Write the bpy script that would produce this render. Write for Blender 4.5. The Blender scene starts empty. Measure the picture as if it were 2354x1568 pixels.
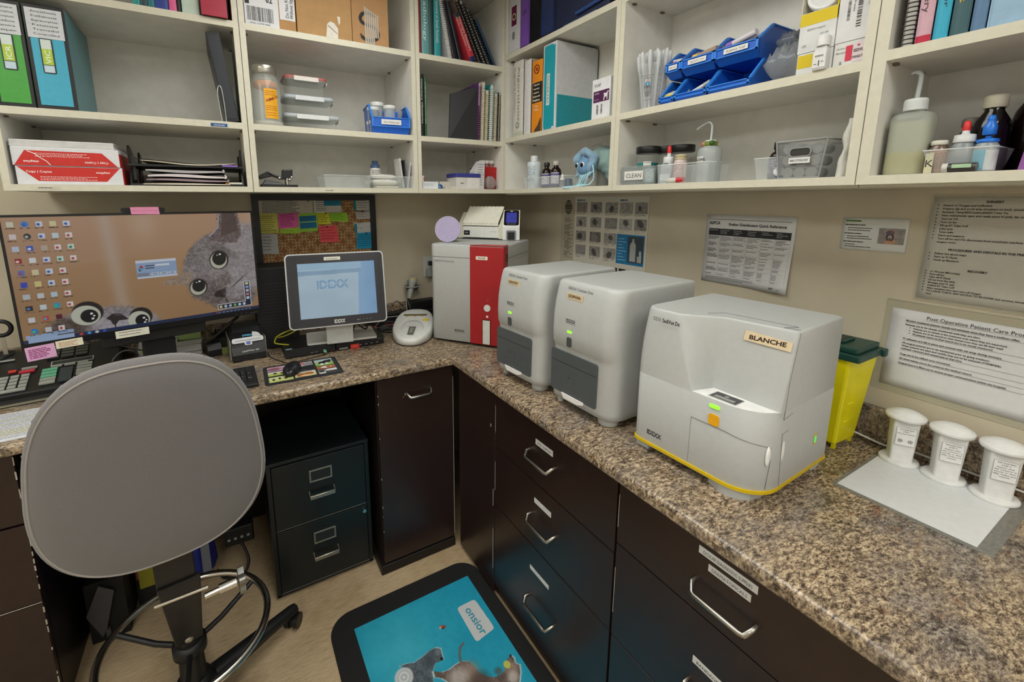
import bpy, bmesh, math, random
import numpy as np
from mathutils import Vector, Matrix
random.seed(7); rng=np.random.RandomState(11)
COL=bpy.context.scene.collection
PI=math.pi
def V(*a): return Vector(a)
# ---------------------------------------------------------------- camera (also used to measure where things stand on the real planes)
CAM=V(-1.487248,-2.277632,1.559376); YAW,PIT,ROL,FPX,PPX,PPY=-.5149,-.1797,-.0026,1013.54,-83.74,-140.65
_f=V(-math.sin(YAW)*math.cos(PIT),math.cos(YAW)*math.cos(PIT),math.sin(PIT)); _r=V(math.cos(YAW),math.sin(YAW),0); _u=_r.cross(_f)
_R=_r*math.cos(ROL)+_u*math.sin(ROL); _U=_u*math.cos(ROL)-_r*math.sin(ROL)
def at(u,v,ax,val):
    d=_f+_R*((u-1177-PPX)/FPX)-_U*((v-784-PPY)/FPX); i='xyz'.index(ax); return CAM+d*((val-CAM[i])/d[i])
def ax_(u,v,y): return at(u,v,'y',y).x
def ay_(u,v,x): return at(u,v,'x',x).y
def px_per_m(p): return FPX/((V(*p)-CAM).dot(_f))
# ---------------------------------------------------------------- materials
def lin(c):
    if isinstance(c,str):
        c=c.lstrip('#'); c=[int(c[i:i+2],16)/255 for i in (0,2,4)]
    return tuple(x/12.92 if x<=.04045 else ((x+.055)/1.055)**2.4 for x in c[:3])
_m={}
def M(col,rough=.5,metal=0,emit=0,alpha=1,trans=0,noise=.04,nscale=60,bump=0,bscale=300,coat=0,spec=.5,ior=1.45,sheen=0):
    k=(col,rough,metal,emit,alpha,trans,noise,nscale,bump,bscale,coat,spec,ior,sheen)
    if k in _m: return _m[k]
    m=bpy.data.materials.new('surface_'+col.lstrip('#')); m.use_nodes=True; nt=m.node_tree; b=nt.nodes['Principled BSDF']
    b.inputs['Roughness'].default_value=rough; b.inputs['Metallic'].default_value=metal; b.inputs['Alpha'].default_value=alpha
    b.inputs['Transmission Weight'].default_value=trans; b.inputs['IOR'].default_value=ior; b.inputs['Coat Weight'].default_value=coat
    b.inputs['Specular IOR Level'].default_value=spec; b.inputs['Sheen Weight'].default_value=sheen
    L=lin(col); tc=nt.nodes.new('ShaderNodeTexCoord')
    if noise:
        n=nt.nodes.new('ShaderNodeTexNoise'); n.inputs['Scale'].default_value=nscale; n.inputs['Detail'].default_value=3
        nt.links.new(tc.outputs['Object'],n.inputs['Vector'])
        r=nt.nodes.new('ShaderNodeValToRGB'); r.color_ramp.elements[0].position=.3; r.color_ramp.elements[1].position=.7
        r.color_ramp.elements[0].color=tuple(x*(1-noise*1.5) for x in L)+(1,); r.color_ramp.elements[1].color=tuple(min(1,x*(1+noise)) for x in L)+(1,)
        nt.links.new(n.outputs['Fac'],r.inputs['Fac']); nt.links.new(r.outputs['Color'],b.inputs['Base Color'])
        if emit: nt.links.new(r.outputs['Color'],b.inputs['Emission Color'])
    else:
        b.inputs['Base Color'].default_value=L+(1,)
        if emit: b.inputs['Emission Color'].default_value=L+(1,)
    if emit: b.inputs['Emission Strength'].default_value=emit
    if bump:
        n2=nt.nodes.new('ShaderNodeTexNoise'); n2.inputs['Scale'].default_value=bscale; n2.inputs['Detail'].default_value=4
        nt.links.new(tc.outputs['Object'],n2.inputs['Vector']); bp=nt.nodes.new('ShaderNodeBump'); bp.inputs['Strength'].default_value=bump; bp.inputs['Distance'].default_value=.002
        nt.links.new(n2.outputs['Fac'],bp.inputs['Height']); nt.links.new(bp.outputs['Normal'],b.inputs['Normal'])
    _m[k]=m; return m
def ramp(nt,fac,stops):
    r=nt.nodes.new('ShaderNodeValToRGB'); e=r.color_ramp.elements
    while len(e)<len(stops): e.new(.5)
    for el,(p,c) in zip(e,stops): el.position=p; el.color=lin(c)+(1,)
    nt.links.new(fac,r.inputs['Fac']); return r.outputs['Color']
def attr_mat(name,rough=.5,emit=0):
    k=(name,rough,emit)
    if k in _m: return _m[k]
    m=bpy.data.materials.new(name); m.use_nodes=True; nt=m.node_tree; b=nt.nodes['Principled BSDF']; a=nt.nodes.new('ShaderNodeAttribute'); a.attribute_name='print_color'
    b.inputs['Roughness'].default_value=rough
    if emit:
        b.inputs['Base Color'].default_value=(.01,.01,.01,1); nt.links.new(a.outputs['Color'],b.inputs['Emission Color']); b.inputs['Emission Strength'].default_value=emit
    else: nt.links.new(a.outputs['Color'],b.inputs['Base Color'])
    _m[k]=m; return m
# common
WHITE=lambda:M('#dcdcd8',.45); BLACK=lambda:M('#1c1c1e',.45); INK=lambda:M('#2a2a2c',.7,noise=0); PAPER=lambda:M('#dcdad6',.75)
def CLEAR(c='#dfe6e4',a=.28): return M(c,.10,alpha=a*.5,noise=0,spec=.8)
CHROME=lambda:M('#c9c8c2',.25,metal=1); STEEL=lambda:M('#b5b2a8',.35,metal=1)
# ---------------------------------------------------------------- geometry
_txt={}
def text_mesh(s,bold=0):
    k=(s,bold)
    if k in _txt: return _txt[k]
    c=bpy.data.curves.new('lettering','FONT'); c.body=s; c.size=1; c.resolution_u=2; c.offset=bold; c.fill_mode='FRONT'
    o=bpy.data.objects.new('lettering_source',c); me=bpy.data.meshes.new_from_object(o)
    vs=[v.co.copy() for v in me.vertices]; fs=[tuple(p.vertices) for p in me.polygons]
    bpy.data.objects.remove(o); bpy.data.curves.remove(c); bpy.data.meshes.remove(me)
    w=(max(v.x for v in vs) if vs else 0); _txt[k]=(vs,fs,w); return _txt[k]
class G:
    def __init__(s,mat=None): s.bm=bmesh.new(); s.mats=[]; s.mi=0; s.M=Matrix(); s.uv=None; (mat and s.mat(mat))
    def mat(s,m):
        if m not in s.mats: s.mats.append(m)
        s.mi=s.mats.index(m); return s
    def tf(s,M=None): s.M=M or Matrix(); return s
    def _add(s,vs,fs,smooth=False):
        b=[s.bm.verts.new(s.M@Vector(v)) for v in vs]
        for f in fs:
            try: q=s.bm.faces.new([b[i] for i in f]); q.material_index=s.mi; q.smooth=smooth
            except ValueError: pass
        return s
    def box(s,x0,x1,y0,y1,z0,z1):
        return s._add([(x,y,z) for z in (z0,z1) for x,y in ((x0,y0),(x1,y0),(x1,y1),(x0,y1))],[(3,2,1,0),(4,5,6,7),(0,1,5,4),(1,2,6,5),(2,3,7,6),(3,0,4,7)])
    def hexa(s,b,t): # 4 bottom pts, 4 top pts
        return s._add(list(b)+list(t),[(3,2,1,0),(4,5,6,7),(0,1,5,4),(1,2,6,5),(2,3,7,6),(3,0,4,7)])
    def quad(s,*p): return s._add(p,[tuple(range(len(p)))])
    def rings(s,R,cap0=True,cap1=True,smooth=True,closed=True):
        n=len(R[0]); vs=[p for r in R for p in r]; fs=[]
        for i in range(len(R)-1):
            for j in range(n if closed else n-1):
                k=(j+1)%n; fs.append((i*n+j,i*n+k,(i+1)*n+k,(i+1)*n+j))
        s._add(vs,fs,smooth)
        if cap0: s._add(R[0],[tuple(range(n))[::-1]])
        if cap1: s._add(R[-1],[tuple(range(n))])
        return s
    def lathe(s,prof,n=24,c=(0,0,0),cap0=True,cap1=True,smooth=True,ey=1):
        R=[[(c[0]+r*math.cos(2*PI*j/n),c[1]+ey*r*math.sin(2*PI*j/n),c[2]+z) for j in range(n)] for r,z in prof]
        return s.rings(R,cap0,cap1,smooth)
    def tube(s,pts,r,n=8,closed=False,flat=1):
        P=[Vector(p) for p in pts]; R=[]; up=None; N=len(P)
        rr=r if isinstance(r,(list,tuple)) else [r]*N
        for i,p in enumerate(P):
            a=P[(i-1)%N] if (i>0 or closed) else p; b=P[(i+1)%N] if (i<N-1 or closed) else p
            t=(b-a).normalized()
            if up is None: up=Vector((0,0,1)) if abs(t.z)<.9 else Vector((1,0,0))
            x=t.cross(up); x=x.normalized() if x.length>1e-6 else Vector((1,0,0)); up=x.cross(t).normalized()
            R.append([p+(x*math.cos(2*PI*j/n)+up*flat*math.sin(2*PI*j/n))*rr[i] for j in range(n)])
        if closed: R.append(R[0]); return s.rings(R,False,False)
        return s.rings(R)
    def cyl(s,p0,p1,r0,r1=None,n=16): return s.tube([p0,p1],[r0,r0 if r1 is None else r1],n)
    def prism(s,poly,h,fr=None,smooth=False):
        # poly: 2D outline, extruded by h along local z of frame fr
        fr=fr or Matrix(); o=s.M; s.M=o@fr; n=len(poly)
        s.rings([[(x,y,0) for x,y in poly],[(x,y,h) for x,y in poly]],smooth=smooth); s.M=o; return s
    def grid(s,P,smooth=True): # P[i][j] points
        n=len(P[0]); return s._add([p for r in P for p in r],[(i*n+j,i*n+j+1,(i+1)*n+j+1,(i+1)*n+j) for i in range(len(P)-1) for j in range(n-1)],smooth)
    def sphere(s,c,r,sx=1,sy=1,sz=1,n=20,m=12):
        return s.rings([[(c[0]+sx*r*math.sin(PI*i/m)*math.cos(2*PI*j/n),c[1]+sy*r*math.sin(PI*i/m)*math.sin(2*PI*j/n),c[2]-sz*r*math.cos(PI*i/m)) for j in range(n)] for i in [.02]+list(range(1,m))+[m-.02]])
    def text(s,t,fr,size,align='L',bold=0,sx=1,width=None):
        vs,fs,w=text_mesh(t,bold)
        if width: sx=width/(w*size)
        ox={'L':0,'C':-w/2,'R':-w}[align]; o=s.M; s.M=o@fr
        s._add([((v.x+ox)*size*sx,v.y*size,0) for v in vs],fs); s.M=o; return s
    def disc(s,fr,r,n=24,sy=1): return s.flat([(r*math.cos(2*PI*j/n),sy*r*math.sin(2*PI*j/n)) for j in range(n)],fr)
    def flat(s,poly,fr):
        o=s.M; s.M=o@fr; s._add([(x,y,0) for x,y in poly],[tuple(range(len(poly)))]); s.M=o; return s
    def rect(s,fr,x0,x1,y0,y1): return s.flat([(x0,y0),(x1,y0),(x1,y1),(x0,y1)],fr)
    def words(s,fr,x0,x1,y,h,seed=0,fill=.8,gap=.5):
        r=random.Random(seed*7919+int(y*1e5)); x=x0; end=x0+(x1-x0)*fill*(r.uniform(.75,1.05))
        while x<min(end,x1-h):
            w=h*r.uniform(1.2,5); w=min(w,x1-x); s.rect(fr,x,x+w,y,y+h); x+=w+h*gap
        return s
    def build(s,name,parent=None,bevel=0,seg=2,mat=None,loc=None,subs=0,weld=False,solid=0,smooth=False):
        if mat: s.mats=[mat]
        if weld: bmesh.ops.remove_doubles(s.bm,verts=s.bm.verts,dist=1e-5)
        bmesh.ops.recalc_face_normals(s.bm,faces=s.bm.faces)
        if smooth:
            for f in s.bm.faces: f.smooth=True
        me=bpy.data.meshes.new(name); s.bm.to_mesh(me); s.bm.free()
        for m in s.mats: me.materials.append(m)
        o=bpy.data.objects.new(name,me); COL.objects.link(o)
        if parent: o.parent=parent
        if loc: o.location=loc
        if solid: md=o.modifiers.new('thickness','SOLIDIFY'); md.thickness=solid; md.offset=0
        if bevel:
            md=o.modifiers.new('soft_edges','BEVEL'); md.width=bevel; md.segments=seg; md.limit_method='ANGLE'; md.angle_limit=math.radians(40); md.harden_normals=False
        if subs: md=o.modifiers.new('smooth','SUBSURF'); md.levels=subs; md.render_levels=subs
        return o
def frame(o,right,up):
    r=Vector(right).normalized(); u=Vector(up).normalized(); n=r.cross(u); n.normalize()
    m=Matrix((r,u,n)).transposed().to_4x4(); m.translation=Vector(o); return m
def FRL(x,y,z): return frame((x,y,z),(1,0,0),(0,0,1))      # faces -y (left wall side)
def FRR(x,y,z): return frame((x,y,z),(0,-1,0),(0,0,1))     # faces -x (right wall side)
def FRU(x,y,z,a=0): return frame((x,y,z),(math.cos(a),math.sin(a),0),(-math.sin(a),math.cos(a),0))  # faces up
def rrect(x0,x1,y0,y1,r,n=5):
    p=[]
    for cx,cy,a in ((x1-r,y1-r,0),(x0+r,y1-r,90),(x0+r,y0+r,180),(x1-r,y0+r,270)):
        for i in range(n+1): t=math.radians(a+90*i/n); p.append((cx+r*math.cos(t),cy+r*math.sin(t)))
    return p
def tag(o,label,cat,group=None,kind=None):
    o['label']=label; o['category']=cat
    if group: o['group']=group
    if kind: o['kind']=kind
    return o
def thing(name,label,cat,loc=(0,0,0),rz=0,group=None):
    o=bpy.data.objects.new(name,None); o.empty_display_size=.02; COL.objects.link(o); o.location=loc; o.rotation_euler=(0,0,rz); return tag(o,label,cat,group)
def struct(o): o['kind']='structure'; return o
def copy_thing(o,loc,rz,label,group=None):
    c=o.copy(); COL.objects.link(c); c.location=loc; c.rotation_euler=(0,0,rz); c['label']=label
    if group: c['group']=group
    for ch in list(o.children):
        d=ch.copy(); COL.objects.link(d); d.parent=c
        for g in list(ch.children):
            e=g.copy(); COL.objects.link(e); e.parent=d
    return c
# procedural print on a grid: fn(U,V)->rgb arrays (sRGB 0..1), U right 0..1, V up 0..1
def printed(name,fr,w,h,nx,ny,fn,mat,parent=None,border=None):
    U,Vv=np.meshgrid(np.linspace(0,1,nx),np.linspace(0,1,ny)); c=np.clip(fn(U,Vv),0,1).reshape(-1,3)
    c=np.where(c<=.04045,c/12.92,((c+.055)/1.055)**2.4)
    F=np.array(fr); P=np.stack([U.ravel()*w,Vv.ravel()*h,np.zeros(U.size),np.ones(U.size)],1)@F.T
    i=np.arange(nx*ny).reshape(ny,nx); q=np.stack([i[:-1,:-1],i[:-1,1:],i[1:,1:],i[1:,:-1]],-1).reshape(-1,4)
    me=bpy.data.meshes.new(name); me.vertices.add(nx*ny); me.vertices.foreach_set('co',P[:,:3].astype(np.float32).ravel())
    me.loops.add(q.size); me.loops.foreach_set('vertex_index',q.ravel().astype(np.int32)); me.polygons.add(len(q)); me.polygons.foreach_set('loop_start',np.arange(0,q.size,4,dtype=np.int32))
    me.update(calc_edges=True); a=me.color_attributes.new('print_color','FLOAT_COLOR','POINT'); a.data.foreach_set('color',np.concatenate([c,np.ones((len(c),1))],1).astype(np.float32).ravel())
    me.materials.append(mat); o=bpy.data.objects.new(name,me); COL.objects.link(o)
    if parent: o.parent=parent
    return o
def vnoise(U,Vv,s,seed=0,sx=1):
    r=np.random.RandomState(seed); T=r.rand(64,64); x=U*s*sx; y=Vv*s; xi=np.floor(x).astype(int); yi=np.floor(y).astype(int); fx=x-xi; fy=y-yi; fx=fx*fx*(3-2*fx); fy=fy*fy*(3-2*fy)
    g=lambda a,b:T[b%64,a%64]
    return (g(xi,yi)*(1-fx)+g(xi+1,yi)*fx)*(1-fy)+(g(xi,yi+1)*(1-fx)+g(xi+1,yi+1)*fx)*fy
def rgb(h): h=h.lstrip('#'); return np.array([int(h[i:i+2],16)/255 for i in (0,2,4)])
def put(img,mask,col,soft=None):
    m=np.clip(mask,0,1)[...,None]; return img*(1-m)+rgb(col)*m if isinstance(col,str) else img*(1-m)+col*m
def ell(X,Y,cx,cy,rx,ry,a=0,soft=.06):
    c,s=math.cos(a),math.sin(a); dx=X-cx; dy=Y-cy; d=np.sqrt(((dx*c+dy*s)/rx)**2+((-dx*s+dy*c)/ry)**2); return np.clip((1-d)/soft+.5,0,1)
def rc(X,Y,x0,x1,y0,y1): return ((X>=x0)&(X<=x1)&(Y>=y0)&(Y<=y1)).astype(float)
def seg(X,Y,x0,y0,x1,y1,r,soft=.003):
    dx,dy=x1-x0,y1-y0; t=np.clip(((X-x0)*dx+(Y-y0)*dy)/(dx*dx+dy*dy+1e-9),0,1); d=np.hypot(X-x0-t*dx,Y-y0-t*dy); return np.clip((r-d)/soft+.5,0,1)
def pol(X,Y,pts):
    ins=np.zeros(X.shape,bool); n=len(pts)
    for i in range(n):
        x0,y0=pts[i]; x1,y1=pts[(i+1)%n]; c=((y0>Y)!=(y1>Y))&(X<(x1-x0)*(Y-y0)/((y1-y0) or 1e-9)+x0); ins^=c
    return ins.astype(float)
# ================================================================ ROOM
H=.913; CF=-.711; CT=.034; FACE=-.683
ZB=1.59; Z1L=1.839; Z1R=1.852; Z2L=2.182; Z2R=2.226; UL=-.385; UR=-.26; TOP=2.5
XL0=-3.5; YF=-4.2
def wall_mat():
    m=M('#c2b8a1',.75,noise=.05,nscale=7,bump=.25,bscale=160); return m
def room():
    w=wall_mat()
    for n,b in (('wall_back',(XL0,.1,0,.1,0,TOP)),('wall_right',(0,.1,YF,0,0,TOP)),('wall_left',(XL0-.1,XL0,YF,.1,0,TOP)),('wall_front',(XL0,.1,YF-.1,YF,0,TOP))):
        struct(G(w if n in('wall_back','wall_right') else M('#e4e2dc',.7,noise=.03,nscale=7)).box(*b).build(n))
    struct(G(M('#cfccc4',.9,bump=.3,bscale=40)).box(XL0-.1,.1,YF-.1,.1,TOP,TOP+.08).build('ceiling'))
    m=bpy.data.materials.new('beige_vinyl'); m.use_nodes=True; nt=m.node_tree; b=nt.nodes['Principled BSDF']; tc=nt.nodes.new('ShaderNodeTexCoord')
    mp=nt.nodes.new('ShaderNodeMapping'); mp.inputs['Scale'].default_value=(14,120,1); nt.links.new(tc.outputs['Object'],mp.inputs['Vector'])
    n=nt.nodes.new('ShaderNodeTexNoise'); n.inputs['Scale'].default_value=1.6; n.inputs['Detail'].default_value=6; n.inputs['Roughness'].default_value=.65; nt.links.new(mp.outputs['Vector'],n.inputs['Vector'])
    c=ramp(nt,n.outputs['Fac'],[(.3,'#a58d6b'),(.5,'#bca684'),(.7,'#cbb594')])
    n2=nt.nodes.new('ShaderNodeTexNoise'); n2.inputs['Scale'].default_value=5; n2.inputs['Detail'].default_value=5; nt.links.new(tc.outputs['Object'],n2.inputs['Vector'])
    c2=ramp(nt,n2.outputs['Fac'],[(.3,'#d8cdbb'),(.55,'#ffffff')])
    mx=nt.nodes.new('ShaderNodeMix'); mx.data_type='RGBA'; mx.blend_type='MULTIPLY'; mx.inputs[0].default_value=.6; nt.links.new(c,mx.inputs[6]); nt.links.new(c2,mx.inputs[7])
    nt.links.new(mx.outputs[2],b.inputs['Base Color']); b.inputs['Roughness'].default_value=.5
    struct(G(m).box(XL0,.1,YF,.1,-.05,0).build('floor'))
room()
# ---- granite-look laminate
def granite():
    m=bpy.data.materials.new('granite_laminate'); m.use_nodes=True; nt=m.node_tree; b=nt.nodes['Principled BSDF']; tc=nt.nodes.new('ShaderNodeTexCoord')
    mp=nt.nodes.new('ShaderNodeMapping'); mp.inputs['Rotation'].default_value=(.3,.2,.5); mp.inputs['Scale'].default_value=(.9,1.8,1.3); nt.links.new(tc.outputs['Object'],mp.inputs['Vector'])
    def noise(s,d,r=.6,dist=0):
        n=nt.nodes.new('ShaderNodeTexNoise'); n.inputs['Scale'].default_value=s; n.inputs['Detail'].default_value=d; n.inputs['Roughness'].default_value=r; n.inputs['Distortion'].default_value=dist; nt.links.new(mp.outputs['Vector'],n.inputs['Vector']); return n.outputs['Fac']
    def mix(f,a,c,mode='MIX'):
        x=nt.nodes.new('ShaderNodeMix'); x.data_type='RGBA'; x.blend_type=mode
        if isinstance(f,float): x.inputs[0].default_value=f
        else: nt.links.new(f,x.inputs[0])
        nt.links.new(a,x.inputs[6]); nt.links.new(c,x.inputs[7]); return x.outputs[2]
    fine=ramp(nt,noise(88,9,.78,.35),[(.36,'#2b2320'),(.43,'#5c4c40'),(.49,'#8f7c66'),(.56,'#bda98a'),(.68,'#dccfb2')])
    cool=ramp(nt,noise(110,8,.78,.3),[(.36,'#2e282e'),(.45,'#5f5652'),(.54,'#968b7e'),(.68,'#c4bcac')])
    sel=nt.nodes.new('ShaderNodeMath'); sel.operation='MULTIPLY_ADD'; sel.use_clamp=True; nt.links.new(noise(7,3),sel.inputs[0]); sel.inputs[1].default_value=5; sel.inputs[2].default_value=-2.4
    c=mix(sel.outputs[0],fine,cool)
    rust=ramp(nt,noise(14,4,.6,1),[(.60,'#ffffff'),(.72,'#cfa58a')]); c=mix(.8,c,rust,'MULTIPLY')
    dk=ramp(nt,noise(30,9,.80,.6),[(.40,'#3c302e'),(.50,'#ffffff')]); c=mix(.75,c,dk,'MULTIPLY')
    nt.links.new(c,b.inputs['Base Color']); b.inputs['Roughness'].default_value=.28; b.inputs['Specular IOR Level'].default_value=.45
    return m
GR=granite()
def counter():
    # one L-shaped postformed worktop: profile swept along the L front
    def prof(): # distance outwards from wall side, z
        r=.012; p=[(0,H-CT),(0,H)]
        return p
    g=G(GR); y1=YF+.02; x1=-2.7
    fr=[]
    # rounded nose: polyline of (off,z) where off is the distance behind the nose line
    nose=[(.012,H),(.0075,H-.0012),(.0035,H-.0038),(.001,H-.008),(0,H-.013),(0,H-CT+.006),(.002,H-CT+.002),(.006,H-CT)]
    rows=[]
    for off,z in [(-CF,H)]+nose+[(-CF,H-CT)]:
        f=CF+off if off!=-CF else 0
        rows.append([(x1,f,z),(f,f,z),(f,y1,z)])
    for a,b in zip(rows,rows[1:]+rows[:1]):
        for i in range(2): g.quad(a[i],a[i+1],b[i+1],b[i])
    g.quad(*[r[0] for r in rows]); g.quad(*[r[2] for r in rows])
    o=g.build('worktop',weld=True); tag(o,'L-shaped brown granite-look laminate worktop running round the corner of the room','countertop')
    s=G(GR).box(-2.7,0,-.02,0,H,H+.094).build('backsplash',bevel=.003); tag(s,'brown granite-look upstand along the back wall behind the monitors','backsplash')
    s=G(GR).box(-.02,0,y1,-.021,H,H+.098).build('backsplash',bevel=.003); tag(s,'brown granite-look upstand along the right wall behind the three white dispensers','backsplash')
counter()
# ---- cabinets
DK=lambda:M('#2b1d1a',.28,noise=.12,nscale=30,bump=.12,bscale=500,spec=.6)
EDGE=lambda:M('#1b1513',.35); CHIP=lambda:M('#b9b2a4',.6)
def handle_mesh(g,c,L,vert,out,drop=0):
    # flat bow handle: c centre on face, vert = direction of bar, out = outward normal
    c=Vector(c); a=Vector(vert).normalized(); o=Vector(out).normalized(); d=Vector((0,0,-drop))
    p=[c-a*L/2,c-a*L/2+o*.012,c-a*(L/2-.008)+o*.024+d,c-a*(L/2-.016)+o*.027+d,c+a*(L/2-.016)+o*.027+d,c+a*(L/2-.008)+o*.024+d,c+a*L/2+o*.012,c+a*L/2]
    g.tube(p,.0058,8)
def cabs():
    d=DK(); e=EDGE(); ch=CHIP(); h=M('#a9a49a',.3,metal=1)
    # corner cabinet left of the inside corner, on the back-wall run
    t=thing('corner_cabinet','dark brown cabinet with one tall door, between the filing cabinet and the corner','cabinet',(-1.03,-.683,0))
    G(e).box(0,.33,.02,.66,.0,H-CT).build('body',t)
    G(d).box(.004,.331,0,.018,.05,H-CT-.004).build('door',t,bevel=.0015)
    dr=t.children[-1]
    g=G(h); handle_mesh(g,(.175,-.0005,.79),.105,(1,0,.0),(0,-1,0),.012); g.build('door_handle',dr)
    g=G(ch)
    for z,s in ((.80,.004),(.765,.006),(.62,.003),(.44,.005),(.31,.007),(.27,.003),(.2,.004)): g.box(.003,.0055,-.0012,0,z,z+s*1.4)
    g.box(.331,.3325,-.001,0,.06,.82); g.box(.115,.1185,-.0006,0,.782,.79); g.box(.108,.110,-.0006,0,.775,.779)
    g.build('paint_chips',dr)
    G(M('#17130f',.5)).box(-.012,.335,-.004,.3,0,.042).build('plinth',t,bevel=.004)
    # side panel of the kneehole
    # filler + drawers along the right wall
    t=thing('corner_filler_panel','plain dark brown panel without a handle just right of the inside corner','cabinet',(-.683,-.69,0))
    G(d).box(0,.018,-.308,-.02,.02,H-CT-.004).build('panel',t,bevel=.0015); G(e).box(.02,.6,-.308,-.0,0,H-CT).build('body',t)
    g=G(ch); g.box(-.001,0,-.3,-.2985,.12,.30); g.box(-.001,0,-.3,-.2985,.40,.47); g.box(-.001,0,-.283,-.279,.72,.731); g.build('paint_chips',t.children[0])
    def stack(y0,y1,cuts,label,handles,tags):
        t=thing('drawer_cabinet',label,'cabinet',(-.683,y0,0)); G(e).box(.02,.6,y1-y0,0,0,H-CT).build('body',t)
        tops=[H-CT-.004]+[c-.003 for c in cuts]; bots=list(cuts)+[.06]
        for i,(a,b) in enumerate(zip(tops,bots)):
            g=G(d).box(0,.018,y1-y0+.0015,-.0015,b+.001,a); g.mat(ch); rr=random.Random(i+int(y0*100))
            for k in range(4): yy=y1-y0+.004+rr.random()*(abs(y1-y0)-.01); g.box(-.0008,0,yy,yy+rr.uniform(.002,.006),b+rr.uniform(.02,a-b-.02),b+.0) if 0 else None
            if i<2: g.box(-.0008,0,-.0035,-.002,b+(a-b)*.25,b+(a-b)*.75)
            dr=g.build('drawer',t,bevel=.0012)
            if i<len(handles) and handles[i]:
                hy,hz,L=handles[i]; g=G(h); handle_mesh(g,(0,hy-y0,hz),L,(0,-1,0),(-1,0,0),.014); g.build('drawer_handle',dr)
                for (ty,tz,tw,th,tx) in tags[i]:
                    g=G(M('#d8d8d6',.5)); g.box(-.0012,0,ty-y0-tw,ty-y0,tz,tz+th)
                    g.mat(INK()); fr=FRR(-.0015,ty-y0-tw/2,tz+th*.25)
                    if tx: g.text(tx,fr,th*.62,'C',width=tw*.84)
                    g.build('label_strip',dr)
        g=G(ch)
        return t
    stack(-1.0,-1.584,[.655,.415],'dark brown drawer cabinet under the worktop, nearer the corner, with three small handles',
        [(-1.275,.755,.125),(-1.288,.528,.125),(-1.288,.205,.135)],
        [[(-1.245,.79,.085,.019,'XRAY SUPPLIES')],[(-1.245,.582,.085,.017,'')],[(-1.23,.32,.10,.014,'')]])
    stack(-1.588,-2.25,[.692,.413],'dark brown drawer cabinet nearest the camera, labelled for eye and skin supplies',
        [(-1.865,.765,.125),(-1.87,.51,.125)],
        [[(-1.805,.832,.118,.017,'OCULAR DIAGNOSTIC SUPPLIES'),(-1.828,.806,.085,.016,'DERMATOPICALS')],[(-1.815,.566,.11,.017,'BANDAGE SUPPLIES')]])
    stack(-2.254,-2.9,[.65,.4],'dark brown drawer cabinet under the near end of the worktop, beyond the right edge',[None,None],[[],[]])
    # left of the kneehole
    t=thing('pedestal_cabinet','dark brown drawer pedestal left of the grey chair','cabinet',(-2.052,-.683,0))
    G(e).box(-.6,0,.02,.66,0,H-CT).build('body',t)
    for a,b in ((H-CT-.004,.66),(.655,.40),(.395,.06)):
        g=G(d).box(-.6,-.0015,0,.018,b,a-.002)
        g.build('drawer',t,bevel=.0012)
    g=G(ch); rr=random.Random(4); z=.06
    while z<.86:
        s=rr.uniform(.004,.03)
        if rr.random()<.75: g.box(-.0015-rr.uniform(.0005,.002),0,-.0012,0,z,z+s)
        z+=s+rr.uniform(.003,.03)
    g.box(-.6,-.002,-.001,0,.3965,.3985); g.build('paint_chips',t)
cabs()
t=thing('kneehole_panel','black-brown back board of the knee space under the left worktop','panel',(-2.05,-.03,0))
G(M('#141211',.6)).box(.0,1.02,0,.01,.0,H-CT-.002).build('board',t)
# ---- upper cabinets: one open shelf unit per carcase
CR=lambda:M('#d0ccb9',.4,noise=.03); IN=lambda:M('#e0ded5',.45,noise=.04,nscale=20)
def shelf_unit_left(x0,x1,label,e0,e1,edge_tag=None):
    t=thing('wall_shelf_unit',label,'shelf unit',(x0,UL,ZB)); w=x1-x0; D=-UL-.004; hh=TOP-ZB-.002; edge=CR(); inn=IN(); fe=.002
    def board(nm,bx):
        g=G(inn).box(bx[0],bx[1],fe,D-.012,bx[2],bx[3]); g.mat(edge).box(bx[0],bx[1],0,fe,bx[2],bx[3]); return g.build(nm,t)
    board('side_panel',(0,e0,0,hh)); board('side_panel',(w-e1,w,0,hh))
    board('bottom_shelf',(e0,w-e1,0,.020)); board('shelf',(e0,w-e1,Z1L-.022-ZB,Z1L-ZB)); board('shelf',(e0,w-e1,Z2L-.022-ZB,Z2L-ZB))
    G(inn).box(e0,w-e1,D-.012,D,0,hh).build('back_panel',t)
    g=G(M('#6b6355',.6))
    for z in (Z1L,Z2L):
        for s in (e0+.004,w-e1-.004):
            for y in (.04,.27): g.box(s-.004,s+.004,y,y+.014,z-.027-ZB,z-.022-ZB)
    g.build('shelf_pin',t)
    return t
SA=shelf_unit_left(-2.06,-1.380,'cream open shelf unit above the large monitor, leftmost on the back wall',.018,.018)
SB=shelf_unit_left(-1.378,-.711,'cream open shelf unit with brown cartons and the formalin jar, middle of the back wall',.019,.019)
SC=shelf_unit_left(-.709,-.262,'narrow cream open shelf unit with books, on the back wall next to the corner',.017,.004)
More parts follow.
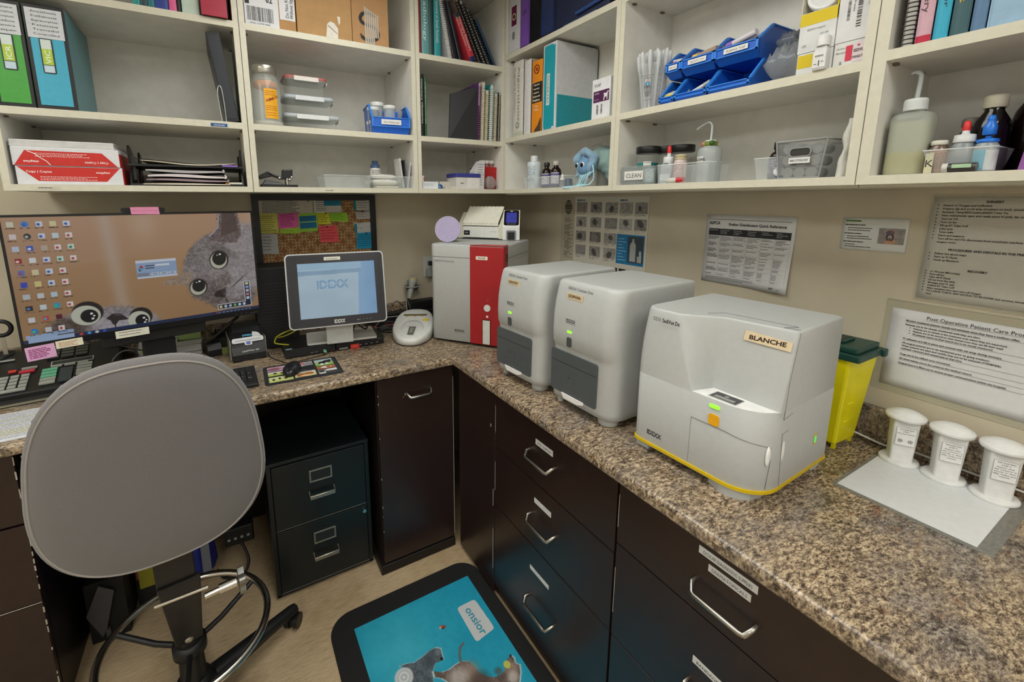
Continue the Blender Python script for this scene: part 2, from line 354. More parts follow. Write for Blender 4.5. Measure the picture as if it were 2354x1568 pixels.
def shelf_unit_right(y0,y1,label,e0,e1,z1,z2):
    t=thing('wall_shelf_unit',label,'shelf unit',(UR,y0,ZB)); w=y0-y1; D=-UR-.004; hh=TOP-ZB-.002; edge=CR(); inn=IN(); fe=.002
    def board(nm,bx):
        g=G(inn).box(fe,D-.012,-bx[1],-bx[0],bx[2],bx[3]); g.mat(edge).box(0,fe,-bx[1],-bx[0],bx[2],bx[3]); return g.build(nm,t)
    board('side_panel',(0,e0,0,hh)); board('side_panel',(w-e1,w,0,hh)); board('bottom_shelf',(e0,w-e1,0,.019))
    for z in (z1,z2): board('shelf',(e0,w-e1,z-.021-ZB,z-ZB))
    G(inn).box(D-.012,D,-w+e1,-e0,0,hh).build('back_panel',t)
    g=G(M('#6b6355',.6))
    for z in (z1,z2):
        for s in (e0+.004,w-e1-.004):
            for x in (.03,.17): g.box(x,x+.014,-s-.004,-s+.004,z-.026-ZB,z-.021-ZB)
    g.build('shelf_pin',t)
    G(M('#cdc9b6',.5)).box(.02,D,-w,0,-.006,0).build('underside_rail',t)
    return t
SD=shelf_unit_right(-.387,-1.108,'cream open shelf unit holding the blue plush toy, right of the corner',.018,.019,Z1R,Z2R)
SE=shelf_unit_right(-1.109,-1.820,'cream open shelf unit with the blue stacking bins, middle of the right wall',.019,.019,Z1R,Z2R)
SF=shelf_unit_right(-1.822,-2.55,'cream open shelf unit with the large wash bottle, nearest on the right wall',.022,.018,Z1R+.01,Z2R)
g=G(M('#cfcdc4',.5)).box(-.262,-.246,-.3855,-.004,ZB,TOP-.002); tag(g.build('filler_board'),'narrow cream board closing the gap between the two runs of wall shelves','board')
# ---- lighting: main ceiling troffer, plus three unseen ones added for fill
def light(x,y,sx,sy,p,label):
    t=thing('ceiling_light',label,'light',(x,y,TOP))
    g=G(M('#e4e4e0',.5)); 
    for b in ((-sx/2-.03,-sx/2,-sy/2-.03,sy/2+.03),(sx/2,sx/2+.03,-sy/2-.03,sy/2+.03),(-sx/2,sx/2,-sy/2-.03,-sy/2),(-sx/2,sx/2,sy/2,sy/2+.03)): g.box(*b,-.025,-.001)
    g.build('frame',t)
    G(M('#fbfbf6',.6,emit=p,noise=0)).box(-sx/2,sx/2,-sy/2,sy/2,-.018,-.004).build('diffuser',t)
light(-1.05,-1.30,.6,1.2,9.0,'white framed fluorescent ceiling light above the corner of the worktops')
light(-2.55,-1.30,.6,1.2,9.0,'white framed fluorescent ceiling light added above the left worktop as unseen fill')  # unseen light added further left as fill
light(-1.05,-3.25,.6,1.2,12.0,'white framed fluorescent ceiling light added behind the camera for fill, right one')  # added out of view behind the camera to raise the ambient
light(-2.55,-3.25,.6,1.2,12.0,'white framed fluorescent ceiling light added behind the camera for fill, left one')  # second unseen fill added behind the camera, left side
# ================================================================ ANALYSERS ON THE RIGHT-HAND WORKTOP
PLW=lambda:M('#b6b8b6',.42,noise=.02,bump=.05,bscale=900); GRN=lambda:M('#8ce83a',.4,emit=1.2,noise=0)
def arc(cx,cy,r,a0,a1,n=8): return [(cx+r*math.cos(math.radians(a0+(a1-a0)*i/n)),cy+r*math.sin(math.radians(a0+(a1-a0)*i/n))) for i in range(n+1)]
def plan(w,d,rl,rr,rb,off=0,inset=0,n=8):
    i=inset; return arc(rl+i,rl+off+i,rl,180,270,n)+arc(w-rr-i,rr+off+i,rr,270,360,n)+arc(w-rb-i,d-rb-i,rb,0,90,4)+arc(rb+i,d-rb-i,rb,90,180,4)
def logo(g,fr,h,al='L',width=None):
    # striped letters: the word with a narrow gap running through the middle
    w=width or h*4.1
    vs,fs,tw=text_mesh('IDEXX',.03); o=g.M; x0={'L':0,'C':-w/2}[al]
    bm=bmesh.new(); b=[bm.verts.new((v.x/tw*w+x0,v.y/.73*h,0)) for v in vs]
    for f in fs:
        try: bm.faces.new([b[i] for i in f])
        except ValueError: pass
    for zc,inner in ((h*.46,False),(h*.56,True)):
        bmesh.ops.bisect_plane(bm,geom=bm.verts[:]+bm.edges[:]+bm.faces[:],plane_co=(0,zc,0),plane_no=(0,1,0))
    dl=[f for f in bm.faces if h*.46<f.calc_center_median().y<h*.56 and f.calc_center_median().x-x0>w*.12]
    bmesh.ops.delete(bm,geom=dl,context='FACES')
    g.M=o@fr; bm.verts.ensure_lookup_table(); bm.verts.index_update(); g._add([v.co.copy() for v in bm.verts],[tuple(v.index for v in f.verts) for f in bm.faces]); g.M=o; bm.free()
def front(x,y,z): return frame((x,y,z),(1,0,0),(0,0,1))
def analyser(loc,rz,label,name,w=.245,d=.345):
    t=thing('blood_chemistry_analyser',label,'laboratory analyser',loc,rz); pw=PLW()
    g=G(pw); R=[]
    for z,off,ins in ((.020,.012,.006),(.026,.004,.0),(.045,.0,0),(.19,.002,0),(.203,-.001,0),(.212,-.006,0),(.25,-.008,0),(.30,-.006,0),(.34,.0,0),(.375,.008,0),(.394,.014,0),(.400,.0165,.0012),(.4035,.019,.0045),(.4045,.023,.010)):
        R.append([(x,y,z) for x,y in plan(w,d,.022,.045,.012,off,ins)])
    g.rings(R); g.build('housing',t)
    # tall foot pads
    g=G(pw); g.lathe([(.026,0),(.030,.004),(.030,.021)],20,(w-.045,.045,0)); g.build('foot',t)
    g=G(pw); g.lathe([(.010,0),(.011,.021)],12,(.018,.03,0)); g.build('foot',t)
    for x in (.03,w-.03): g=G(pw); g.lathe([(.012,0),(.012,.021)],12,(x,d-.05,0)); g.build('foot',t)
    # grey drawer
    g=G(M('#53585a',.4)); g.prism(rrect(.004,.198,.050,.185,.008),.006,front(0,-.0022,0)@Matrix.Translation((0,0,-.005)))
    dr=g.build('sample_drawer',t,bevel=.001)
    g=G(M('#2a2c2e',.5)); g.box(.004,.197,-.0035,-.003,.148,.1495); g.disc(front(.085,-.0037,.108),.0028,12); g.build('drawer_seam',dr)
    # white pull tray under the drawer
    g=G(M('#eeeeec',.35)); g.prism([(.055,.052),(.068,.036),(.125,.036),(.150,.044),(.150,.052)],.010,front(0,.004,0)); g.build('drawer_pull',t,bevel=.002)
    # seam down the corner
    g=G(M('#b9bab8',.5)); g.box(w-.0005,w+.0004,.10,.1012,.03,.385); g.build('seam',t)
    g=G(INK()); logo(g,front(.068,-.0069,.283),.011,width=.040); g.box(.068,.108,-.0069,-.0065,.279,.2797); g.build('logo_lettering',t)
    g=G(INK()); g.text('IDEXX Catalyst One',front(.058,.0085,.381),.0125,width=.10); g.build('model_lettering',t)
    g=G(M('#d8c7a4',.6)); fr=front(.060,.0030,.353); g.prism([(0,0),(.066,-.002),(.066,.018),(0,.020)],.0016,fr@Matrix.Translation((0,0,-.0006)))
    g.mat(M('#5a3a22',.6)); g.text(name,front(.066,.0010,.3585),.0125,bold=.02,width=.052); g.build('name_sticker',t)
    g=G(GRN()); g.prism(rrect(0,.020,0,.008,.0035),.002,front(.076,-.0066,.251)); g.build('status_light',t)
    g=G(M('#4c4f50',.35)); g.prism(rrect(0,.020,0,.030,.006),.003,front(.076,-.0062,.208)); g.build('power_button',t,bevel=.001)
    return t
analyser((-.637,-.938,H),math.radians(-86.5),'white bench analyser with a grey drawer and a sticker reading DOROTHY, left of its twin','DOROTHY',.24,.36)
analyser((-.610,-1.222,H),math.radians(-88.5),'white bench analyser, grey drawer, sticker reading SOPHIA, left of the yellow-striped machine','SOPHIA',.25,.35)

def procyte():
    t=thing('haematology_analyser','tall white analyser with a broad red stripe and a ROSE sticker, in the corner','laboratory analyser',(-.690,-.453,H),math.radians(-52.6)); w,d,h=.352,.375,.453; pw=PLW()
    g=G(M('#121212',.6)); g.box(.015,w-.015,.02,d-.02,0,.014); g.build('base',t)
    R=[[(x,y,z) for x,y in plan(w,d,.022,.012,.01,0,i)] for z,i in ((.012,.004),(.016,0),(.395,0))]; g=G(pw).rings(R); g.build('housing',t)
    R=[[(x,y,z) for x,y in plan(w,d,.022,.012,.01,-.001,i)] for z,i in ((.397,.0),(.447,0),(.451,.0015),(.453,.005))]; g=G(pw).rings(R); lid=g.build('lid',t)
    red=M('#a32024',.35,noise=.03)
    g=G(red); P=[(.196,-.002),(.345,-.002),(.3525,.004),(.3535,.03),(.3535,.055),(.330,.055),(.235,.035)]
    g.box(.196,w+.001,-.0035,.004,.012,.448); g.box(w-.004,w+.0015,-.0035,.052,.012,.448)
    g.prism([(.196,-.0035),(w+.0015,-.0035),(w+.0015,.052),(.25,.040)],.0035,Matrix.Translation((0,0,.4515)))
    st=g.build('red_stripe',t,bevel=.003,weld=False)
    g=G(M('#d6d6ce',.4)); g.box(.258,.292,-.0055,-.003,.016,.125); g.build('tube_door',st,bevel=.0008)
    g=G(M('#3a1012',.5)); g.box(.2555,.2945,-.0046,-.0034,.016,.129); g.box(w+.001,w+.0022,.030,.046,.385,.418); g.build('recess',st)
    g=G(M('#dadad6',.4)); g.prism([(math.cos(a*PI/12)*.0155,math.sin(a*PI/12)*.0155) for a in range(24)],.003,front(.279,-.0034,.181)); g.build('start_button',st)
    g=G(M('#dadad6',.4)); g.prism([(math.cos(a*PI/8)*.0055,math.sin(a*PI/8)*.0055) for a in range(16)],.002,front(.279,-.0034,.143)); g.build('indicator',st)
    g=G(M('#c98a88',.4)); g.tube([(.275,-.004,.212),(.281,-.004,.213),(.283,-.004,.219),(.281,-.004,.223)],.001,6); g.build('stripe_mark',st)
    g=G(M('#e6ddd0',.6)); g.box(.226,.280,-.0048,-.003,.392,.407); g.mat(M('#3a2622',.6)); g.text('ROSE',front(.253,-.005,.3960),.0095,'C',bold=.02,width=.034); g.build('name_sticker',t)
    g=G(INK()); logo(g,front(.118,-.0006,.058),.010,width=.05); g.box(.118,.168,-.0006,-.0002,.053,.0536); g.build('logo_lettering',t)
    g=G(INK()); g.text('IDEXX ProCyte Dx',front(.020,-.0006,.374),.0105,width=.10); g.build('model_lettering',t)
    g=G(M('#b9bab8',.5)); g.box(w+.0002,w+.0012,.075,.35,.03,.375); g.build('side_panel',t,bevel=.001)
procyte()

def sedivue():
    w,d=.316,.316; z0=.027; zs=.209; zt=.379
    t=thing('urine_sediment_analyser','largest white analyser with a yellow base line, a recessed tray and a BLANCHE sticker','laboratory analyser',(-.586,-1.537,H),math.radians(-88)); pw=PLW()
    # lower body (to tray level) and upper tower lofted with a swept recess
    low=plan(w,d,.02,.078,.008)
    g=G(pw); R=[[(x,y,z) for x,y in plan(w,d,.02,.078,.008,0,i)] for z,i in ((z0,.001),(z0+.004,0),(zs-.0015,0),(zs,.0015))]; g.rings(R); hs=g.build('lower_housing',t)
    def outline(k): # k 0 at tray, 1 at top
        L=lambda a,b:a+(b-a)*k
        p=[(.008,d-.001),(.0,d-.010),(0,.16)]+arc(.02+.015*k*k,.02+.03*k*k,.02+.015*k*k,180,270,8)
        x0,x1=L(.152,.085),L(.170,.187); y0,y1=.015*k*k,L(.060,.076)
        for i in range(13):
            s=i/12; e=s*s*(3-2*s); p.append((x0+(x1-x0)*s,y0+(y1-y0)*e))
        yr=L(.054,.090); 
        p+=[(x1+(w-x1)*.4,y1+(yr-y1)*.4),(w-.003,yr),(w,yr+.003),(w,.2),(w,d-.010),(w-.008,d-.001)]
        return p
    g=G(pw); R=[[(x,y,zs-.001+(zt-.004-zs)*k) for x,y in outline(k)] for k in (0,.12,.25,.4,.55,.7,.85,1)]
    o1=outline(1); R.append([(x+(.16-x)*.010,y+(.18-y)*.010,zt-.0015) for x,y in o1]); R.append([(x+(.16-x)*.028,y+(.18-y)*.028,zt) for x,y in o1])
    g.rings(R); up=g.build('upper_housing',t)
    # front lower-left part of tower continues flush with the lower body
    g=G(M('#e9e9e6',.35)); fr=FRU(0,0,zs+.0004); P=[(.153,.001),(.170,.060),(w-.001,.054)]+[(x,y) for x,y in arc(w-.078,.078,.077,338,270,8)]
    g.prism(P,.0009,Matrix.Translation((0,0,zs))); g.build('tray_shelf',t)
    g=G(M('#a9a9a5',.3)); g.box(.186,.248,.008,.047,zs+.0008,zs+.0016); g.mat(M('#39393b',.3)); g.box(.189,.246,.012,.045,zs+.0016,zs+.0022); g.mat(M('#8e8e8a',.3)); g.box(.196,.240,.014,.026,zs+.0022,zs+.0028); g.disc(FRU(.217,.032,zs+.0029),.005,12); g.build('sample_slot',t)
    # yellow line + base
    g=G(M('#d9b812',.4)); g.rings([[(x,y,z) for x,y in plan(w,d,.02,.078,.008,-.0016,-.0016)] for z in (z0-.004,z0+.0035)]); g.build('yellow_line',t)
    g=G(pw); g.rings([[(x,y,z) for x,y in plan(w,d,.02,.07,.008,0,i)] for z,i in ((z0-.016,.012),(z0-.004,.003))]); g.build('base',t)
    g=G(pw); P=[(w-.115,.020)]+arc(w-.075,.060,.054,262,330,8)+[(w-.02,.075),(w-.10,.08)]; g.prism([(x,y-.004) for x,y in P],.024); g.build('foot',t,bevel=.002)
    for x,y in ((.004,.012),(w-.045,d-.05),(.01,d-.05)): G(pw).box(x,x+.038,y,y+.04,0,.022).build('foot',t,bevel=.002)
    # front door with its groove, grip notches
    gr=M('#77777a',.6); g=G(gr)
    g.box(.157,.1578,-.0004,.002,.034,.148)
    top=[(.157,-.0004,.148),(.20,-.0004,.148),(w-.078,-.0004,.148)]+[(x,y,.148-.002*i) for i,(x,y) in enumerate(arc(w-.078,.078,.0785,272,335,8))]
    g.tube(top,.0006,5); g.tube([(top[-1][0],top[-1][1],top[-1][2]),(top[-1][0]+.001,top[-1][1]+.003,.10),(top[-1][0]-.0005,top[-1][1]-.002,.034)],.0006,5)
    g.build('door_groove',t)
    g=G(gr); g.tube([(w+.0003,.096,.375),(w+.0003,.075,.27),(w+.0003,.070,.19),(w+.0003,.108,.196)],.0005,4); g.tube([(w+.0003,.098,.160),(w+.0003,.072,.158),(w+.0003,.085,.03)],.0005,4); g.tube([(.13,.075,zt+.0003),(.15,.115,zt+.0003),(.30,.125,zt+.0003),(.285,.095,zt+.0003),(w-.004,.105,zt+.0003)],.0006,4); g.build('panel_seam',t)
    g=G(M('#f0f0ee',.4)); g.sphere((w-.008,.040,.112),.012,.35,.6,1.9); g.build('door_grip',t)
    g=G(M('#f0f0ee',.4)); g.sphere((w-.0005,.085,.115),.011,.22,.5,2.2); g.build('door_grip',t)
    g=G(GRN()); g.prism(rrect(0,.024,0,.0085,.004),.0025,front(.197,.0005,.190)); g.build('status_light',t)
    g=G(M('#e0a21c',.3,emit=.15)); g.prism(rrect(0,.024,0,.026,.006),.003,front(.198,.001,.150)); g.build('start_button',t,bevel=.001)
    g=G(M('#49d06a',.4,emit=1.0,noise=0)); g.prism(rrect(0,.008,0,.016,.0035),.0015,frame((w+.0002,.236,.088),(0,1,0),(0,0,1))); g.mat(M('#c9b23a',.4)); g.prism(rrect(-.003,.011,-.006,.022,.004),.0008,frame((w+.0001,.236,.088),(0,1,0),(0,0,1))); g.build('side_light',t)
    g=G(INK()); logo(g,front(.043,-.0007,.052),.0125,width=.042); g.build('logo_lettering',t)
    g=G(INK()); g.text('IDEXX ',front(.036,.0030,.352),.0135,width=.022); g.text('SediVue Dx',front(.062,.0030,.352),.0135,bold=.03,width=.046); g.build('model_lettering',t)
    # sticker on the leaning recess wall
    a=V(.187+.022,.0735+.0,.0); 
    def wallpt(s,k): # s along recess wall 0..1, k height 0..1
        p0=V(.170+(.187-.170)*k,.060+(.076-.060)*k,zs+(zt-zs)*k); p1=V(w,.054+(.090-.054)*k,zs+(zt-zs)*k); return p0.lerp(p1,s)
    o=wallpt(.26,.765)+V(0,-.0012,0); r=(wallpt(.9,.80)-wallpt(.2,.80)).normalized(); u=(wallpt(.5,1)-wallpt(.5,.5)).normalized()
    g=G(M('#dcc9a6',.6)); fr=frame(o,r,u); g.prism([(0,0),(.092,-.004),(.092,.016),(0,.022)],.001,fr); g.mat(M('#332015',.6)); g.text('BLANCHE',frame(o+r*.046+u*.0045-V(0,.0014,0),r,u),.0135,'C',bold=.03,width=.072); g.build('name_sticker',t)
sedivue()

# ---- things standing on the red-striped analyser
PZ=H+.4535
_pm=Matrix.Translation((-.690,-.453,PZ))@Matrix.Rotation(math.radians(-52.6),4,'Z')
def scanner():
    p=_pm@V(.132,.322,0); t=thing('document_scanner','small cream sheet-fed scanner with a ribbed paper tray, on top of the red-striped analyser','scanner',p,math.radians(-54)); t.scale=(.92,.9,1.02); cr=M('#cfcdb8',.5); wh=M('#dcdcd6',.4)
    g=G(wh); g.box(-.105,.105,-.05,.03,.008,.062); g.build('body',t,bevel=.003)
    for s in (-1,1):
        g=G(cr); x0,x1=sorted((s*.105,s*.135)); P=[(-.052,.004),(-.052,.065),(-.035,.075),(.025,.128),(.055,.128),(.055,.004)]
        g.prism([(a,b) for a,b in P],x1-x0,frame((x0,0,0),(0,1,0),(0,0,1))); g.build('side_cover',t,bevel=.003)
    g=G(M('#dedccd',.45)); tilt=math.radians(50); nx=9; w=.205
    for i in range(nx):
        x0=-w/2+w*i/nx; x1=x0+w/nx; y0,z0=-.052,.074; y1,z1=.045,.152
        g.hexa([(x0,y0,z0),(x1-.0015,y0,z0),(x1-.0015,y1,z1),(x0,y1,z1)],[(x0,y0-.004,z0+.006),(x1-.0015,y0-.001,z0+.003),(x1-.0015,y1-.001,z1+.003),(x0,y1-.004,z1+.006)])
    g.box(-w/2,w/2,-.054,-.046,.066,.075); g.build('paper_tray',t,bevel=.0006)
    g=G(M('#15171a',.3)); g.box(-.098,-.063,-.0515,-.05,.020,.042); g.mat(M('#c8cdd2',.5,noise=0)); g.text('CSM',front(-.091,-.0519,.028),.009,width=.018); g.build('display',t)
    g=G(M('#8f9496',.4)); g.text('canoScan',front(.052,-.0504,.036),.009,width=.040); g.build('maker_lettering',t)
    g=G(M('#232323',.6)); g.box(-.1,.1,-.045,.03,0,.008); g.build('foot',t)
scanner()
def qc_reader():
    p=_pm@V(.292,.272,0); t=thing('touchscreen_reader','small white wedge-shaped device with a dark touchscreen, beside the cream scanner','reader',p,math.radians(-36)); wh=M('#dfdfdc',.35)
    t.scale=(1.15,1.1,1.05); P=[(0,0),(0,.066),(.066,.135),(.085,.135),(.088,0)]; g=G(wh); g.prism(P,.070,frame((-.035,0,0),(0,1,0),(0,0,1))); g.build('housing',t,bevel=.006,seg=3)
    r=V(1,0,0); u=V(0,.066,.069).normalized(); n=r.cross(u)
    fr=frame(V(0,.033,.1005)+n*.0005,r,u); g=G(M('#141416',.15)); g.prism(rrect(-.031,.031,-.045,.045,.008),.0015,fr); sc_=g.build('screen',t)
    g=G(M('#34388c',.3,emit=.45,noise=.15,nscale=40)); g.rect(fr@Matrix.Translation((0,0,.0018)),-.022,.022,-.031,.031); g.build('display',sc_)
    g=G(M('#d7dadd',.4,noise=0)); g.prism(rrect(-.005,.005,.037,.041,.0018),.0004,fr@Matrix.Translation((0,0,.0016))); g.text('IDEXX SmartQC',fr@Matrix.Translation((0,-.0395,.0019)),.005,'C',width=.036); g.build('screen_marks',sc_)
    g=G(M('#77797a',.4)); g.prism(rrect(-.020,.020,.004,.046,.006),.003,front(0,-.001,0)); g.mat(M('#151515',.5)); g.prism(rrect(-.014,.014,.004,.038,.002),.001,front(0,-.0045,0)); g.build('slot',t)
qc_reader()
def lilac_disc():
    p=_pm@V(.045,.085,0); t=thing('lilac_disc','flat round lilac lid standing on edge, leaning on the cream scanner','lid',p,math.radians(-38))
    T=Matrix.Rotation(math.radians(-12),4,'X')@Matrix.Translation((0,0,.060))@Matrix.Rotation(PI/2,4,'X'); g=G(M('#a99fc0',.45)).tf(T)
    g.lathe([(.056,-.006),(.060,-.004),(.060,.003),(.0585,.0055),(.056,.005),(.0555,.0042)],48); g.build('disc',t)
    g=G(M('#c3bbd6',.45)).tf(T); g.lathe([(.0575,.0052),(.0585,.0062),(.060,.005)],48,cap0=False,cap1=False); g.build('rim',t)
lilac_disc()

# ---- yellow sharps bin
def bin_():
    t=thing('sharps_bin','tall narrow yellow bin with a dark green lid, behind the largest analyser','sharps bin',(-.165,-1.832,H),0); y=M('#e2d60c',.35,alpha=.97,noise=.05,nscale=15); w,d,h=.135,.13,.262
    x0,x1,y0,y1=.0,.14,0,.16
    g=G(y); a=[(.012,.012),(.108,.006),(.108,.118),(.012,.118)]; b=[(-.006,.0),(.128,-.012),(.128,.13),(-.006,.13)]
    g.hexa([(x,y_,.012) for x,y_ in a],[(x,y_,h) for x,y_ in b]); g.build('body',t,bevel=.006)
    g=G(M('#ece426',.35)); 
    for z,s in ((.075,.003),(.125,.003)): 
        f=z/h; g.box(.02-.018*f*0+.01,.108+.018*f-.006,.0095-.017*f,.0135-.017*f,z,z+s)
    g.box(.045,.108,.003,.006,.13,.143); g.build('moulded_rib',t,bevel=.001)
    for x,yy in ((.016,.013),(.098,.010),(.016,.11),(.098,.11)): G(y).box(x,x+.008,yy,yy+.008,0,.013).build('foot',t)
    k=M('#123c33',.4); g=G(k); g.hexa([(-.012,-.020,h-.012),(.136,-.020,h-.012),(.136,.136,h-.012),(-.012,.136,h-.012)],[(-.010,-.018,h+.006),(.134,-.018,h+.006),(.134,.134,h+.006),(-.010,.134,h+.006)])
    g.box(-.002,.126,-.010,.126,h+.006,h+.020); g.box(.030,.095,.03,.09,h+.020,h+.027); g.box(.118,.138,-.026,-.016,h-.016,h+.004); g.build('lid',t,bevel=.003)
    G(M('#0b2620',.5)).box(.035,.09,.035,.085,h+.0268,h+.0276).build('lid_flap',t)
bin_()
# ---- laminated sheet and three dispensers
def pad():
    t=thing('laminated_sheet','blank white sheet in a clear laminate sleeve, under the three white dispensers','sheet',(-.18,-2.008,H),0)
    G(M('#b9b8ae',.15,alpha=.42,noise=0)).box(-.142,.142,-.125,.125,0,.0008).build('sleeve',t)
    G(M('#dfe1e2',.5,noise=.02)).box(-.131,.125,-.102,.118,.0008,.0014).build('paper',t)
pad()
def disp(x,y,rz,label,sub):
    t=thing('coplin_jar',label,'staining jar',(x,y,H+.0016),rz,'white staining jars'); w=M('#e2e2df',.35)
    g=G(w); g.lathe([(.037,0),(.038,.002),(.038,.005),(.036,.008),(.028,.009)],36); g.build('base',t)
    g=G(w); P=plan(.046,.046,.006,.006,.006); R=[]
    for z,s in ((.008,.92),(.03,.94),(.10,1.04),(.118,1.06)): R.append([((x_-.023)*s,(y_-.023)*s,z) for x_,y_ in P])
    g.rings(R); g.build('jar',t)
    g=G(w); g.lathe([(.030,.113),(.036,.1135),(.0375,.117),(.0375,.122),(.0355,.1245),(.033,.1245),(.031,.1265),(.025,.1305),(.016,.1335),(.006,.1350),(.001,.1352)],40); g.build('lid',t)
    g=G(M('#e9e9e6',.6)); g.rect(front(0,-.0253,0),-.018,.018,.052,.098); g.mat(M('#77787a',.7,noise=0))
    fr=front(0,-.0257,0); f2=front(0,-.0256,0); 
    for b in ((-.018,.018,.052,.0524),(-.018,.018,.0976,.098),(-.018,-.0176,.052,.098),(.0176,.018,.052,.098)): g.rect(f2,*b)
    g.mat(INK()); g.text('Diff-Quik Stain',fr@Matrix.Translation((0,.092,0)),.0042,'C',width=.026)
    for i,s in enumerate(sub): g.text(s,fr@Matrix.Translation((0,.0865-.0052*i,0)),.0040,'C',width=min(.032,.0021*len(s)))
    if len(sub)<3:
        for sx in (-.009,.009):
            g.lathe([(.0042,0),(.0036,.0003)],14,(0,0,0),False,False) if 0 else g.disc(fr@Matrix.Translation((sx,.064,0)),.0042,16); g.mat(M('#e9e9e6',.6)); g.disc(fr@Matrix.Translation((sx,.064,.0002)),.0030,16); g.mat(INK()); g.disc(fr@Matrix.Translation((sx,.064,.0004)),.0015,12)
    g.build('paper_label',t)
disp(-.072,-1.923,math.radians(-62),'white staining jar with two dots on its label, nearest the yellow bin',['STEP 1','Alcohol fixative'])
disp(-.072,-2.003,math.radians(-64),'middle one of the three white staining jars, its label full of text',['STEP 2','Replace when','the solution is','cloudy or after','fifty slides are','stained'])
disp(-.072,-2.083,math.radians(-66),'white staining jar nearest the right edge of the picture, third in the row',['STEP 3','Replace when','the solution is','cloudy or after','fifty slides are','stained'])
g=G(M('#d9d9d4',.5)); P=[]
pts=[(-.05,-1.78,.03),(-.045,-1.84,.02),(-.028,-1.885,.008),(-.0235,-1.92,.016),(-.0235,-2.0,.016),(-.0235,-2.08,.016),(-.0235,-2.2,.014),(-.03,-2.4,.005)]
def smooth(p,n=6):
    q=[Vector(a) for a in p]; out=[]
    for i in range(len(q)-1):
        a=q[max(i-1,0)]; b=q[i]; c=q[i+1]; d=q[min(i+2,len(q)-1)]
        for k in range(n): t=k/n; out.append(.5*((2*b)+(-a+c)*t+(2*a-5*b+4*c-d)*t*t+(-a+3*b-3*c+d)*t**3))
    return out+[q[-1]]
g.tube(smooth([(x,y,z+H) for x,y,z in pts]),.0028,8); tag(g.build('mains_cable'),'thin white cord running along the right upstand behind the staining jars','cord')
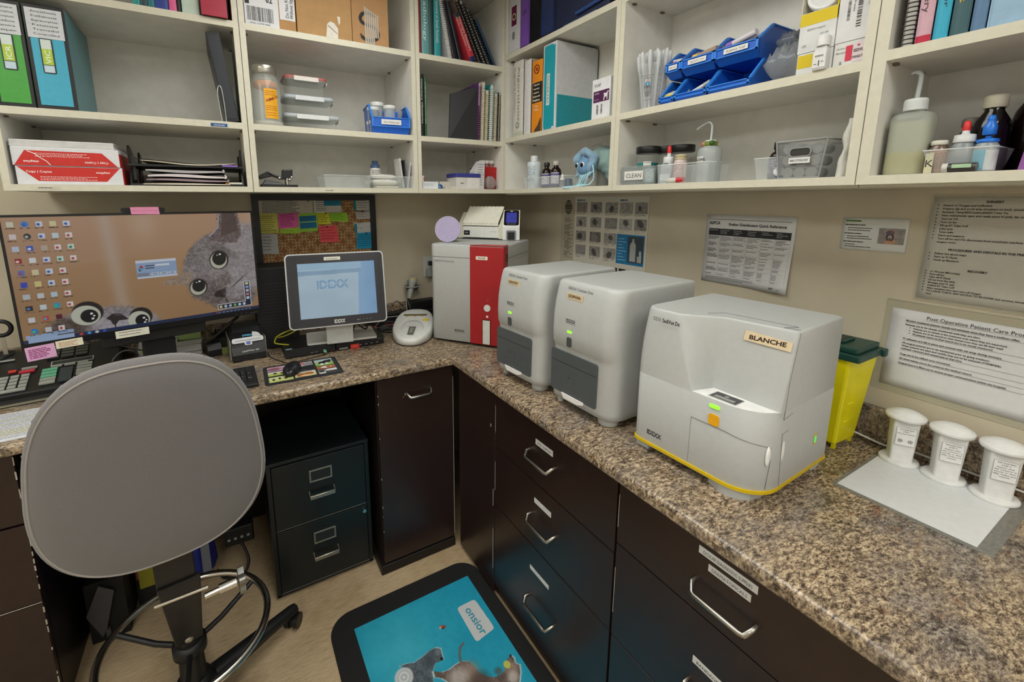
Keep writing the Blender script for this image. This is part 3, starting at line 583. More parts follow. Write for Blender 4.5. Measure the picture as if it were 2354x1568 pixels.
# ================================================================ MONITORS, COMPUTERS, BOARD
def monitor():
    # face from (-2.06,-.45) to (-1.385,-.28), z 1.10 .. 1.52
    A=V(-2.068,-.45,1.098); B=V(-1.386,-.285,1.102); W=(B-A).length; rz=math.atan2(B.y-A.y,B.x-A.x); h=.418
    t=thing('computer_monitor','large black widescreen monitor showing two grey cats, left on the worktop','monitor',(A.x,A.y,H),rz); z0=1.100-H
    G(BLACK()).box(0,W,.004,.035,z0,z0+h).build('housing',t,bevel=.002)
    g=G(M('#17171a',.3)); g.box(0,W,0,.004,z0,z0+.020); g.box(0,W,0,.004,z0+h-.007,z0+h); g.box(0,.007,0,.004,z0+.020,z0+h-.007); g.box(W-.007,W,0,.004,z0+.020,z0+h-.007)
    g.mat(M('#6d6f74',.4)); 
    for x in (W-.095,W-.075,W-.057): g.disc(front(x,-.0003,z0+.009),.0018,10)
    g.box(W-.045,W-.012,-.0004,0,z0+.005,z0+.006); g.build('bezel',t)
    def cats(U,Vv):
        asp=(W-.014)/(h-.027); X=U*asp; Y=Vv  # x 0..asp(~1.71), y up 0..1
        img=np.zeros(U.shape+(3,)); base=rgb('#b08a63')*1.0
        t1=vnoise(U,Vv,3,1)[...,None]; band=np.clip(1-abs(Vv-(.62+.18*(U-.5)))/.05,0,1)
        img=base+(rgb('#c49c76')-base)*np.clip(Vv*1.6-.5,0,1)[...,None]; img=img+(t1-.5)*.05
        up=np.clip((Vv-(.60+.16*(U-.35)))/.04,0,1)[...,None]; img=img*(1-up*.55)+rgb('#bd977c')*up*.55
        img=put(img,np.exp(-((X-(.60+.06*(1-Vv)))/.055)**2)*.55,'#c9b9ae'); img=put(img,np.exp(-((X-.86)/.10)**2-((Vv-.93)/.16)**2)*.45,'#d8c0aa')
        img=put(img,np.clip((U-.9)*9,0,1)*np.clip((Vv-.6)*4,0,1)*.4,'#d9c3b2')
        fur=vnoise(U,Vv,160,3,1.2)*.5+vnoise(U,Vv,60,4,1.5)*.3+vnoise(U,Vv,14,5)*.2
        hair=vnoise(U+.3*Vv,Vv-.8*U,220,8,.35)
        def furry(mask,c0,c1,f=fur): 
            nonlocal img
            c=rgb(c0)+(rgb(c1)-rgb(c0))*np.clip((f-.25)*1.9,0,1)[...,None]; img=img*(1-mask[...,None])+c*mask[...,None]
        edge=(hair-.5)*.05
        # --- right cat (head tilted, at right edge)
        head=ell(X+edge,Y+edge,1.47,.46,.345,.375,-.5,.07); furry(head,'#625b5c','#aba3a2')
        chin=ell(X+edge,Y,1.50,.22,.25,.20,-.35,.12); furry(chin,'#5b4e4a','#9c9290')
        side=ell(X,Y+edge,1.68,.55,.20,.35,0,.2); furry(side,'#8f898a','#bdb6b6')
        ear=pol(X+edge*.5,Y,[(1.36,.74),(1.44,.86),(1.465,1.02),(1.63,1.02),(1.66,.80),(1.60,.70)]); furry(ear,'#57494a','#8d7d7d')
        img=put(img,pol(X,Y,[(1.47,.78),(1.50,1.0),(1.61,1.01),(1.63,.82)])*.75,'#54403d'); img=put(img,seg(X,Y,1.37,.78,1.45,.86,.006,.01)+seg(X,Y,1.45,.86,1.47,1.0,.006,.01),'#b7aeb0')
        ear2=pol(X,Y+edge*.4,[(.93,.37),(1.19,.47),(1.22,.34),(1.10,.33)]); furry(ear2,'#8f7a6a','#b9a594')
        furry(ell(X+edge,Y,1.34,.50,.14,.2,-.5,.3)*.6,'#8c8486','#b5adae'); furry(ell(X+edge,Y,1.28,.30,.10,.12,0,.5)*.6,'#5a5050','#8a8182')
        furry(ell(X+edge,Y,1.45,.64,.15,.05,-.5,.6)*.5,'#4c4546','#7a7172')
        for cx,cy,rx,ry,a in ((1.432,.545,.075,.085,-.15),(1.232,.297,.068,.075,-.3)):
            img=put(img,ell(X,Y,cx,cy,rx*1.12,ry*1.1,a,.12),'#2a2222'); img=put(img,ell(X,Y,cx-.003,cy-.004,rx*.97,ry*.97,a,.06),'#cfd0ba'); img=put(img,ell(X,Y,cx+.003,cy+.014,rx*.80,ry*.80,a,.06),'#0b0d12')
            img=put(img,ell(X,Y,cx+.012,cy+.055,.010,.008),'#ffffff'); img=put(img,ell(X,Y,cx-.012,cy+.048,.006,.005),'#dfe6ee')
        img=put(img,pol(X,Y,[(1.37,.22),(1.475,.27),(1.455,.16),(1.41,.17)]),'#231b1c'); img=put(img,ell(X,Y,1.40,.21,.045,.03,.6,.3),'#2b2122')
        img=put(img,seg(X,Y,1.45,.17,1.47,.11,.004),'#3b3233'); furry(ell(X+edge,Y,1.56,.23,.11,.09,.3,.5)*.7,'#9b9296','#c9c2c6')
        for i in range(4): img=put(img,seg(X,Y,1.50+.02*i,.24+.02*i,1.62+.02*i,.33+.02*i,.0022,.003)*.7,'#4f4648')
        # --- lower-left cat peeking
        m=ell(X+edge,Y+edge,.52,-.02,.40,.245,-.12,.10); furry(m,'#7c7577','#b4acac')
        furry(ell(X+edge,Y,.28,.02,.17,.14,0,.4),'#4a3d36','#7d6d63'); furry(ell(X,Y+edge,.62,.05,.24,.10,0,.4)*.7,'#a5a0a8','#cbc7cf')
        for cx,cy,rx,ry in ((.395,.172,.095,.085),(.745,.070,.080,.078)):
            img=put(img,ell(X,Y,cx+.012,cy+.018,rx*1.06,ry*1.12,-.3,.12),'#241b1a'); img=put(img,ell(X,Y,cx-.002,cy-.004,rx,ry,-.2,.07),'#d3d6c4'); img=put(img,ell(X,Y,cx+.018,cy-.012,rx*.60,ry*.66,-.1,.08),'#0a0c10')
            for dx,dy,r in ((.02,.018,.009),(.038,-.004,.007),(.024,-.026,.009)): img=put(img,ell(X,Y,cx+.018+dx*.8,cy-.012+dy,r,r),'#ffffff')
        img=put(img,pol(X,Y,[(.515,.115),(.565,.155),(.62,.145),(.672,.085),(.60,.085),(.578,.05),(.558,.055),(.545,.095)]),'#332a2b'); img=put(img,seg(X,Y,.572,.06,.574,0,.004),'#332a2b'); furry(ell(X,Y,.60,.14,.03,.012,-.2,.4)*.6,'#5b4f50','#7a6e6f')
        # taskbar
        img=put(img,rc(X,Y,0,asp,0,.030),'#1d2f56'); img=put(img,rc(X,Y,.028,.30,.002,.034),'#a9c4e6'); img=put(img,rc(X,Y,.018,.20,.034,.066),'#a6c0e4'); img=put(img,rc(X,Y,.165,.30,.044,.072),'#9db9e2')
        for i,c in enumerate(('#d84a3a','#59a6e8','#dfe4ea','#3d62c8')): img=put(img,ell(X,Y,.345+.05*i,.015,.013,.010),c)
        img=put(img,rc(X,Y,1.36,1.37,.008,.022),'#d0453a')
        for i in range(9): img=put(img,rc(X,Y,1.38+.035*i,1.40+.035*i,.010,.018)*.8,'#c8cfdd')
        # icon tray bottom right
        fr_=rc(X,Y,1.376,1.690,.045,.098)+rc(X,Y,1.632,1.690,.045,.305); img=put(img,fr_,'#dfe3ea'); inn=rc(X,Y,1.382,1.684,.050,.093)+rc(X,Y,1.638,1.684,.050,.300); img=put(img,inn,'#1b2648')
        for i,c in enumerate(('#f0d890','#cfd6dd','#bfc7d2','#7cc04a','#cfe4f2','#dfe5ea','#22262c')): img=put(img,ell(X,Y,1.405+.043*i,.071,.014,.015,0,.2),c)
        for i,c in enumerate(('#cfe8f4','#d88a8a','#cfc9d8','#9ab9e4','#e8e0a8')): img=put(img,rc(X,Y,1.648,1.674,.115+.038*i,.140+.038*i),c)
        # dialog box
        img=put(img,rc(X,Y,.773,1.075,.432,.598),'#9db6dc'); img=put(img,rc(X,Y,.773,1.075,.572,.598),'#dde6f4'); img=put(img,rc(X,Y,.773,1.075,.432,.447),'#dce5f2'); img=put(img,rc(X,Y,.775,.86,.450,.482),'#8b93a4')
        img=put(img,rc(X,Y,.915,1.02,.537,.556),'#e8eef2'); img=put(img,rc(X,Y,.838,.905,.541,.550)+rc(X,Y,.838,.905,.518,.527),'#34384a')
        for i in range(3): img=put(img,rc(X,Y,.875+.066*i,.932+.066*i,.456,.476),'#dfe8f6'); img=put(img,rc(X,Y,.885+.066*i,.922+.066*i,.463,.469),'#3c4664')
        img=put(img,pol(X,Y,[(.792,.53),(.81,.556),(.828,.53),(.81,.522)]),'#c23a54'); img=put(img,pol(X,Y,[(.792,.525),(.81,.505),(.828,.518),(.81,.53)]),'#49b8dc'); img=put(img,pol(X,Y,[(.790,.532),(.79,.50),(.806,.50)]),'#1d2440')
        # desktop icons
        cols=[[('#dfe0c8'),('#e8dcdc'),('#c8d8ee'),('#a81c20'),('#5b7ed0'),('#2b48c8'),('#c6d2d6'),('#202226'),('#dfe6ee'),('#1f88d8')],
              [('#3d86e0'),('#26262a'),('#2d5fd0'),('#eef2f4'),('#e6dcb0'),('#e6d890'),('#d5dde2'),('#d7e6ee'),('#d04a50'),('#d5dbe2')],
              [('#dfe8f6'),('#dfe8f6'),('#c8b6a8'),('#dfe8f6'),('#dfe8f6'),('#dfe8f6'),('#c5dcec'),('#2fa6d8'),('#5a1838'),('#f2eef0')],
              [('#e8dfae'),('#cfe8f4'),('#f2eef0'),('#d8efe6'),('#f2eef0'),('#f2eef0'),('#f2eef0'),('#f2eef0')],[('#dfe8f6'),('#f2eef0'),('#d8efe6'),('#f2eef0')]]
        sub={'#dfe8f6':'#2c58c0','#f2eef0':'#d03a44','#d8efe6':'#1d8a58','#26262a':'#b8c6d0','#2d5fd0':'#f0f4fa','#3d86e0':'#2a62c4','#a81c20':'#f0dede','#5b7ed0':'#c23a44','#1f88d8':'#5ad08a','#2fa6d8':'#3fca80','#202226':'#5a88e0','#d04a50':'#4ab8d8'}
        for ci,cl in enumerate(cols):
            for ri,c in enumerate(cl):
                x=.045+.080*ci+.003*ri; y=.945-.0945*ri
                if ri==9 and ci==2: x-=.0
                img=put(img,rc(X,Y,x-.019,x+.019,y-.020,y+.020) if c not in('#26262a','#1f88d8','#2fa6d8','#3d86e0') else ell(X,Y,x,y,.021,.023),c)
                if c in sub: img=put(img,ell(X,Y,x-.004,y-.003,.010,.010),sub[c])
                wn=np.clip((vnoise(U,Vv,190,20+ri)-.35)*4,0,1); img=put(img,rc(X,Y,x-.030,x+.030,y-.036,y-.027)*wn*.8,'#3b2c26')
        return img
    printed('screen',front(.007,.0018,z0+.020),W-.014,h-.027,560,330,cats,attr_mat('desktop_picture',.3,.62),t)
    # sound bar, foot, arm
    G(M('#1a1b1c',.5)).box(.19,.50,.012,.05,z0-.040,z0-.001).build('speaker_bar',t,bevel=.003)
    g=G(BLACK()); g.box(.30,.40,.035,.07,.02,z0+.2); g.build('stand_neck',t,bevel=.004)
    g=G(BLACK()); g.prism(rrect(.22,.48,.01,.20,.03),.012); g.build('stand_foot',t,bevel=.003)
    P=t.matrix_basis
    def stick(x0,z1,w,hh,col,label,seed,rows,ink='#3a2a3a',tilt=0,y=-.0014):
        g=G(M(col,.7)); fr=t_mw@front(x0,y,z0+z1)@Matrix.Rotation(tilt,4,'Z'); g.prism([(0,0),(w,0),(w,hh),(0,hh)],.0006,fr); g.mat(M(ink,.7,noise=0))
        for i in range(rows): g.words(fr@Matrix.Translation((0,0,.0008)),w*.1,w*.92,hh*(.82-.72*i/max(rows,1))-.003,hh*.05+.0006,seed+i)
        tag(g.build('sticky_note' if 'note' in label else 'paper_slip'),label,'note')
    t_mw=Matrix.Translation((A.x,A.y,H))@Matrix.Rotation(rz,4,'Z')
    stick(.008,-.036,.068,.045,'#d8a6cc','pink sticky note on the lower left corner of the large monitor',1,6,'#8a2a6a',.05,-.0016)
    stick(.077,-.010,.066,.025,'#e6e0c8','cream paper slip on the lower bezel, right of the pink sticky note',2,4,'#a8703a',.02,-.0016)
    stick(.227,-.010,.094,.026,'#dedccb','long cream paper slip on the middle of the lower monitor bezel',3,2,'#3a3a3a',0,-.0016)
    # webcam with a folded note over it
    w=thing('webcam','black webcam clipped on top of the large monitor','webcam',t_mw@V(W*.505,.012,z0+h),rz)
    g=G(M('#1b1b1d',.35)); g.prism(rrect(-.062,.062,.0005,.017,.007),.022,front(0,.008,0)@Matrix.Translation((0,0,-.022))); g.build('body',w,bevel=.002)
    g=G(M('#2a2a2c',.5)); g.box(-.018,.018,-.014,.02,.0002,.003); g.build('clip',w)
    g=G(M('#d47aa0',.7)).box(-.040,.041,-.0022,-.0016,-.006,.021) if 0 else None
    g=G(M('#d98aac',.7)); fr=t_mw@front(W*.505,-.0105,z0+h); g.prism([(-.039,-.0045),(.041,-.006),(.039,.0195),(-.040,.0195)],.0008,fr); g.mat(M('#c46a92',.7)).rect(fr@Matrix.Translation((0,0,.001)),-.038,.039,.006,.0075)
    tag(g.build('sticky_note'),'pink sticky note folded over the webcam above the large monitor','note')
monitor()

def stanley():
    A=V(-1.301,-.452,1.050); W=.388; rz=math.atan2(-.05,.384); h=.302; tilt=math.atan2(.05,.29)
    t=thing('touchscreen_monitor','square silver-framed touchscreen with a STANLEY sticker and pale blue display','monitor',(A.x,A.y,H),rz); z0=A.z-H
    T=Matrix.Translation((0,0,z0))@Matrix.Rotation(-tilt,4,'X')
    g=G(M('#c3c5c4',.35)).tf(T); fr=front(0,.040,0); g.prism(rrect(0,W,0,h,.018),.038,fr); g.build('housing',t,bevel=.002)
    g=G(M('#26262c',.22,spec=.6)).tf(T); g.prism(rrect(.005,W-.005,.005,h-.005,.014),.002,front(0,.0022,0)); gl=g.build('glass_front',t)
    sx0,sx1,sz0,sz1=.045,.348,.040,.262
    def disp_(U,Vv):
        img=np.zeros(U.shape+(3,))+rgb('#8fb4d6'); r=np.clip((U-.72)/.28,0,1)[...,None]; img=img*(1-r*.35)+rgb('#5e95cc')*r*.35
        pane=(U<.79-.045*(1-Vv)); img=np.where(pane[...,None],rgb('#aac4d4')+(Vv*.03)[...,None],img)
        tb=((Vv>.80-.02*(1-U))&(Vv<.865-.02*(1-U)+.012)&(U<.80)); img=np.where(tb[...,None],rgb('#86a9c4'),img); top=(Vv>.875)&(U<.82); img=np.where(top[...,None],rgb('#9cc0da'),img)
        img+=(vnoise(U,Vv,5,3)-.5)[...,None]*.03; return img
    printed('display',T@front(sx0,-.0006,sz0),sx1-sx0,sz1-sz0,160,120,disp_,attr_mat('touchscreen_picture',.25,.80),gl)
    g=G(M('#5f7f9f',.4,emit=.45,noise=0)).tf(T); logo(g,front(sx0+.068,-.0011,sz0+.118),.034,width=.125); g.build('display_logo',gl)
    g=G(M('#d8d8d4',.4)).tf(T); logo(g,front(.172,-.0006,.0135),.0145,width=.043); 
    for i in range(4): g.disc(front(.275+.014*i,-.0006,.019),.0012,8)
    g.rect(front(0,-.0006,0),.263,.270,.018,.0195); g.build('bezel_lettering',gl)
    g=G(M('#dcd8cc',.6)).tf(T); g.box(.148,.212,-.0012,-.0002,h-.030,h-.0185+.002); g.mat(M('#6f6a60',.6)); g.text('STANLEY',front(.180,-.0014,h-.0275),.009,'C',bold=.02,width=.048); g.build('name_sticker',t)
    g=G(M('#c9cbc8',.4)); g.box(.14,.25,.055,.085,.045,z0+.10); g.build('stand_neck',t,bevel=.004)
    # foot plate
    P=[at(698,792,'z',.960),at(862,770,'z',.960),at(850,752,'z',.960),at(685,764,'z',.960)]
    im=(Matrix.Translation((A.x,A.y,H))@Matrix.Rotation(rz,4,'Z')).inverted()
    q=[(.060,.085),(.350,.107),(.350,.255),(.062,.255)]
    g=G(M('#d2d3d0',.35)); g.prism(rrect(.062,.355,.085,.255,.012),.009,Matrix.Translation((0,0,.0405))); g.build('stand_foot',t,bevel=.002)
stanley()
def mini_pc(x0,x1,label,which):
    t=thing('small_computer',label,'computer',(x0,-.386,H),0); w=x1-x0; d=.20; h=.038
    G(M('#1b1b1d',.45)).box(0,w,0,d,.003,h).build('case',t,bevel=.002)
    for x in (.02,w-.02):
        for y in (.02,d-.02): G(M('#0e0e0e',.8)).cyl((x,y,0),(x,y,.004),.007,n=10).build('rubber_foot',t)
    g=G(M('#303033',.5))
    if which==0:
        for z in (.010,.018,.026): g.box(.001,w-.001,-.0025,0,z,z+.0042)
    else:
        for i in range(5): g.box(.004,w-.004,-.0015,0,.018+.0038*i,.0200+.0038*i)
    g.build('front_grille',t)
    g=G(M('#8d9498',.4))
    for i,x in enumerate((.10,.118,.15) if which==0 else (.10,.125,.15,.175)): g.box(x,x+.010,-.003,-.0005,.011,.0135)
    g.build('port',t)
    if which==0:
        g=G(M('#9ec3da',.5)); g.prism(rrect(.004,.030,.006,.016,.003),.0005,Matrix.Translation((0,0,h))); g.build('blue_badge',t)
    else:
        g=G(M('#77777a',.5)); g.text('Tandberg',front(.150,-.0017,.0285),.009,width=.045); g.mat(M('#9a9a98',.5)).box(.012,.048,-.0022,-.0012,.004,.012); g.mat(M('#c6c6c2',.5)); g.build('maker_lettering',t)
        g=G(M('#e23a2c',.6)); g.box(.060,.098,-.0035,-.0018,.000,.020); g.mat(M('#f2a090',.6)); g.words(front(0,-.0037,0),.063,.096,.013,.0014,3); g.words(front(0,-.0037,0),.063,.096,.008,.0014,4); g.build('red_sticker',t)
mini_pc(-1.318,-1.116,'flat black mini computer under the left half of the touchscreen stand',0)
mini_pc(-1.112,-.900,'flat black mini computer with a red sticker, under the right half of the touchscreen stand',1)
def sub_tower():
    t=thing('computer_tower','black computer tower standing behind the touchscreen monitor, against the back wall','computer',(-1.40,-.21,H),0)
    G(M('#131314',.6)).box(.0,.165,.0,.18,0,.36).build('case',t,bevel=.003); g=G(M('#1f1f21',.6))
    for i in range(20): g.box(.004,.16,-.001,0,.02+.014*i,.026+.014*i)
    g.build('front_grille',t)
sub_tower()
# ---- cork board
def board():
    x0=ax_(577,455,-.02); x1=ax_(863,455,-.02); zt=1.586; zb=at(862,560,'y',-.02).z*0+1.075
    x1=ax_(862,455,-.02)
    t=thing('pinboard','black-framed cork pinboard with cream lattice pattern, on the back wall','pinboard',(0,0,0)); fw=.028
    def cork(U,Vv):
        w=x1-x0-2*fw; h=zt-zb-2*fw; X=U*w; Y=Vv*h; img=np.zeros(U.shape+(3,))+rgb('#8a5f38'); img+=((vnoise(U,Vv,150,2)-.5)*.16)[...,None]
        s=.062; lw=.0021; m=np.zeros(U.shape)
        for par in (0,1):
            gx=(X/s+par*.5)%1-.5; gy=(Y/s+par*.5)%1-.5
            gx*=s; gy*=s; a=.0245; r=.013
            q=np.hypot(np.maximum(abs(gx)-(a-r),0),np.maximum(abs(gy)-(a-r),0))-r
            m=np.maximum(m,np.clip((lw/2-abs(q))/.0012+.5,0,1))
        return put(img,m,'#cdbb8a')
    g=G(M('#141416',.4)); 
    g.box(x0,x1,-.022,-.001,zt-fw,zt); g.box(x0,x1,-.022,-.001,zb,zb+fw); g.box(x0,x0+fw,-.022,-.001,zb+fw,zt-fw); g.box(x1-fw,x1,-.022,-.001,zb+fw,zt-fw); g.build('frame',t)
    printed('cork',front(x0+fw,-.010,zb+fw),x1-x0-2*fw,zt-zb-2*fw,300,230,cork,attr_mat('cork_lattice',.85),t)
    def note(px,col,name,label,rows,ink,seed=1,fill=.8,extra=None,y=-.0125):
        p=[at(u,v,'y',y) for u,v in px]; P=[(a.x,a.z) for a in p]; g=G(M(col,.75)); fr=front(0,y,0); g.prism(P,.0004,fr@Matrix.Translation((0,0,0)))
        bl,br,tr,tl=[V(a[0],y-.0007,a[1]) for a in P]; w=(br-bl).length; h=(tl-bl).length; f=frame(bl,br-bl,(tl-bl)); g.mat(M(ink,.75,noise=0))
        for i in range(rows): g.words(f,w*.08,w*.94,h*(.88-.82*i/rows)-h*.02,min(h*.045,.0028),seed*31+i,fill)
        if extra:
            for c,a0,a1,b0,b1 in extra: g.mat(M(c,.75)); g.rect(f@Matrix.Translation((0,0,.0003)),a0*w,a1*w,b0*h,b1*h)
            g.mat(M('#14405a',.7,noise=0))
            for c,a0,a1,b0,b1 in extra:
                for i in range(3): g.words(f@Matrix.Translation((0,0,.0005)),a0*w+.002,a1*w-.002,(b0+(b1-b0)*(.75-.25*i))*h,.0016,seed+i)
        tag(g.build(name),label,'note' if 'note' in name else 'paper')
    note([(592,498),(720,492),(718,458),(591,460)],'#b9b4a6','printed_sheet','wide printed sheet pinned along the top left of the pinboard',10,'#54504a',1)
    note([(722,490),(786,488),(783,457),(720,458)],'#c3c2ba','printed_sheet','white printed card with a blue box, top middle of the pinboard',6,'#4a4a48',2,.4,[('#1d7f9c',.36,.98,.5,.98)])
    note([(595,538),(642,536),(637,490),(590,492)],'#bdb95c','sticky_note','dull yellow sticky note at the left of the pinboard',8,'#6a6430',3,y=-.0135)
    note([(644,537),(690,537),(688,520),(642,522)],'#9dc23c','sticky_note','strip of green sticky note under the pink one on the pinboard',2,'#3a5a1a',4,y=-.0134)
    note([(642,527),(687,522),(685,489),(638,492)],'#d4609c','sticky_note','bright pink sticky note at the top of the pinboard',7,'#7a1a58',5,y=-.0142)
    note([(689,534),(731,531),(729,489),(685,491)],'#8fbf3f','sticky_note','green sticky note with two blue boxes on the pinboard',0,'#2a5a1a',6,.8,[('#1b6a94',.05,.95,.55,.85),('#1b6a94',.05,.95,.18,.5)],y=-.0134)
    note([(732,516),(760,515),(756,488),(729,490)],'#c9c936','sticky_note','small yellow sticky note right of the blue boxes on the pinboard',5,'#4a4a10',7,y=-.0142)
    note([(760,508),(801,510),(798,489),(757,490)],'#95cc34','sticky_note','wide lime sticky note at the upper right of the pinboard',4,'#2a3a10',8,y=-.0134)
    note([(737,558),(780,556),(774,518),(732,519)],'#e0565c','sticky_note','coral red sticky note hanging in the middle of the pinboard',5,'#8a1a28',9,y=-.0142)
    note([(602,584),(641,584),(637,538),(598,539)],'#b5b5b3','printed_sheet','small grey printed card below the yellow sticky note',5,'#55555a',10,.5)
    note([(814,484),(854,484),(851,458),(812,458)],'#b9b9b4','printed_sheet','white card at the top right corner of the pinboard',4,'#6a6a68',11,.7,[('#1d8a9c',0,.13,0,1)])
    note([(820,504),(855,503),(853,485),(817,487)],'#bdbab8','printed_sheet','small crumpled white slip pinned at the right of the pinboard',3,'#4a4a4c',12,.6,y=-.0142)
    note([(816,536),(856,534),(855,511),(814,512)],'#c6c6c4','printed_sheet','white tag at the right of the pinboard, above the blue sticky note',2,'#77777a',13,.4,[('#1d8a9c',0,.14,0,.9)])
    note([(820,572),(858,571),(856,533),(820,536)],'#1e93bd','sticky_note','blue sticky note at the lower right of the pinboard',6,'#0e4a66',14,y=-.0142)
    for u,v,lab,c in ((752,521,'black push pin in the coral red sticky note','#1a1018'),(833,486,'black push pin in the crumpled white slip','#141012'),(842,536,'dark blue push pin in the blue sticky note','#14305a'),(708,462,'olive push pin in the wide printed sheet','#55601e'),(749,491,'olive push pin between the yellow and the lime sticky notes','#55601e')):
        p=at(u,v,'y',-.016); g=G(M(c,.4)).cyl((p.x,-.014,p.z),(p.x,-.024,p.z),.0042,.0034,12); tag(g.build('push_pin'),lab,'push pin')
board()
# ================================================================ SHELF CONTENT BUILDERS (local x along the shelf, y inwards, z up)
def spot(side,a,off,z): return ((a,UL+off,z),0) if side=='L' else ((UR+off,a,z),-PI/2)
def S(name,label,cat,side,a,off,z,group=None,lean=0,turn=0):
    loc,rz=spot(side,a,off,z); t=thing(name,label,cat,loc,rz+turn,group)
    if lean: t.rotation_euler=(0,lean,rz+turn)
    return t
F_=lambda x,y,z:frame((x,y,z),(1,0,0),(0,0,1))
def vert(x,y,z): return frame((x,y,z),(0,0,-1),(1,0,0))  # text running down a spine
def vertup(x,y,z): return frame((x,y,z),(0,0,1),(-1,0,0))
def book(side,a,off,z,w,d,h,col,label,title=None,tc='#e8e4d8',lean=0,group=None,ts=.6,name='book',bands=None,pg='#d9d2c0',rough=.45,sub=None,cat='book'):
    t=S(name,label,cat,side,a,off,z,group,lean); m=M(col,rough); g=G(m); c=.0025 if w>.012 else .0012
    g.box(0,c,.003,d,0,h); g.box(w-c,w,.003,d,0,h); 
    n=6; P=[(w/2-w/2*math.cos(PI*i/n),.004-.004*math.sin(PI*i/n)) for i in range(n+1)]
    g.prism(P+[(w,.007),(0,.007)],h); g.build('cover',t)
    G(M(pg,.8)).box(c,w-c,.007,d-.004,.004,h-.005).build('pages',t)
    if bands:
        g=G()
        for bc,z0,z1 in bands: g.mat(M(bc,.5)); g.prism([(x,y-.0004) for x,y in P]+[(w,.006),(0,.006)],(z1-z0)*h,Matrix.Translation((0,0,z0*h)))
        g.build('spine_panel',t)
    if title:
        g=G(M(tc,.5,noise=0)); z0,z1,s=(.93,.15,title)
        g.text(title,vert(w*.5-w*ts*.36*(1 if not sub else .1),-.0007,h*.93),w*ts,width=h*.72)
        if sub: g.text(sub,vert(w*.12,-.0006,h*.93),w*ts*.6,width=h*.6)
        g.build('spine_lettering',t)
    return t
def binder(side,a,off,z,w,d,h,col,label,edge='#141416',lean=0,group=None,win=None,cover=None,half=None):
    t=S('ring_binder',label,'binder',side,a,off,z,group,lean); m=M(cover or col,.4); g=G(m)
    g.box(0,.003,.004,d,0,h); g.box(w-.003,w,.004,d,0,h); 
    if half: g.mat(M(half,.4)); g.box(-.0004,.0032,.006,d-.004,.004,h*.42); g.box(w-.0032,w+.0004,.006,d-.004,.004,h*.40)
    g.build('cover',t,bevel=.001)
    g=G(M(edge,.4)); g.box(0,w,0,.004,0,h); sp=g.build('spine',t,bevel=.0012)
    if win or col!=edge:
        g=G(M(col,.35)); mx=.10*w; g.box(mx,w-mx,-.0012,0,.012,h-.012); g.build('spine_insert',sp)
    G(M('#d8d6d0',.8)).box(.006,w-.006,.02,d-.01,.01,h-.02).build('pages',t)
    g=G(STEEL()); 
    for q in (.25,.5,.75): g.tube([(w*.3,d*.12,h*q),(w*.3,.012,h*q),(w*.7,.012,h*q),(w*.7,d*.12,h*q)],.0015,6)
    g.build('ring_mechanism',t)
    return t
def spiral(side,a,off,z,w,d,h,col,label,coil='#c9c6bd',lean=0,group=None,pitch=.0085,r=None,cat='notebook',thick=.0013):
    t=S('spiral_notebook',label,cat,side,a,off,z,group,lean); g=G(M(col,.5)); g.box(0,.0012,.004,d,0,h); g.box(w-.0012,w,.004,d,0,h); g.build('cover',t)
    G(M('#cfccc4',.8)).box(.0014,w-.0014,.006,d-.003,.002,h-.002).build('pages',t)
    g=G(M(coil,.35,metal=0 if coil!='#c9c6bd' else .8)); r=r or w*.62; zz=.006; n=int((h-.01)/pitch)
    for i in range(n): g.tube([(w/2+r*math.cos(k*PI/5),.004+r*.8*math.sin(k*PI/5),zz+i*pitch) for k in range(10)],thick,5,closed=True)
    g.build('coil',t)
    return t
def carton(side,a,off,z,w,d,h,col,label,name='box',cat='box',lean=0,turn=0,group=None,prints=None,flap=True,rough=.8):
    t=S(name,label,cat,side,a,off,z,group,lean,turn); g=G(M(col,rough,noise=.05,nscale=25)); g.box(0,w,0,d,0,h)
    g.build('carton',t,bevel=.0008)
    if flap: g=G(M('#6b5a44' if col.startswith('#b') or col.startswith('#a') else '#a9a9a6',.8)); g.box(w*.02,w*.98,d*.495,d*.505,h,h+.0004); g.build('flap_seam',t)
    if prints:
        g=G()
        for p in prints:
            g.mat(M(p[0],.6,noise=0))
            if p[1]=='r': g.rect(F_(0,-.0003-.0002*prints.index(p),0),*[v*(w if i<2 else h) for i,v in enumerate(p[2:6])])
            elif p[1]=='t': g.text(p[2],F_(p[3]*w,-.0004-.0002*prints.index(p),p[4]*h),p[5],bold=p[7] if len(p)>7 else 0,width=p[6]*w if p[6] else None)
            elif p[1]=='v': g.text(p[2],vert(p[3]*w,-.0004-.0002*prints.index(p),p[4]*h),p[5],width=p[6]*h)
            elif p[1]=='u': g.text(p[2],vertup(p[3]*w,-.0004-.0002*prints.index(p),p[4]*h),p[5],width=p[6]*h)
            elif p[1]=='b': # barcode x0,x1,z0,z1, dir
                x0,x1,z0,z1=p[2]*w,p[3]*w,p[4]*h,p[5]*h; r=random.Random(5); q=0; horiz=p[6]
                while q<1:
                    s=r.uniform(.008,.03)
                    if horiz: g.rect(F_(0,-.0004-.0002*prints.index(p),0),x0+(x1-x0)*q,x0+(x1-x0)*min(1,q+s),z0,z1)
                    else: g.rect(F_(0,-.0004-.0002*prints.index(p),0),x0,x1,z0+(z1-z0)*q,z0+(z1-z0)*min(1,q+s))
                    q+=s+r.uniform(.008,.03)
        g.build('printing',t)
    return t
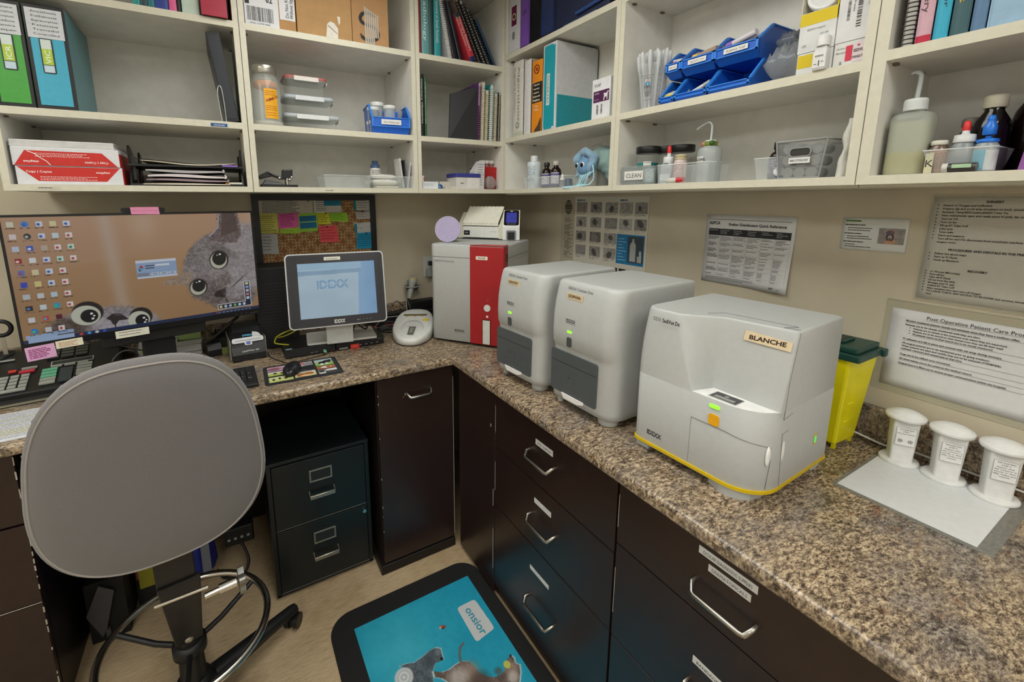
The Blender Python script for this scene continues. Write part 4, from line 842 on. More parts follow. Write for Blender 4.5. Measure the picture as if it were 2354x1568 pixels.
def bottle(side,a,off,z,prof,col,label,cap=None,capcol='#e0e0dc',name='bottle',cat='bottle',lab=None,rough=.3,alpha=1,group=None,n=28,fill=None,sq=None,metal=0):
    # prof [(r,z)...]; a/off are the axis
    t=S(name,label,cat,side,a,off,z,group); g=G(M(col,rough,alpha=alpha,noise=.02 if alpha==1 else 0,metal=metal)); g.lathe(prof,n); g.build('body',t)
    if fill: g=G(M(fill[0],.3,alpha=fill[2] if len(fill)>2 else .8,noise=0)); R=max(r for r,_ in prof)-.0015; g.lathe([(R-.002,.002),(R,.004),(R,fill[1])],n); g.build('contents',t)
    if cap: g=G(M(capcol,.4)); g.lathe(cap,n); g.build('cap',t)
    if lab: # (col, z0,z1, inkcol, arc deg, rows)
        R=max(r for r,_ in prof)+.0005; g=G(M(lab[0],.6)); A=math.radians(lab[4]); c0=-PI/2+(math.radians(lab[6]) if len(lab)>6 else 0); k=14
        for i in range(k):
            b0=c0-A/2+A*i/k; b1=c0-A/2+A*(i+1)/k
            g.quad((R*math.cos(b0),R*math.sin(b0),lab[1]),(R*math.cos(b1),R*math.sin(b1),lab[1]),(R*math.cos(b1),R*math.sin(b1),lab[2]),(R*math.cos(b0),R*math.sin(b0),lab[2]))
        g.mat(M(lab[3],.6,noise=0)); R+=.0003; hh=lab[2]-lab[1]
        for j in range(lab[5]):
            zz=lab[2]-hh*(.14+.78*j/lab[5]); rr=random.Random(j*3+int(a*100)); q=.1
            while q<.85:
                s=rr.uniform(.05,.18); b0=c0-A/2+A*q; b1=c0-A/2+A*min(.9,q+s)
                g.quad((R*math.cos(b0),R*math.sin(b0),zz),(R*math.cos(b1),R*math.sin(b1),zz),(R*math.cos(b1),R*math.sin(b1),zz+hh*.035+.0006),(R*math.cos(b0),R*math.sin(b0),zz+hh*.035+.0006)); q+=s+.04
        g.build('label',t)
    return t
def stack_bin(side,a,off,z,w,d,h,label,text=None,group='blue stacking bins',fh=.45,lipoff=.025,turn=0,tw=None):
    t=S('stacking_bin',label,'bin',side,a,off,z,group,0,turn); b=M('#1a5fc4',.38); g=G(b); k=.002; i=.006
    def panel(P,n,thk): # P outline in 3D list, offset by vector n*thk
        g._add([Vector(p) for p in P]+[Vector(p)+Vector(n)*thk for p in P],[tuple(range(len(P)))[::-1],tuple(range(len(P),2*len(P)))]+[(j,(j+1)%len(P),len(P)+(j+1)%len(P),len(P)+j) for j in range(len(P))])
    f=fh*h
    # sides: sloping front edge
    for x0,sx in ((0,1),(w,-1)):
        xb=x0+sx*i; P=[(xb,lipoff,0),(xb,d,0),(x0,d,h),(x0,d*.34,h),(x0,lipoff*.0+.004,f*1.02)]
        panel(P,(sx,0,0),k)
    g.hexa([(i,lipoff,0),(w-i,lipoff,0),(w-i,d,0),(i,d,0)],[(i,lipoff,k),(w-i,lipoff,k),(w-i,d,k),(i,d,k)])
    g.hexa([(i,d-k,0),(w-i,d-k,0),(w-i,d,0),(i,d,0)],[(0,d-k,h),(w,d-k,h),(w,d,h),(0,d,h)])
    # front: upright lip panel then sloping under to the floor
    g.box(.0,w,.0,.003,f*.42,f); g.hexa([(i,lipoff-.004,0),(w-i,lipoff-.004,0),(w-i,lipoff,0),(i,lipoff,0)],[(0,0,f*.42),(w,0,f*.42),(w,.003,f*.42),(0,.003,f*.42)])
    g.build('body',t)
    g=G(M('#2f7fdc',.4)); g.box(-.001,w+.001,-.003,.004,f-.003,f); g.box(-.001,w+.001,-.003,.001,f*.42,f*.42+.003)
    for x0 in (0,w-.006): g.box(x0,x0+.006,-.003,.001,f*.42,f)
    for x0,sx in ((0,1),(w,-1)):
        P=[(x0,-.002,f),(x0,.006,f),(x0,d*.34+.004,h),(x0,d,h),(x0,d,h+.003),(x0,d*.34-.003,h+.003)]
        panel([(p[0]-sx*.003,p[1],p[2]) for p in P],(sx,0,0),.007)
    g.box(-.003,w+.003,d-.004,d+.003,h-.004,h+.003); g.build('rim',t)
    if text is not None:
        g=G(M('#dededa',.6)); tw=tw or w*.55; g.box(w*.24,w*.24+tw,-.0045,-.003,f*.56,f*.86); g.mat(INK()); 
        if text: g.text(text,F_(w*.24+tw/2,-.0048,f*.64),f*.16,'C',width=tw*.8)
        g.build('label_strip',t)
    return t
def clear_tray(side,a,off,z,w,d,h,label,name='clear_tray',cat='tray',flare=.008,div=None,group=None,col='#dfe6e4',al=.3):
    t=S(name,label,cat,side,a,off,z,group); g=G(CLEAR(col,al)); k=.0018; f=flare
    g.box(f,w-f,f,d-f,0,k)
    for b,tp in ((((f,f),(w-f,f)),((0,0),(w,0))),(((f,d-f),(w-f,d-f)),((0,d),(w,d))),(((f,f),(f,d-f)),((0,0),(0,d))),(((w-f,f),(w-f,d-f)),((w,0),(w,d)))):
        (x0,y0),(x1,y1)=b; (X0,Y0),(X1,Y1)=tp; nx,ny=(0,k) if y0==y1 else (k,0)
        g.hexa([(x0,y0,0),(x1,y1,0),(x1+nx,y1+ny,0),(x0+nx,y0+ny,0)],[(X0,Y0,h),(X1,Y1,h),(X1+nx,Y1+ny,h),(X0+nx,Y0+ny,h)])
    for q in (div or []): g.box(w*q,w*q+k,f,d-f,0,h*.85)
    g.build('tray',t); g=G(CLEAR('#eef3f2',1.1)); g.tube([(0,0,h),(w,0,h),(w,d,h),(0,d,h)],.0013,5,closed=True); g.build('rim',t)
    return t
# ================================================================ LEFT (BACK WALL) SHELVES
zA=Z1L; z0=ZB+.020; zT=Z2L
# -- bay over the monitor: middle row
def bigbinder(a,w,col,side_col,label,txt,clip):
    t=binder('L',a,.012,zA,w,.275,.298,col,label,edge='#121214',cover=side_col)
    g=G(M('#c9ccd0',.6)); g.box(.006,w-.006,-.0025,-.0014,.205,.288); g.mat(INK())
    for i in range(6): g.text(txt[i%len(txt)],F_(w*.5,-.0028,.276-.0125*i),.0085,'C',width=w*.62)
    g.build('spine_label',t)
    g=G(M('#1b2428',.4)); g.prism(rrect(.028,.028+.030,.105,.205,.004),.0015,F_(0,-.0012,0)); g.mat(M('#c9d5cf',.4)).rect(F_(0,-.0030,0),.031,.055,.175,.202); g.mat(M('#a8c23a',.4)).rect(F_(0,-.0030,0),.031,.055,.130,.175); g.mat(M('#b9cdd8',.4)).rect(F_(0,-.0030,0),.031,.055,.108,.128)
    g.mat(M('#e8f0ea',.4,noise=0)); g.text(clip,vertup(.050,-.0033,.133),.018,width=.038); g.build('spine_sticker',t)
bigbinder(-2.040,.084,'#3f9a34','#2c6a28','green ring binder with a white typed label, leftmost on the shelf above the monitor',['Bupivacaine','Buprenorphine','Hydromorphone','Methadone','Ketamine','Diazepam'],'ICR')
bigbinder(-1.953,.096,'#3aa3c0','#5f8f96','turquoise ring binder with a white typed label, right of the green binder',['Anesthesia','Euthanasia','Buprenorphine','Ketamine','Tramadol','Controlled'],'VIC')
t=binder('L',-1.446,.012,zA,.042,.27,.300,'#1c2029','slim black ring binder leaning left against the shelf side, with a silver loop in front',edge='#0f1114',lean=math.radians(-7.5),cover='#15171c')
t=S('wire_bookend','thin silver wire loop standing at the front edge beside the slim black binder','bookend','L',-1.460,.006,zA)
g=G(M('#c8c8c2',.3,metal=1)); g.tube(smooth([(0,.004,0),(-.004,.004,.06),(-.006,.004,.10),(0,.004,.122),(.008,.004,.112),(.012,.004,.06),(.014,.004,0),(.016,-.003,-.012)],5),.0016,6); g.build('loop',t); g=G(M('#c8c8c2',.3,metal=1)).box(-.004,.026,.0,.05,0,.0012); g.build('base_plate',t)
g=G(M('#1e4f86',.6)); g.box(-1.497,-1.445,UL-.0012,UL,zA-.019,zA-.008); g.mat(M('#c9d6e4',.6,noise=0)).text('LOG BOOKS',FRL(-1.471,UL-.0014,zA-.0165),.0068,'C',bold=.02,width=.034); tag(g.build('shelf_label'),'small blue shelf label reading LOG BOOKS on the shelf edge above the letter tray','label')
g=G(M('#c6c3b4',.6)).box(-1.985,-1.93,UL-.0009,UL,ZB+.006,ZB+.013); g.mat(INK()).words(FRL(0,UL-.001,0),-1.98,-1.932,ZB+.009,.002,1); tag(g.build('shelf_label'),'small cream shelf label under the stacked paper reams','label')
# top row
for (u0,u1,vb,col,lab,h,nm) in ((303,322,2,'#1f8f8a','teal book at the left end of the top row above the turquoise binder',.26,'book'),(322,340,6,'#27414a','dark book between the teal and the navy book on the top row',.25,'book'),(340,356,9,'#1d6f78','slim sea-green book second from the navy one on the top row',.27,'book'),(356,388,12,'#2b3d8c','navy and white book on the top row of the leftmost shelf unit',.25,'book'),(389,407,17,'#d45a8c','pink book on the top row of the leftmost shelf unit',.24,'book'),(408,417,19,'#14261f','thin black-green book right of the pink one on the top row',.24,'book'),(419,459,26,'#b9cbbd','pale green-white ring folder on the top row, left of the crimson binder',.28,'book')):
    a=ax_(u0,vb,UL+.01); b=ax_(u1,vb,UL+.01); book('L',a,.012,zT,b-a-.001,.21,h,col,lab,title='Compendium' if u0 in(356,) else None)
t=binder('L',-1.490,-.014,zT,.078,.26,.285,'#a3213a','crimson ring binder sticking out past the shelf edge, top row of the leftmost unit',edge='#a3213a',cover='#a3213a'); t.location.z=zT
# bottom row : paper reams
def ream(z,a,label,flip,torn):
    t=S('paper_ream',label,'paper','L',a,.012,z,'copy paper reams'); w,d,h=.272,.33,.056
    w=.262; red='#c4281f'; g=G(M('#d5d6d9',.5,noise=.03,bump=.3,bscale=60)); g.box(0,w,0,d,0,h); pk=g.build('wrapper',t,bevel=.002)
    g=G(M(red,.45)); s=1 if not flip else -1; zb,zt=(.008,h-.004) if not flip else (.0,h-.010)
    if not flip: P=[(.004,h-.001),(w-.006,h-.001),(w-.044,.011),(.050,.011)]
    else: P=[(.004,.001),(w-.006,.001),(w-.044,h-.012),(.032,h-.010)]
    g.flat(P,F_(0,-.0004,0)); g.box(w-.0002,w+.0005,.0,d*.9,.001,h-.012 if flip else h-.001); g.build('end_panel',pk)
    g=G(M('#f0e4e0',.5,noise=0)); z1=h*.68 if not flip else h*.12
    fr=F_(0,-.0008,0)
    def T(s_,x,zz,sz,wd,al='L'):
        f=F_(x,-.0009,zz) if not flip else frame((x,-.0009,zz+sz*.7),(-1,0,0),(0,0,-1)); g.text(s_,f,sz,al,bold=.02,width=wd)
    if not flip: T('Copy | Copies',.024,h*.66,.009,.060); T('staples',w-.070,h*.66,.009,.036)
    else: T('Copy | Copies',w-.030,h*.16,.009,.060); T('staples',.062,h*.16,.009,.036)
    for r_ in range(3):
        zz=(h*.42-.0045*r_) if not flip else h*.50+.0045*r_; g.words(fr,.055,w-.065,zz,.0014,r_+flip*5,.95,1.2)
    g.build('wrapper_lettering',pk)
    if torn:
        g=G(M('#e3e3e1',.8)); g.box(.0,w-.012,.004,d-.01,h,h+.022)
        for i in range(5): g.box(-.002+.0008*i,w-.014+.001*i,.002,d-.01,h+.003+.004*i,h+.0045+.004*i)
        g.build('sheets',t)
        g=G(M('#ececea',.6)); g.tube([(.038,-.001,h-.012),(.055,-.001,h-.020),(.062,-.001,h-.028),(.080,-.001,h-.042),(.088,-.001,h-.054)],.0013,5); g.build('tear',pk)
    return t
ream(z0,-2.030,'lower ream of copy paper in a red and white wrapper, on the bottom shelf',False,False)
ream(z0+.0575,-2.034,'opened upper ream of copy paper with loose white sheets on top',True,True)
# black letter tray with papers
def lettertray():
    t=S('letter_tray','black two-tier wire letter tray stuffed with papers, right of the paper reams','tray','L',-1.752,.014,z0); k=M('#161617',.35); w,d=.345,.29
    for z in (.0,.065): g=G(k); g.box(0,w,0,d,z,z+.003); g.box(0,w,-.001,.002,z,z+.008); g.build('shelf_tray',t,bevel=.0008)
    g=G(k)
    for x in (0,w-.008):
        g.prism([(.0,.0),(.10,.0),(.09,.065),(.10,.105),(.06,.128),(.03,.135),(.018,.12),(.03,.06)],.006,frame((x,0,0),(0,1,0),(0,0,1)))
        g.prism([(.2,.0),(.29,.0),(.28,.065),(.29,.12),(.25,.13),(.22,.06)],.006,frame((x,0,0),(0,1,0),(0,0,1)))
    g.build('riser',t,bevel=.001)
    g=G(k)
    for i in range(9): g.box(.004+.006*i if 0 else .010,.018,.02+.03*i,.03+.03*i,.02,.10) if i<1 else None
    g.tube([(.02,.0,.090),(w-.02,.0,.066)],.0016,5); g.build('wire',t)
lettertray()
def sheetstack(name,label,cat,x0,x1,zf,thk,col,depth=.20,off=.018,wave=.004,fold=False,n=22,ph=0.):
    g=G(M(col,.7)); P=[]
    for i in range(n+1):
        s=i/n; x=x0+(x1-x0)*s; z=zf+wave*math.sin(s*5+ph); P.append((x,z))
    top=[(x,z+thk*(1 if 0 else .5+.5*math.sin(PI*min(1,max(0,(i/n))) )) ) for i,(x,z) in enumerate(P)]
    prof=P+top[::-1]
    if fold: 
        ex,ez=P[-1]; r=(top[-1][1]-ez)/2+thk*.5; prof=P+[(ex+r*math.sin(k*PI/6),ez+thk*.5-r*math.cos(k*PI/6)) for k in range(7)]+top[::-1]
    g.prism(prof,depth,frame((0,UL+off+depth,0),(1,0,0),(0,0,1))) ; return tag(g.build(name),label,cat)
sheetstack('envelope','long curled manila envelope with a purple corner, on the upper tray','envelope',-1.715,-1.43,z0+.078,.004,'#c6bda6',off=.010,wave=.006,ph=1.9)
g=G(M('#7c5fae',.5)).prism([(-1.475,z0+.0705),(-1.428,z0+.0705),(-1.424,z0+.0765),(-1.475,z0+.0775)],.012,frame((0,UL+.020,0),(1,0,0),(0,0,1))); tag(g.build('folder'),'purple folder edge at the right end of the upper letter tray','folder')
sheetstack('folded_newsletter','grey folded newsletter lying in the letter tray, upper of the folded ones','paper',-1.705,-1.475,z0+.048,.009,'#a9a6a8',fold=True,off=.012,wave=.003,ph=2)
sheetstack('folded_newsletter','white folded newsletter with a round fold at its right end, middle of the letter tray','paper',-1.700,-1.470,z0+.030,.010,'#cfc6c8',fold=True,off=.006,wave=.002,ph=.5)
sheetstack('folded_newsletter','dark-printed folded newsletter, lowest of the folded ones in the tray','paper',-1.705,-1.462,z0+.017,.008,'#8c7a80',fold=True,off=.008,wave=.002,ph=1)
sheetstack('envelope','flat cream envelope at the bottom of the letter tray','envelope',-1.715,-1.455,z0+.0045,.005,'#d6cdb8',off=.004,wave=.0)
t=S('pen','black and gold pen lying at the right of the letter tray','pen','L',-1.47,.016,z0+.011); g=G(M('#b8914a',.3,metal=.8)).cyl((0,0,0),(.012,0,0),.0035,n=10); g.build('tip',t); g=G(M('#c8c6ba',.4)).cyl((.012,0,0),(.055,0,0),.004,n=10); g.build('barrel',t)
# -- middle bay
# cartons on top row
t=carton('L',-1.356,.012,zT,.172,.25,.17,'#b08658','brown carton with a white barcode label, leftmost on the top row','carton','box',prints=[('#d8d9dc','r',.0,.66,.02,1.0),('#d8d9dc','r',.68,.99,.22,1.0),('#2a2a2c','b',.05,.55,.10,.38,True),('#2a2a2c','t','82',.42,.50,.030,.13,.02),('#2a2a2c','t','(420) 1L5T8 9400',.08,.04,.008,.40),('#2a2a2c','u','Do Not Refuse',.86,.26,.016,.55),('#2a2a2c','u','Without Signature',.95,.26,.016,.60),('#222224','r',.02,.10,.42,.5)])
t=carton('L',-1.180,.012,zT,.206,.25,.20,'#b08a5c','plain brown carton with torn white tape, middle of three on the top row')
g=G(M('#d5d0c4',.5)); g.flat([(.105,.004),(.150,.004),(.152,.04),(.138,.058),(.122,.062),(.110,.05)],F_(0,-.0006,0)); g.flat([(.150,.085),(.162,.084),(.160,.06),(.155,.055)],F_(0,-.0006,0)); g.mat(M('#7a5c3c',.6)); g.flat([(.112,.045),(.148,.02),(.149,.022),(.113,.048)],F_(0,-.0009,0)); g.build('torn_tape',t)
t=carton('L',-.972,.012,zT,.150,.25,.19,'#ad855a','brown carton with a black S-shaped scrawl, rightmost carton on the top row')
g=G(M('#1c1a1a',.6)); P=[(.098,.108),(.075,.118),(.045,.115),(.033,.095),(.045,.078),(.085,.070),(.105,.052),(.100,.030),(.075,.018),(.045,.022),(.032,.038)]
g.tube(smooth([(x,-.0008,z) for x,z in P],5),.0065,6,flat=.12) if 0 else None
Q=smooth([(x,0,z) for x,z in P],6); o=g.M
for i in range(len(Q)-1):
    d_=(Q[i+1]-Q[i]).normalized(); nn=Vector((-d_.z,0,d_.x))*.0065*(1 if 2<i<len(Q)-4 else .5); g.quad(*[q+V(0,-.0016,0) for q in (Q[i]-nn,Q[i+1]-nn,Q[i+1]+nn,Q[i]+nn)])
g.build('scrawl',t)
g=G(M('#d5cdbf',.45,alpha=.5)); 
for i in range(7): g.box(.050+.0085*i,.0565+.0085*i,-.0026,-.0022,.0 if i<5 else .03,.14-.004*i)
g.build('ribbed_tape',t)
# jar
def masonjar():
    t=S('glass_jar','big glass screw-top jar with an orange label handwritten FORMALIN','jar','L',-1.303,.058,zA); t.scale=(1,1,1.10); gl=M('#dde4dc',.06,alpha=.16,noise=0,spec=.9)
    g=G(gl); pr=[(.044,0),(.053,.004),(.054,.012),(.052,.02),(.052,.13),(.049,.152),(.040,.168),(.038,.175)]; g.lathe(pr,36,cap1=False); g.lathe([(.049,.006),(.049,.13),(.046,.150),(.037,.167)],36,cap0=True,cap1=False); g.build('jar',t)
    g=G(M('#b9b6aa',.3,metal=.9)); g.lathe([(.040,.172),(.0415,.174),(.0405,.180),(.042,.184),(.0415,.196),(.040,.198),(.036,.199),(.001,.199)],36); 
    for z in (.178,.184,.190): g.lathe([(.0415,z),(.0425,z+.001),(.0415,z+.002)],36,cap0=False,cap1=False)
    g.build('lid',t)
    g=G(M('#c8c6ba',.3,alpha=.6,noise=0)); g.lathe([(.0535,.001),(.0548,.004),(.0548,.010),(.0535,.014)],36,cap0=False,cap1=False); g.build('base_ring',t)
    g=G(M('#e8a818',.5)); R=.0535; k=12; a0,a1=math.radians(-103),math.radians(-52)
    for i in range(k):
        p=a0+(a1-a0)*i/k; q=a0+(a1-a0)*(i+1)/k; g.quad((R*math.cos(p),R*math.sin(p),.022),(R*math.cos(q),R*math.sin(q),.022),(R*math.cos(q),R*math.sin(q),.118-.006*(i==k-1)),(R*math.cos(p),R*math.sin(p),.120))
    g.mat(M('#8a2a10',.6,noise=0)); s='FORMALIN'; R+=.0008
    for i,ch in enumerate(s):
        an=a0+(a1-a0)*(.10+.105*i); g.text(ch,frame((R*math.cos(an),R*math.sin(an),.074+.0022*i),(-math.sin(an),math.cos(an),.25),(0,0,1)),.012,bold=.02)
    for j in range(8):
        zz=(.110,.104,.098,.062,.056,.050,.040,.032)[j]
        for i in range(7): p=a0+(a1-a0)*(.08+.12*i); q=p+(a1-a0)*.09; g.quad((R*math.cos(p),R*math.sin(p),zz),(R*math.cos(q),R*math.sin(q),zz),(R*math.cos(q),R*math.sin(q),zz+.0012),(R*math.cos(p),R*math.sin(p),zz+.0012))
    g.build('label',t)
    g=G(M('#c9793a',.8)); g.lathe([(.034,.125),(.042,.13),(.04,.145),(.030,.150)],20); g.build('contents',t)
masonjar()
def glassbox(z,a,w,d,h,label,lid,latch):
    t=S('food_container',label,'container','L',a,.052,z); 
    def ring(s,zz,r=.02,i=0): return [(x,y,zz) for x,y in rrect(i,w-i,i,d-i,r,4)]
    g=G(M('#d9e0da',.08,alpha=.15,noise=0,spec=.8)); g.rings([ring(0,0,.018,.016),ring(0,.003,.02,.013),ring(0,h-.014,.02,.006)],cap1=False); g.build('glass_body',t)
    g=G(M('#cdd6d0',.15,alpha=.55,noise=0)); g.rings([ring(0,h-.016,.02,.0035),ring(0,h-.012,.02,.002)]); g.build('glass_rim',t)
    g=G(M(lid,.35,alpha=.75,noise=0)); g.rings([ring(0,h-.012,.02,.001),ring(0,h-.004,.02,.0),ring(0,h,.018,.004),ring(0,h-.001,.016,.012)]); g.build('lid',t)
    g=G(M(latch,.4)); g.box(w*.22,w*.78,-.004,.0,h-.020,h-.003); g.build('latch',t,bevel=.001); g=G(M(latch,.4)); g.box(w-.0,w+.004,d*.3,d*.7,h-.020,h-.003); g.build('latch',t,bevel=.001)
glassbox(zA,-1.246,.218,.15,.060,'lowest glass food container with a grey-white lid, stack of three','#c3cbd2','#d4d6d6')
glassbox(zA+.0605,-1.242,.195,.145,.070,'middle glass food container with a grey-blue lid, stack of three','#bcc6cf','#cfd2d4')
glassbox(zA+.131,-1.236,.165,.135,.072,'top glass food container with a red-rimmed lid, stack of three','#b8605c','#d8d2d0')
t=stack_bin('L',-.905,.022,zA,.165,.185,.125,'blue stacking bin holding white jars, beside the stack of glass containers','SMALL FORMALIN JARS',None,.55,.02,math.radians(-6),.085)
def smalljar(x,y,z,label,s=1):
    t=thing('specimen_jar',label,'jar',(x,y,z),0,'white-lidded specimen jars'); g=G(M('#cfd6d6',.15,alpha=.5,noise=0)); g.lathe([(.022*s,0),(.0235*s,.002),(.0235*s,.042*s)],24,cap1=False); g.build('cup',t)
    g=G(M('#d8dad8',.35)); g.lathe([(.0255*s,.040*s),(.026*s,.042*s),(.026*s,.053*s),(.0245*s,.0545*s),(.001,.0545*s)],28); g.build('lid',t)
smalljar(-.875,-.285,zA+.065,'white-lidded jar at the back left of the blue bin, raised above the rest'); smalljar(-.845,-.25,zA+.085,'tallest white-lidded jar in the blue bin',1.15)
smalljar(-.805,-.30,zA+.072,'white-lidded jar standing in the middle of the blue bin',1.05)
smalljar(-.872,-.30,zA+.008,'white-lidded jar low in the blue bin behind its left side'); smalljar(-.825,-.325,zA+.008,'white-lidded jar low at the front left of the blue bin'); smalljar(-.775,-.325,zA+.008,'white-lidded jar low at the front right of the blue bin')
for n_,(x_,y_) in enumerate(((-.815,-.27),(-.868,-.25))): smalljar(x_,y_,zA+.008,['white-lidded jar hidden at the bottom of the blue bin, centre','white-lidded jar hidden at the bottom of the blue bin, back'][n_],1.05)
# bottom row: two hole punch
def punch():
    t=S('hole_punch','black and chrome two-hole punch on the bottom shelf under the formalin jar','hole punch','L',-1.350,.03,z0); k=M('#18181a',.3)
    g=G(k); g.prism(rrect(0,.135,0,.075,.006),.010); g.build('base',t,bevel=.001)
    g=G(k); g.hexa([(.005,.02,.010),(.085,.02,.010),(.085,.06,.010),(.005,.06,.010)],[(.02,.025,.030),(.075,.025,.018),(.075,.055,.018),(.02,.055,.030)]); g.build('bracket',t,bevel=.002)
    g=G(k); g.hexa([(-.002,.022,.030),(.055,.022,.045),(.055,.058,.045),(-.002,.058,.030)],[(-.004,.022,.044),(.03,.022,.062),(.03,.058,.062),(-.004,.058,.044)]); g.hexa([(.03,.022,.048),(.082,.022,.030),(.082,.058,.030),(.03,.058,.048)],[(.028,.022,.060),(.084,.022,.040),(.084,.058,.040),(.028,.058,.060)]); g.build('lever',t,bevel=.003)
    g=G(k); g.hexa([(.078,.018,.030),(.118,.018,.040),(.118,.062,.040),(.078,.062,.030)],[(.084,.018,.070),(.120,.018,.072),(.120,.062,.072),(.084,.062,.070)]); g.build('handle_pad',t,bevel=.004)
    g=G(CHROME()); g.cyl((.098,.025,.010),(.098,.025,.045),.006,n=12); g.cyl((.098,.055,.010),(.098,.055,.045),.006,n=12); g.sphere((.106,.014,.030),.006); g.sphere((.114,.014,.040),.005); g.sphere((.070,.018,.036),.006); g.build('punch_pin',t)
punch()
clear_tray('L',-1.115,.030,z0,.20,.15,.052,'clear plastic tray with flared sides, left one of the pair on the bottom shelf',div=[.55])
clear_tray('L',-.915,.014,z0,.135,.16,.045,'clear plastic tray filled with white packets, on the bottom shelf')
def pillow(name,label,cat,c,w,d,h,col,rz=0,al=1,crumple=.004,seed=1,rough=.5):
    t=thing(name,label,cat,c,rz); r=np.random.RandomState(seed); nx,ny=18,12; T=[]; B=[]
    nz=r.rand(ny+1,nx+1)-.5
    for j in range(ny+1):
        rt=[];rb=[]
        for i in range(nx+1):
            u=i/nx*2-1; v=j/ny*2-1; e=max(0,(1-u**4)*(1-v**4))**.6; x=u*w/2; y=v*d/2; k=nz[j][i]*crumple
            rt.append((x,y,h*.5+h*.5*e+k*e)); rb.append((x,y,h*.5-h*.5*e))
        T.append(rt);B.append(rb)
    g=G(M(col,rough,alpha=al,noise=.03)); g.grid(T); g.grid(B); g.build('pouch',t,weld=True,smooth=True); return t
pillow('gauze_packet','white folded gauze packet lying in the clear tray','packet',(-.850,-.30,z0+.010),.13,.10,.030,'#d6d2c6',.15,seed=2)
pillow('gauze_packet','creased white packet on top, its end pointing at the small bottle','packet',(-.845,-.29,z0+.040),.13,.075,.022,'#d9d6d0',.35,seed=3)
t=S('note_pad','thin cream note pad under the white packets in the clear tray','note pad','L',-.895,.030,z0+.003); G(M('#d6cfae',.7)).box(0,.105,0,.06,0,.006).build('pad',t)
bottle('L',-.873,.11,z0,[(.020,0),(.023,.003),(.023,.055),(.024,.070),(.022,.088),(.016,.100)],'#cfd0ce','white spray bottle with a dark blue collar, behind the white packets',cap=[(.021,.088),(.021,.104),(.014,.106),(.013,.122),(.001,.123)],capcol='#42577a',lab=('#c8c4be',.02,.085,'#6a5a58',120,7))
clear_tray('L',-.800,.012,z0,.075,.10,.050,'small clear tray holding upright booklets at the right end of the bottom shelf',flare=.004)
for i,(x,ln,col,lab) in enumerate(((-.775,-.12,'#d0cfcb','white booklet leaning left in the small clear tray'),(-.768,-.02,'#1a1a1c','black booklet between the two white ones in the small clear tray'),(-.757,.16,'#c7c6c4','white booklet leaning right in the small clear tray'))):
    t=S('booklet',lab,'booklet','L',x,.020,z0+.003,None,ln); g=G(M(col,.6)); g.box(0,.006,0,.075,0,.128-.008*i); g.build('cover',t)
    if col!='#1a1a1c': g=G(M('#4a4a4c',.6)); g.box(.0025,.0035,-.0005,.075,.004,.118-.008*i); g.build('pages',t)
g=G(M('#d0cdbd',.6)).box(-1.118,-1.078,UL-.0009,UL,ZB+.006,ZB+.012); g.mat(INK()).words(FRL(0,UL-.001,0),-1.115,-1.081,ZB+.008,.002,7); tag(g.build('shelf_label'),'small cream shelf label under the clear trays on the bottom shelf','label')
# -- narrow bay
W=[(963,970,'#7a2c22','thin dark red book at the left end of the narrow top shelf',.25,None),(970,988,'#5f9296','grey-teal book second from the left on the narrow top shelf',.26,'Radiology'),(988,997,'#2f4a46','dark green slim book on the narrow top shelf',.26,None),(999,1014,'#2f8f95','bright teal book with pale lettering on the narrow top shelf',.27,'Ultrasound of Small Animals')]
for u0,u1,c,lab,h,tt in W:
    a=ax_(u0,120,UL+.01); b=ax_(u1,122,UL+.01); book('L',a,.01,zT,b-a-.0008,.22,h,c,lab,tt,'#cfe0d8')
spiral('L',-.545,.012,zT,.018,.20,.255,'#c9c8c8','spiral notebook with white covers and a black and white coil, leaning left',coil='#d4d4d2',lean=math.radians(-11),pitch=.0075,r=.011,thick=.0016)
book('L',-.522,.01,zT,.022,.2,.235,'#1a1a22','black leather-like book with metal corner clips, right of the white spiral notebook',lean=math.radians(-13))
t=book('L',-.492,.01,zT,.016,.2,.24,'#1f2028','thin dark binder next to the red dictionary',lean=math.radians(-15))
t=book('L',-.436,.006,zT,.030,.20,.205,'#b8343e','red veterinary dictionary with a navy foot, leaning left','Veterinary Dictionary','#f0dcd4',lean=math.radians(-24),ts=.55,sub='Saunders Comprehensive',bands=[('#1c2a5a',.0,.10),('#20343a',.90,1.0)])
spiral('L',-.384,.010,zT,.006,.20,.29,'#8f7d74','brown-pink comb-bound report behind the red dictionary, leaning left',coil='#161616',lean=math.radians(-26),pitch=.013,r=.010,thick=.003)
spiral('L',-.362,.012,zT,.015,.20,.28,'#1b1b1c','black comb-bound manual leaning left, nearest the middle of the pile',coil='#141414',lean=math.radians(-27),pitch=.012,r=.012,thick=.0032)
spiral('L',-.338,.010,zT,.012,.20,.25,'#242426','second black comb-bound manual leaning left, right of the first',coil='#1c1c1c',lean=math.radians(-28),pitch=.012,r=.011,thick=.0032)
book('L',-.318,.03,zT,.005,.20,.235,'#c2c0b6','cream file leaning left on the narrow top shelf',lean=math.radians(-28))
book('L',-.304,.012,zT,.012,.20,.215,'#1d3a52','navy blue file leaning left against the cream one, rightmost on the narrow top shelf',lean=math.radians(-29))
book('L',-.688,.012,zA,.020,.21,.262,'#151515','slim black book with white spine lettering, left on the narrow middle shelf','Veterinary Obstetrics','#d8d8d4',ts=.5)
book('L',-.666,.012,zA,.010,.20,.250,'#1f5a32','thin green book beside the slim black one','Ophthalmology','#c8d8c4',ts=.6)
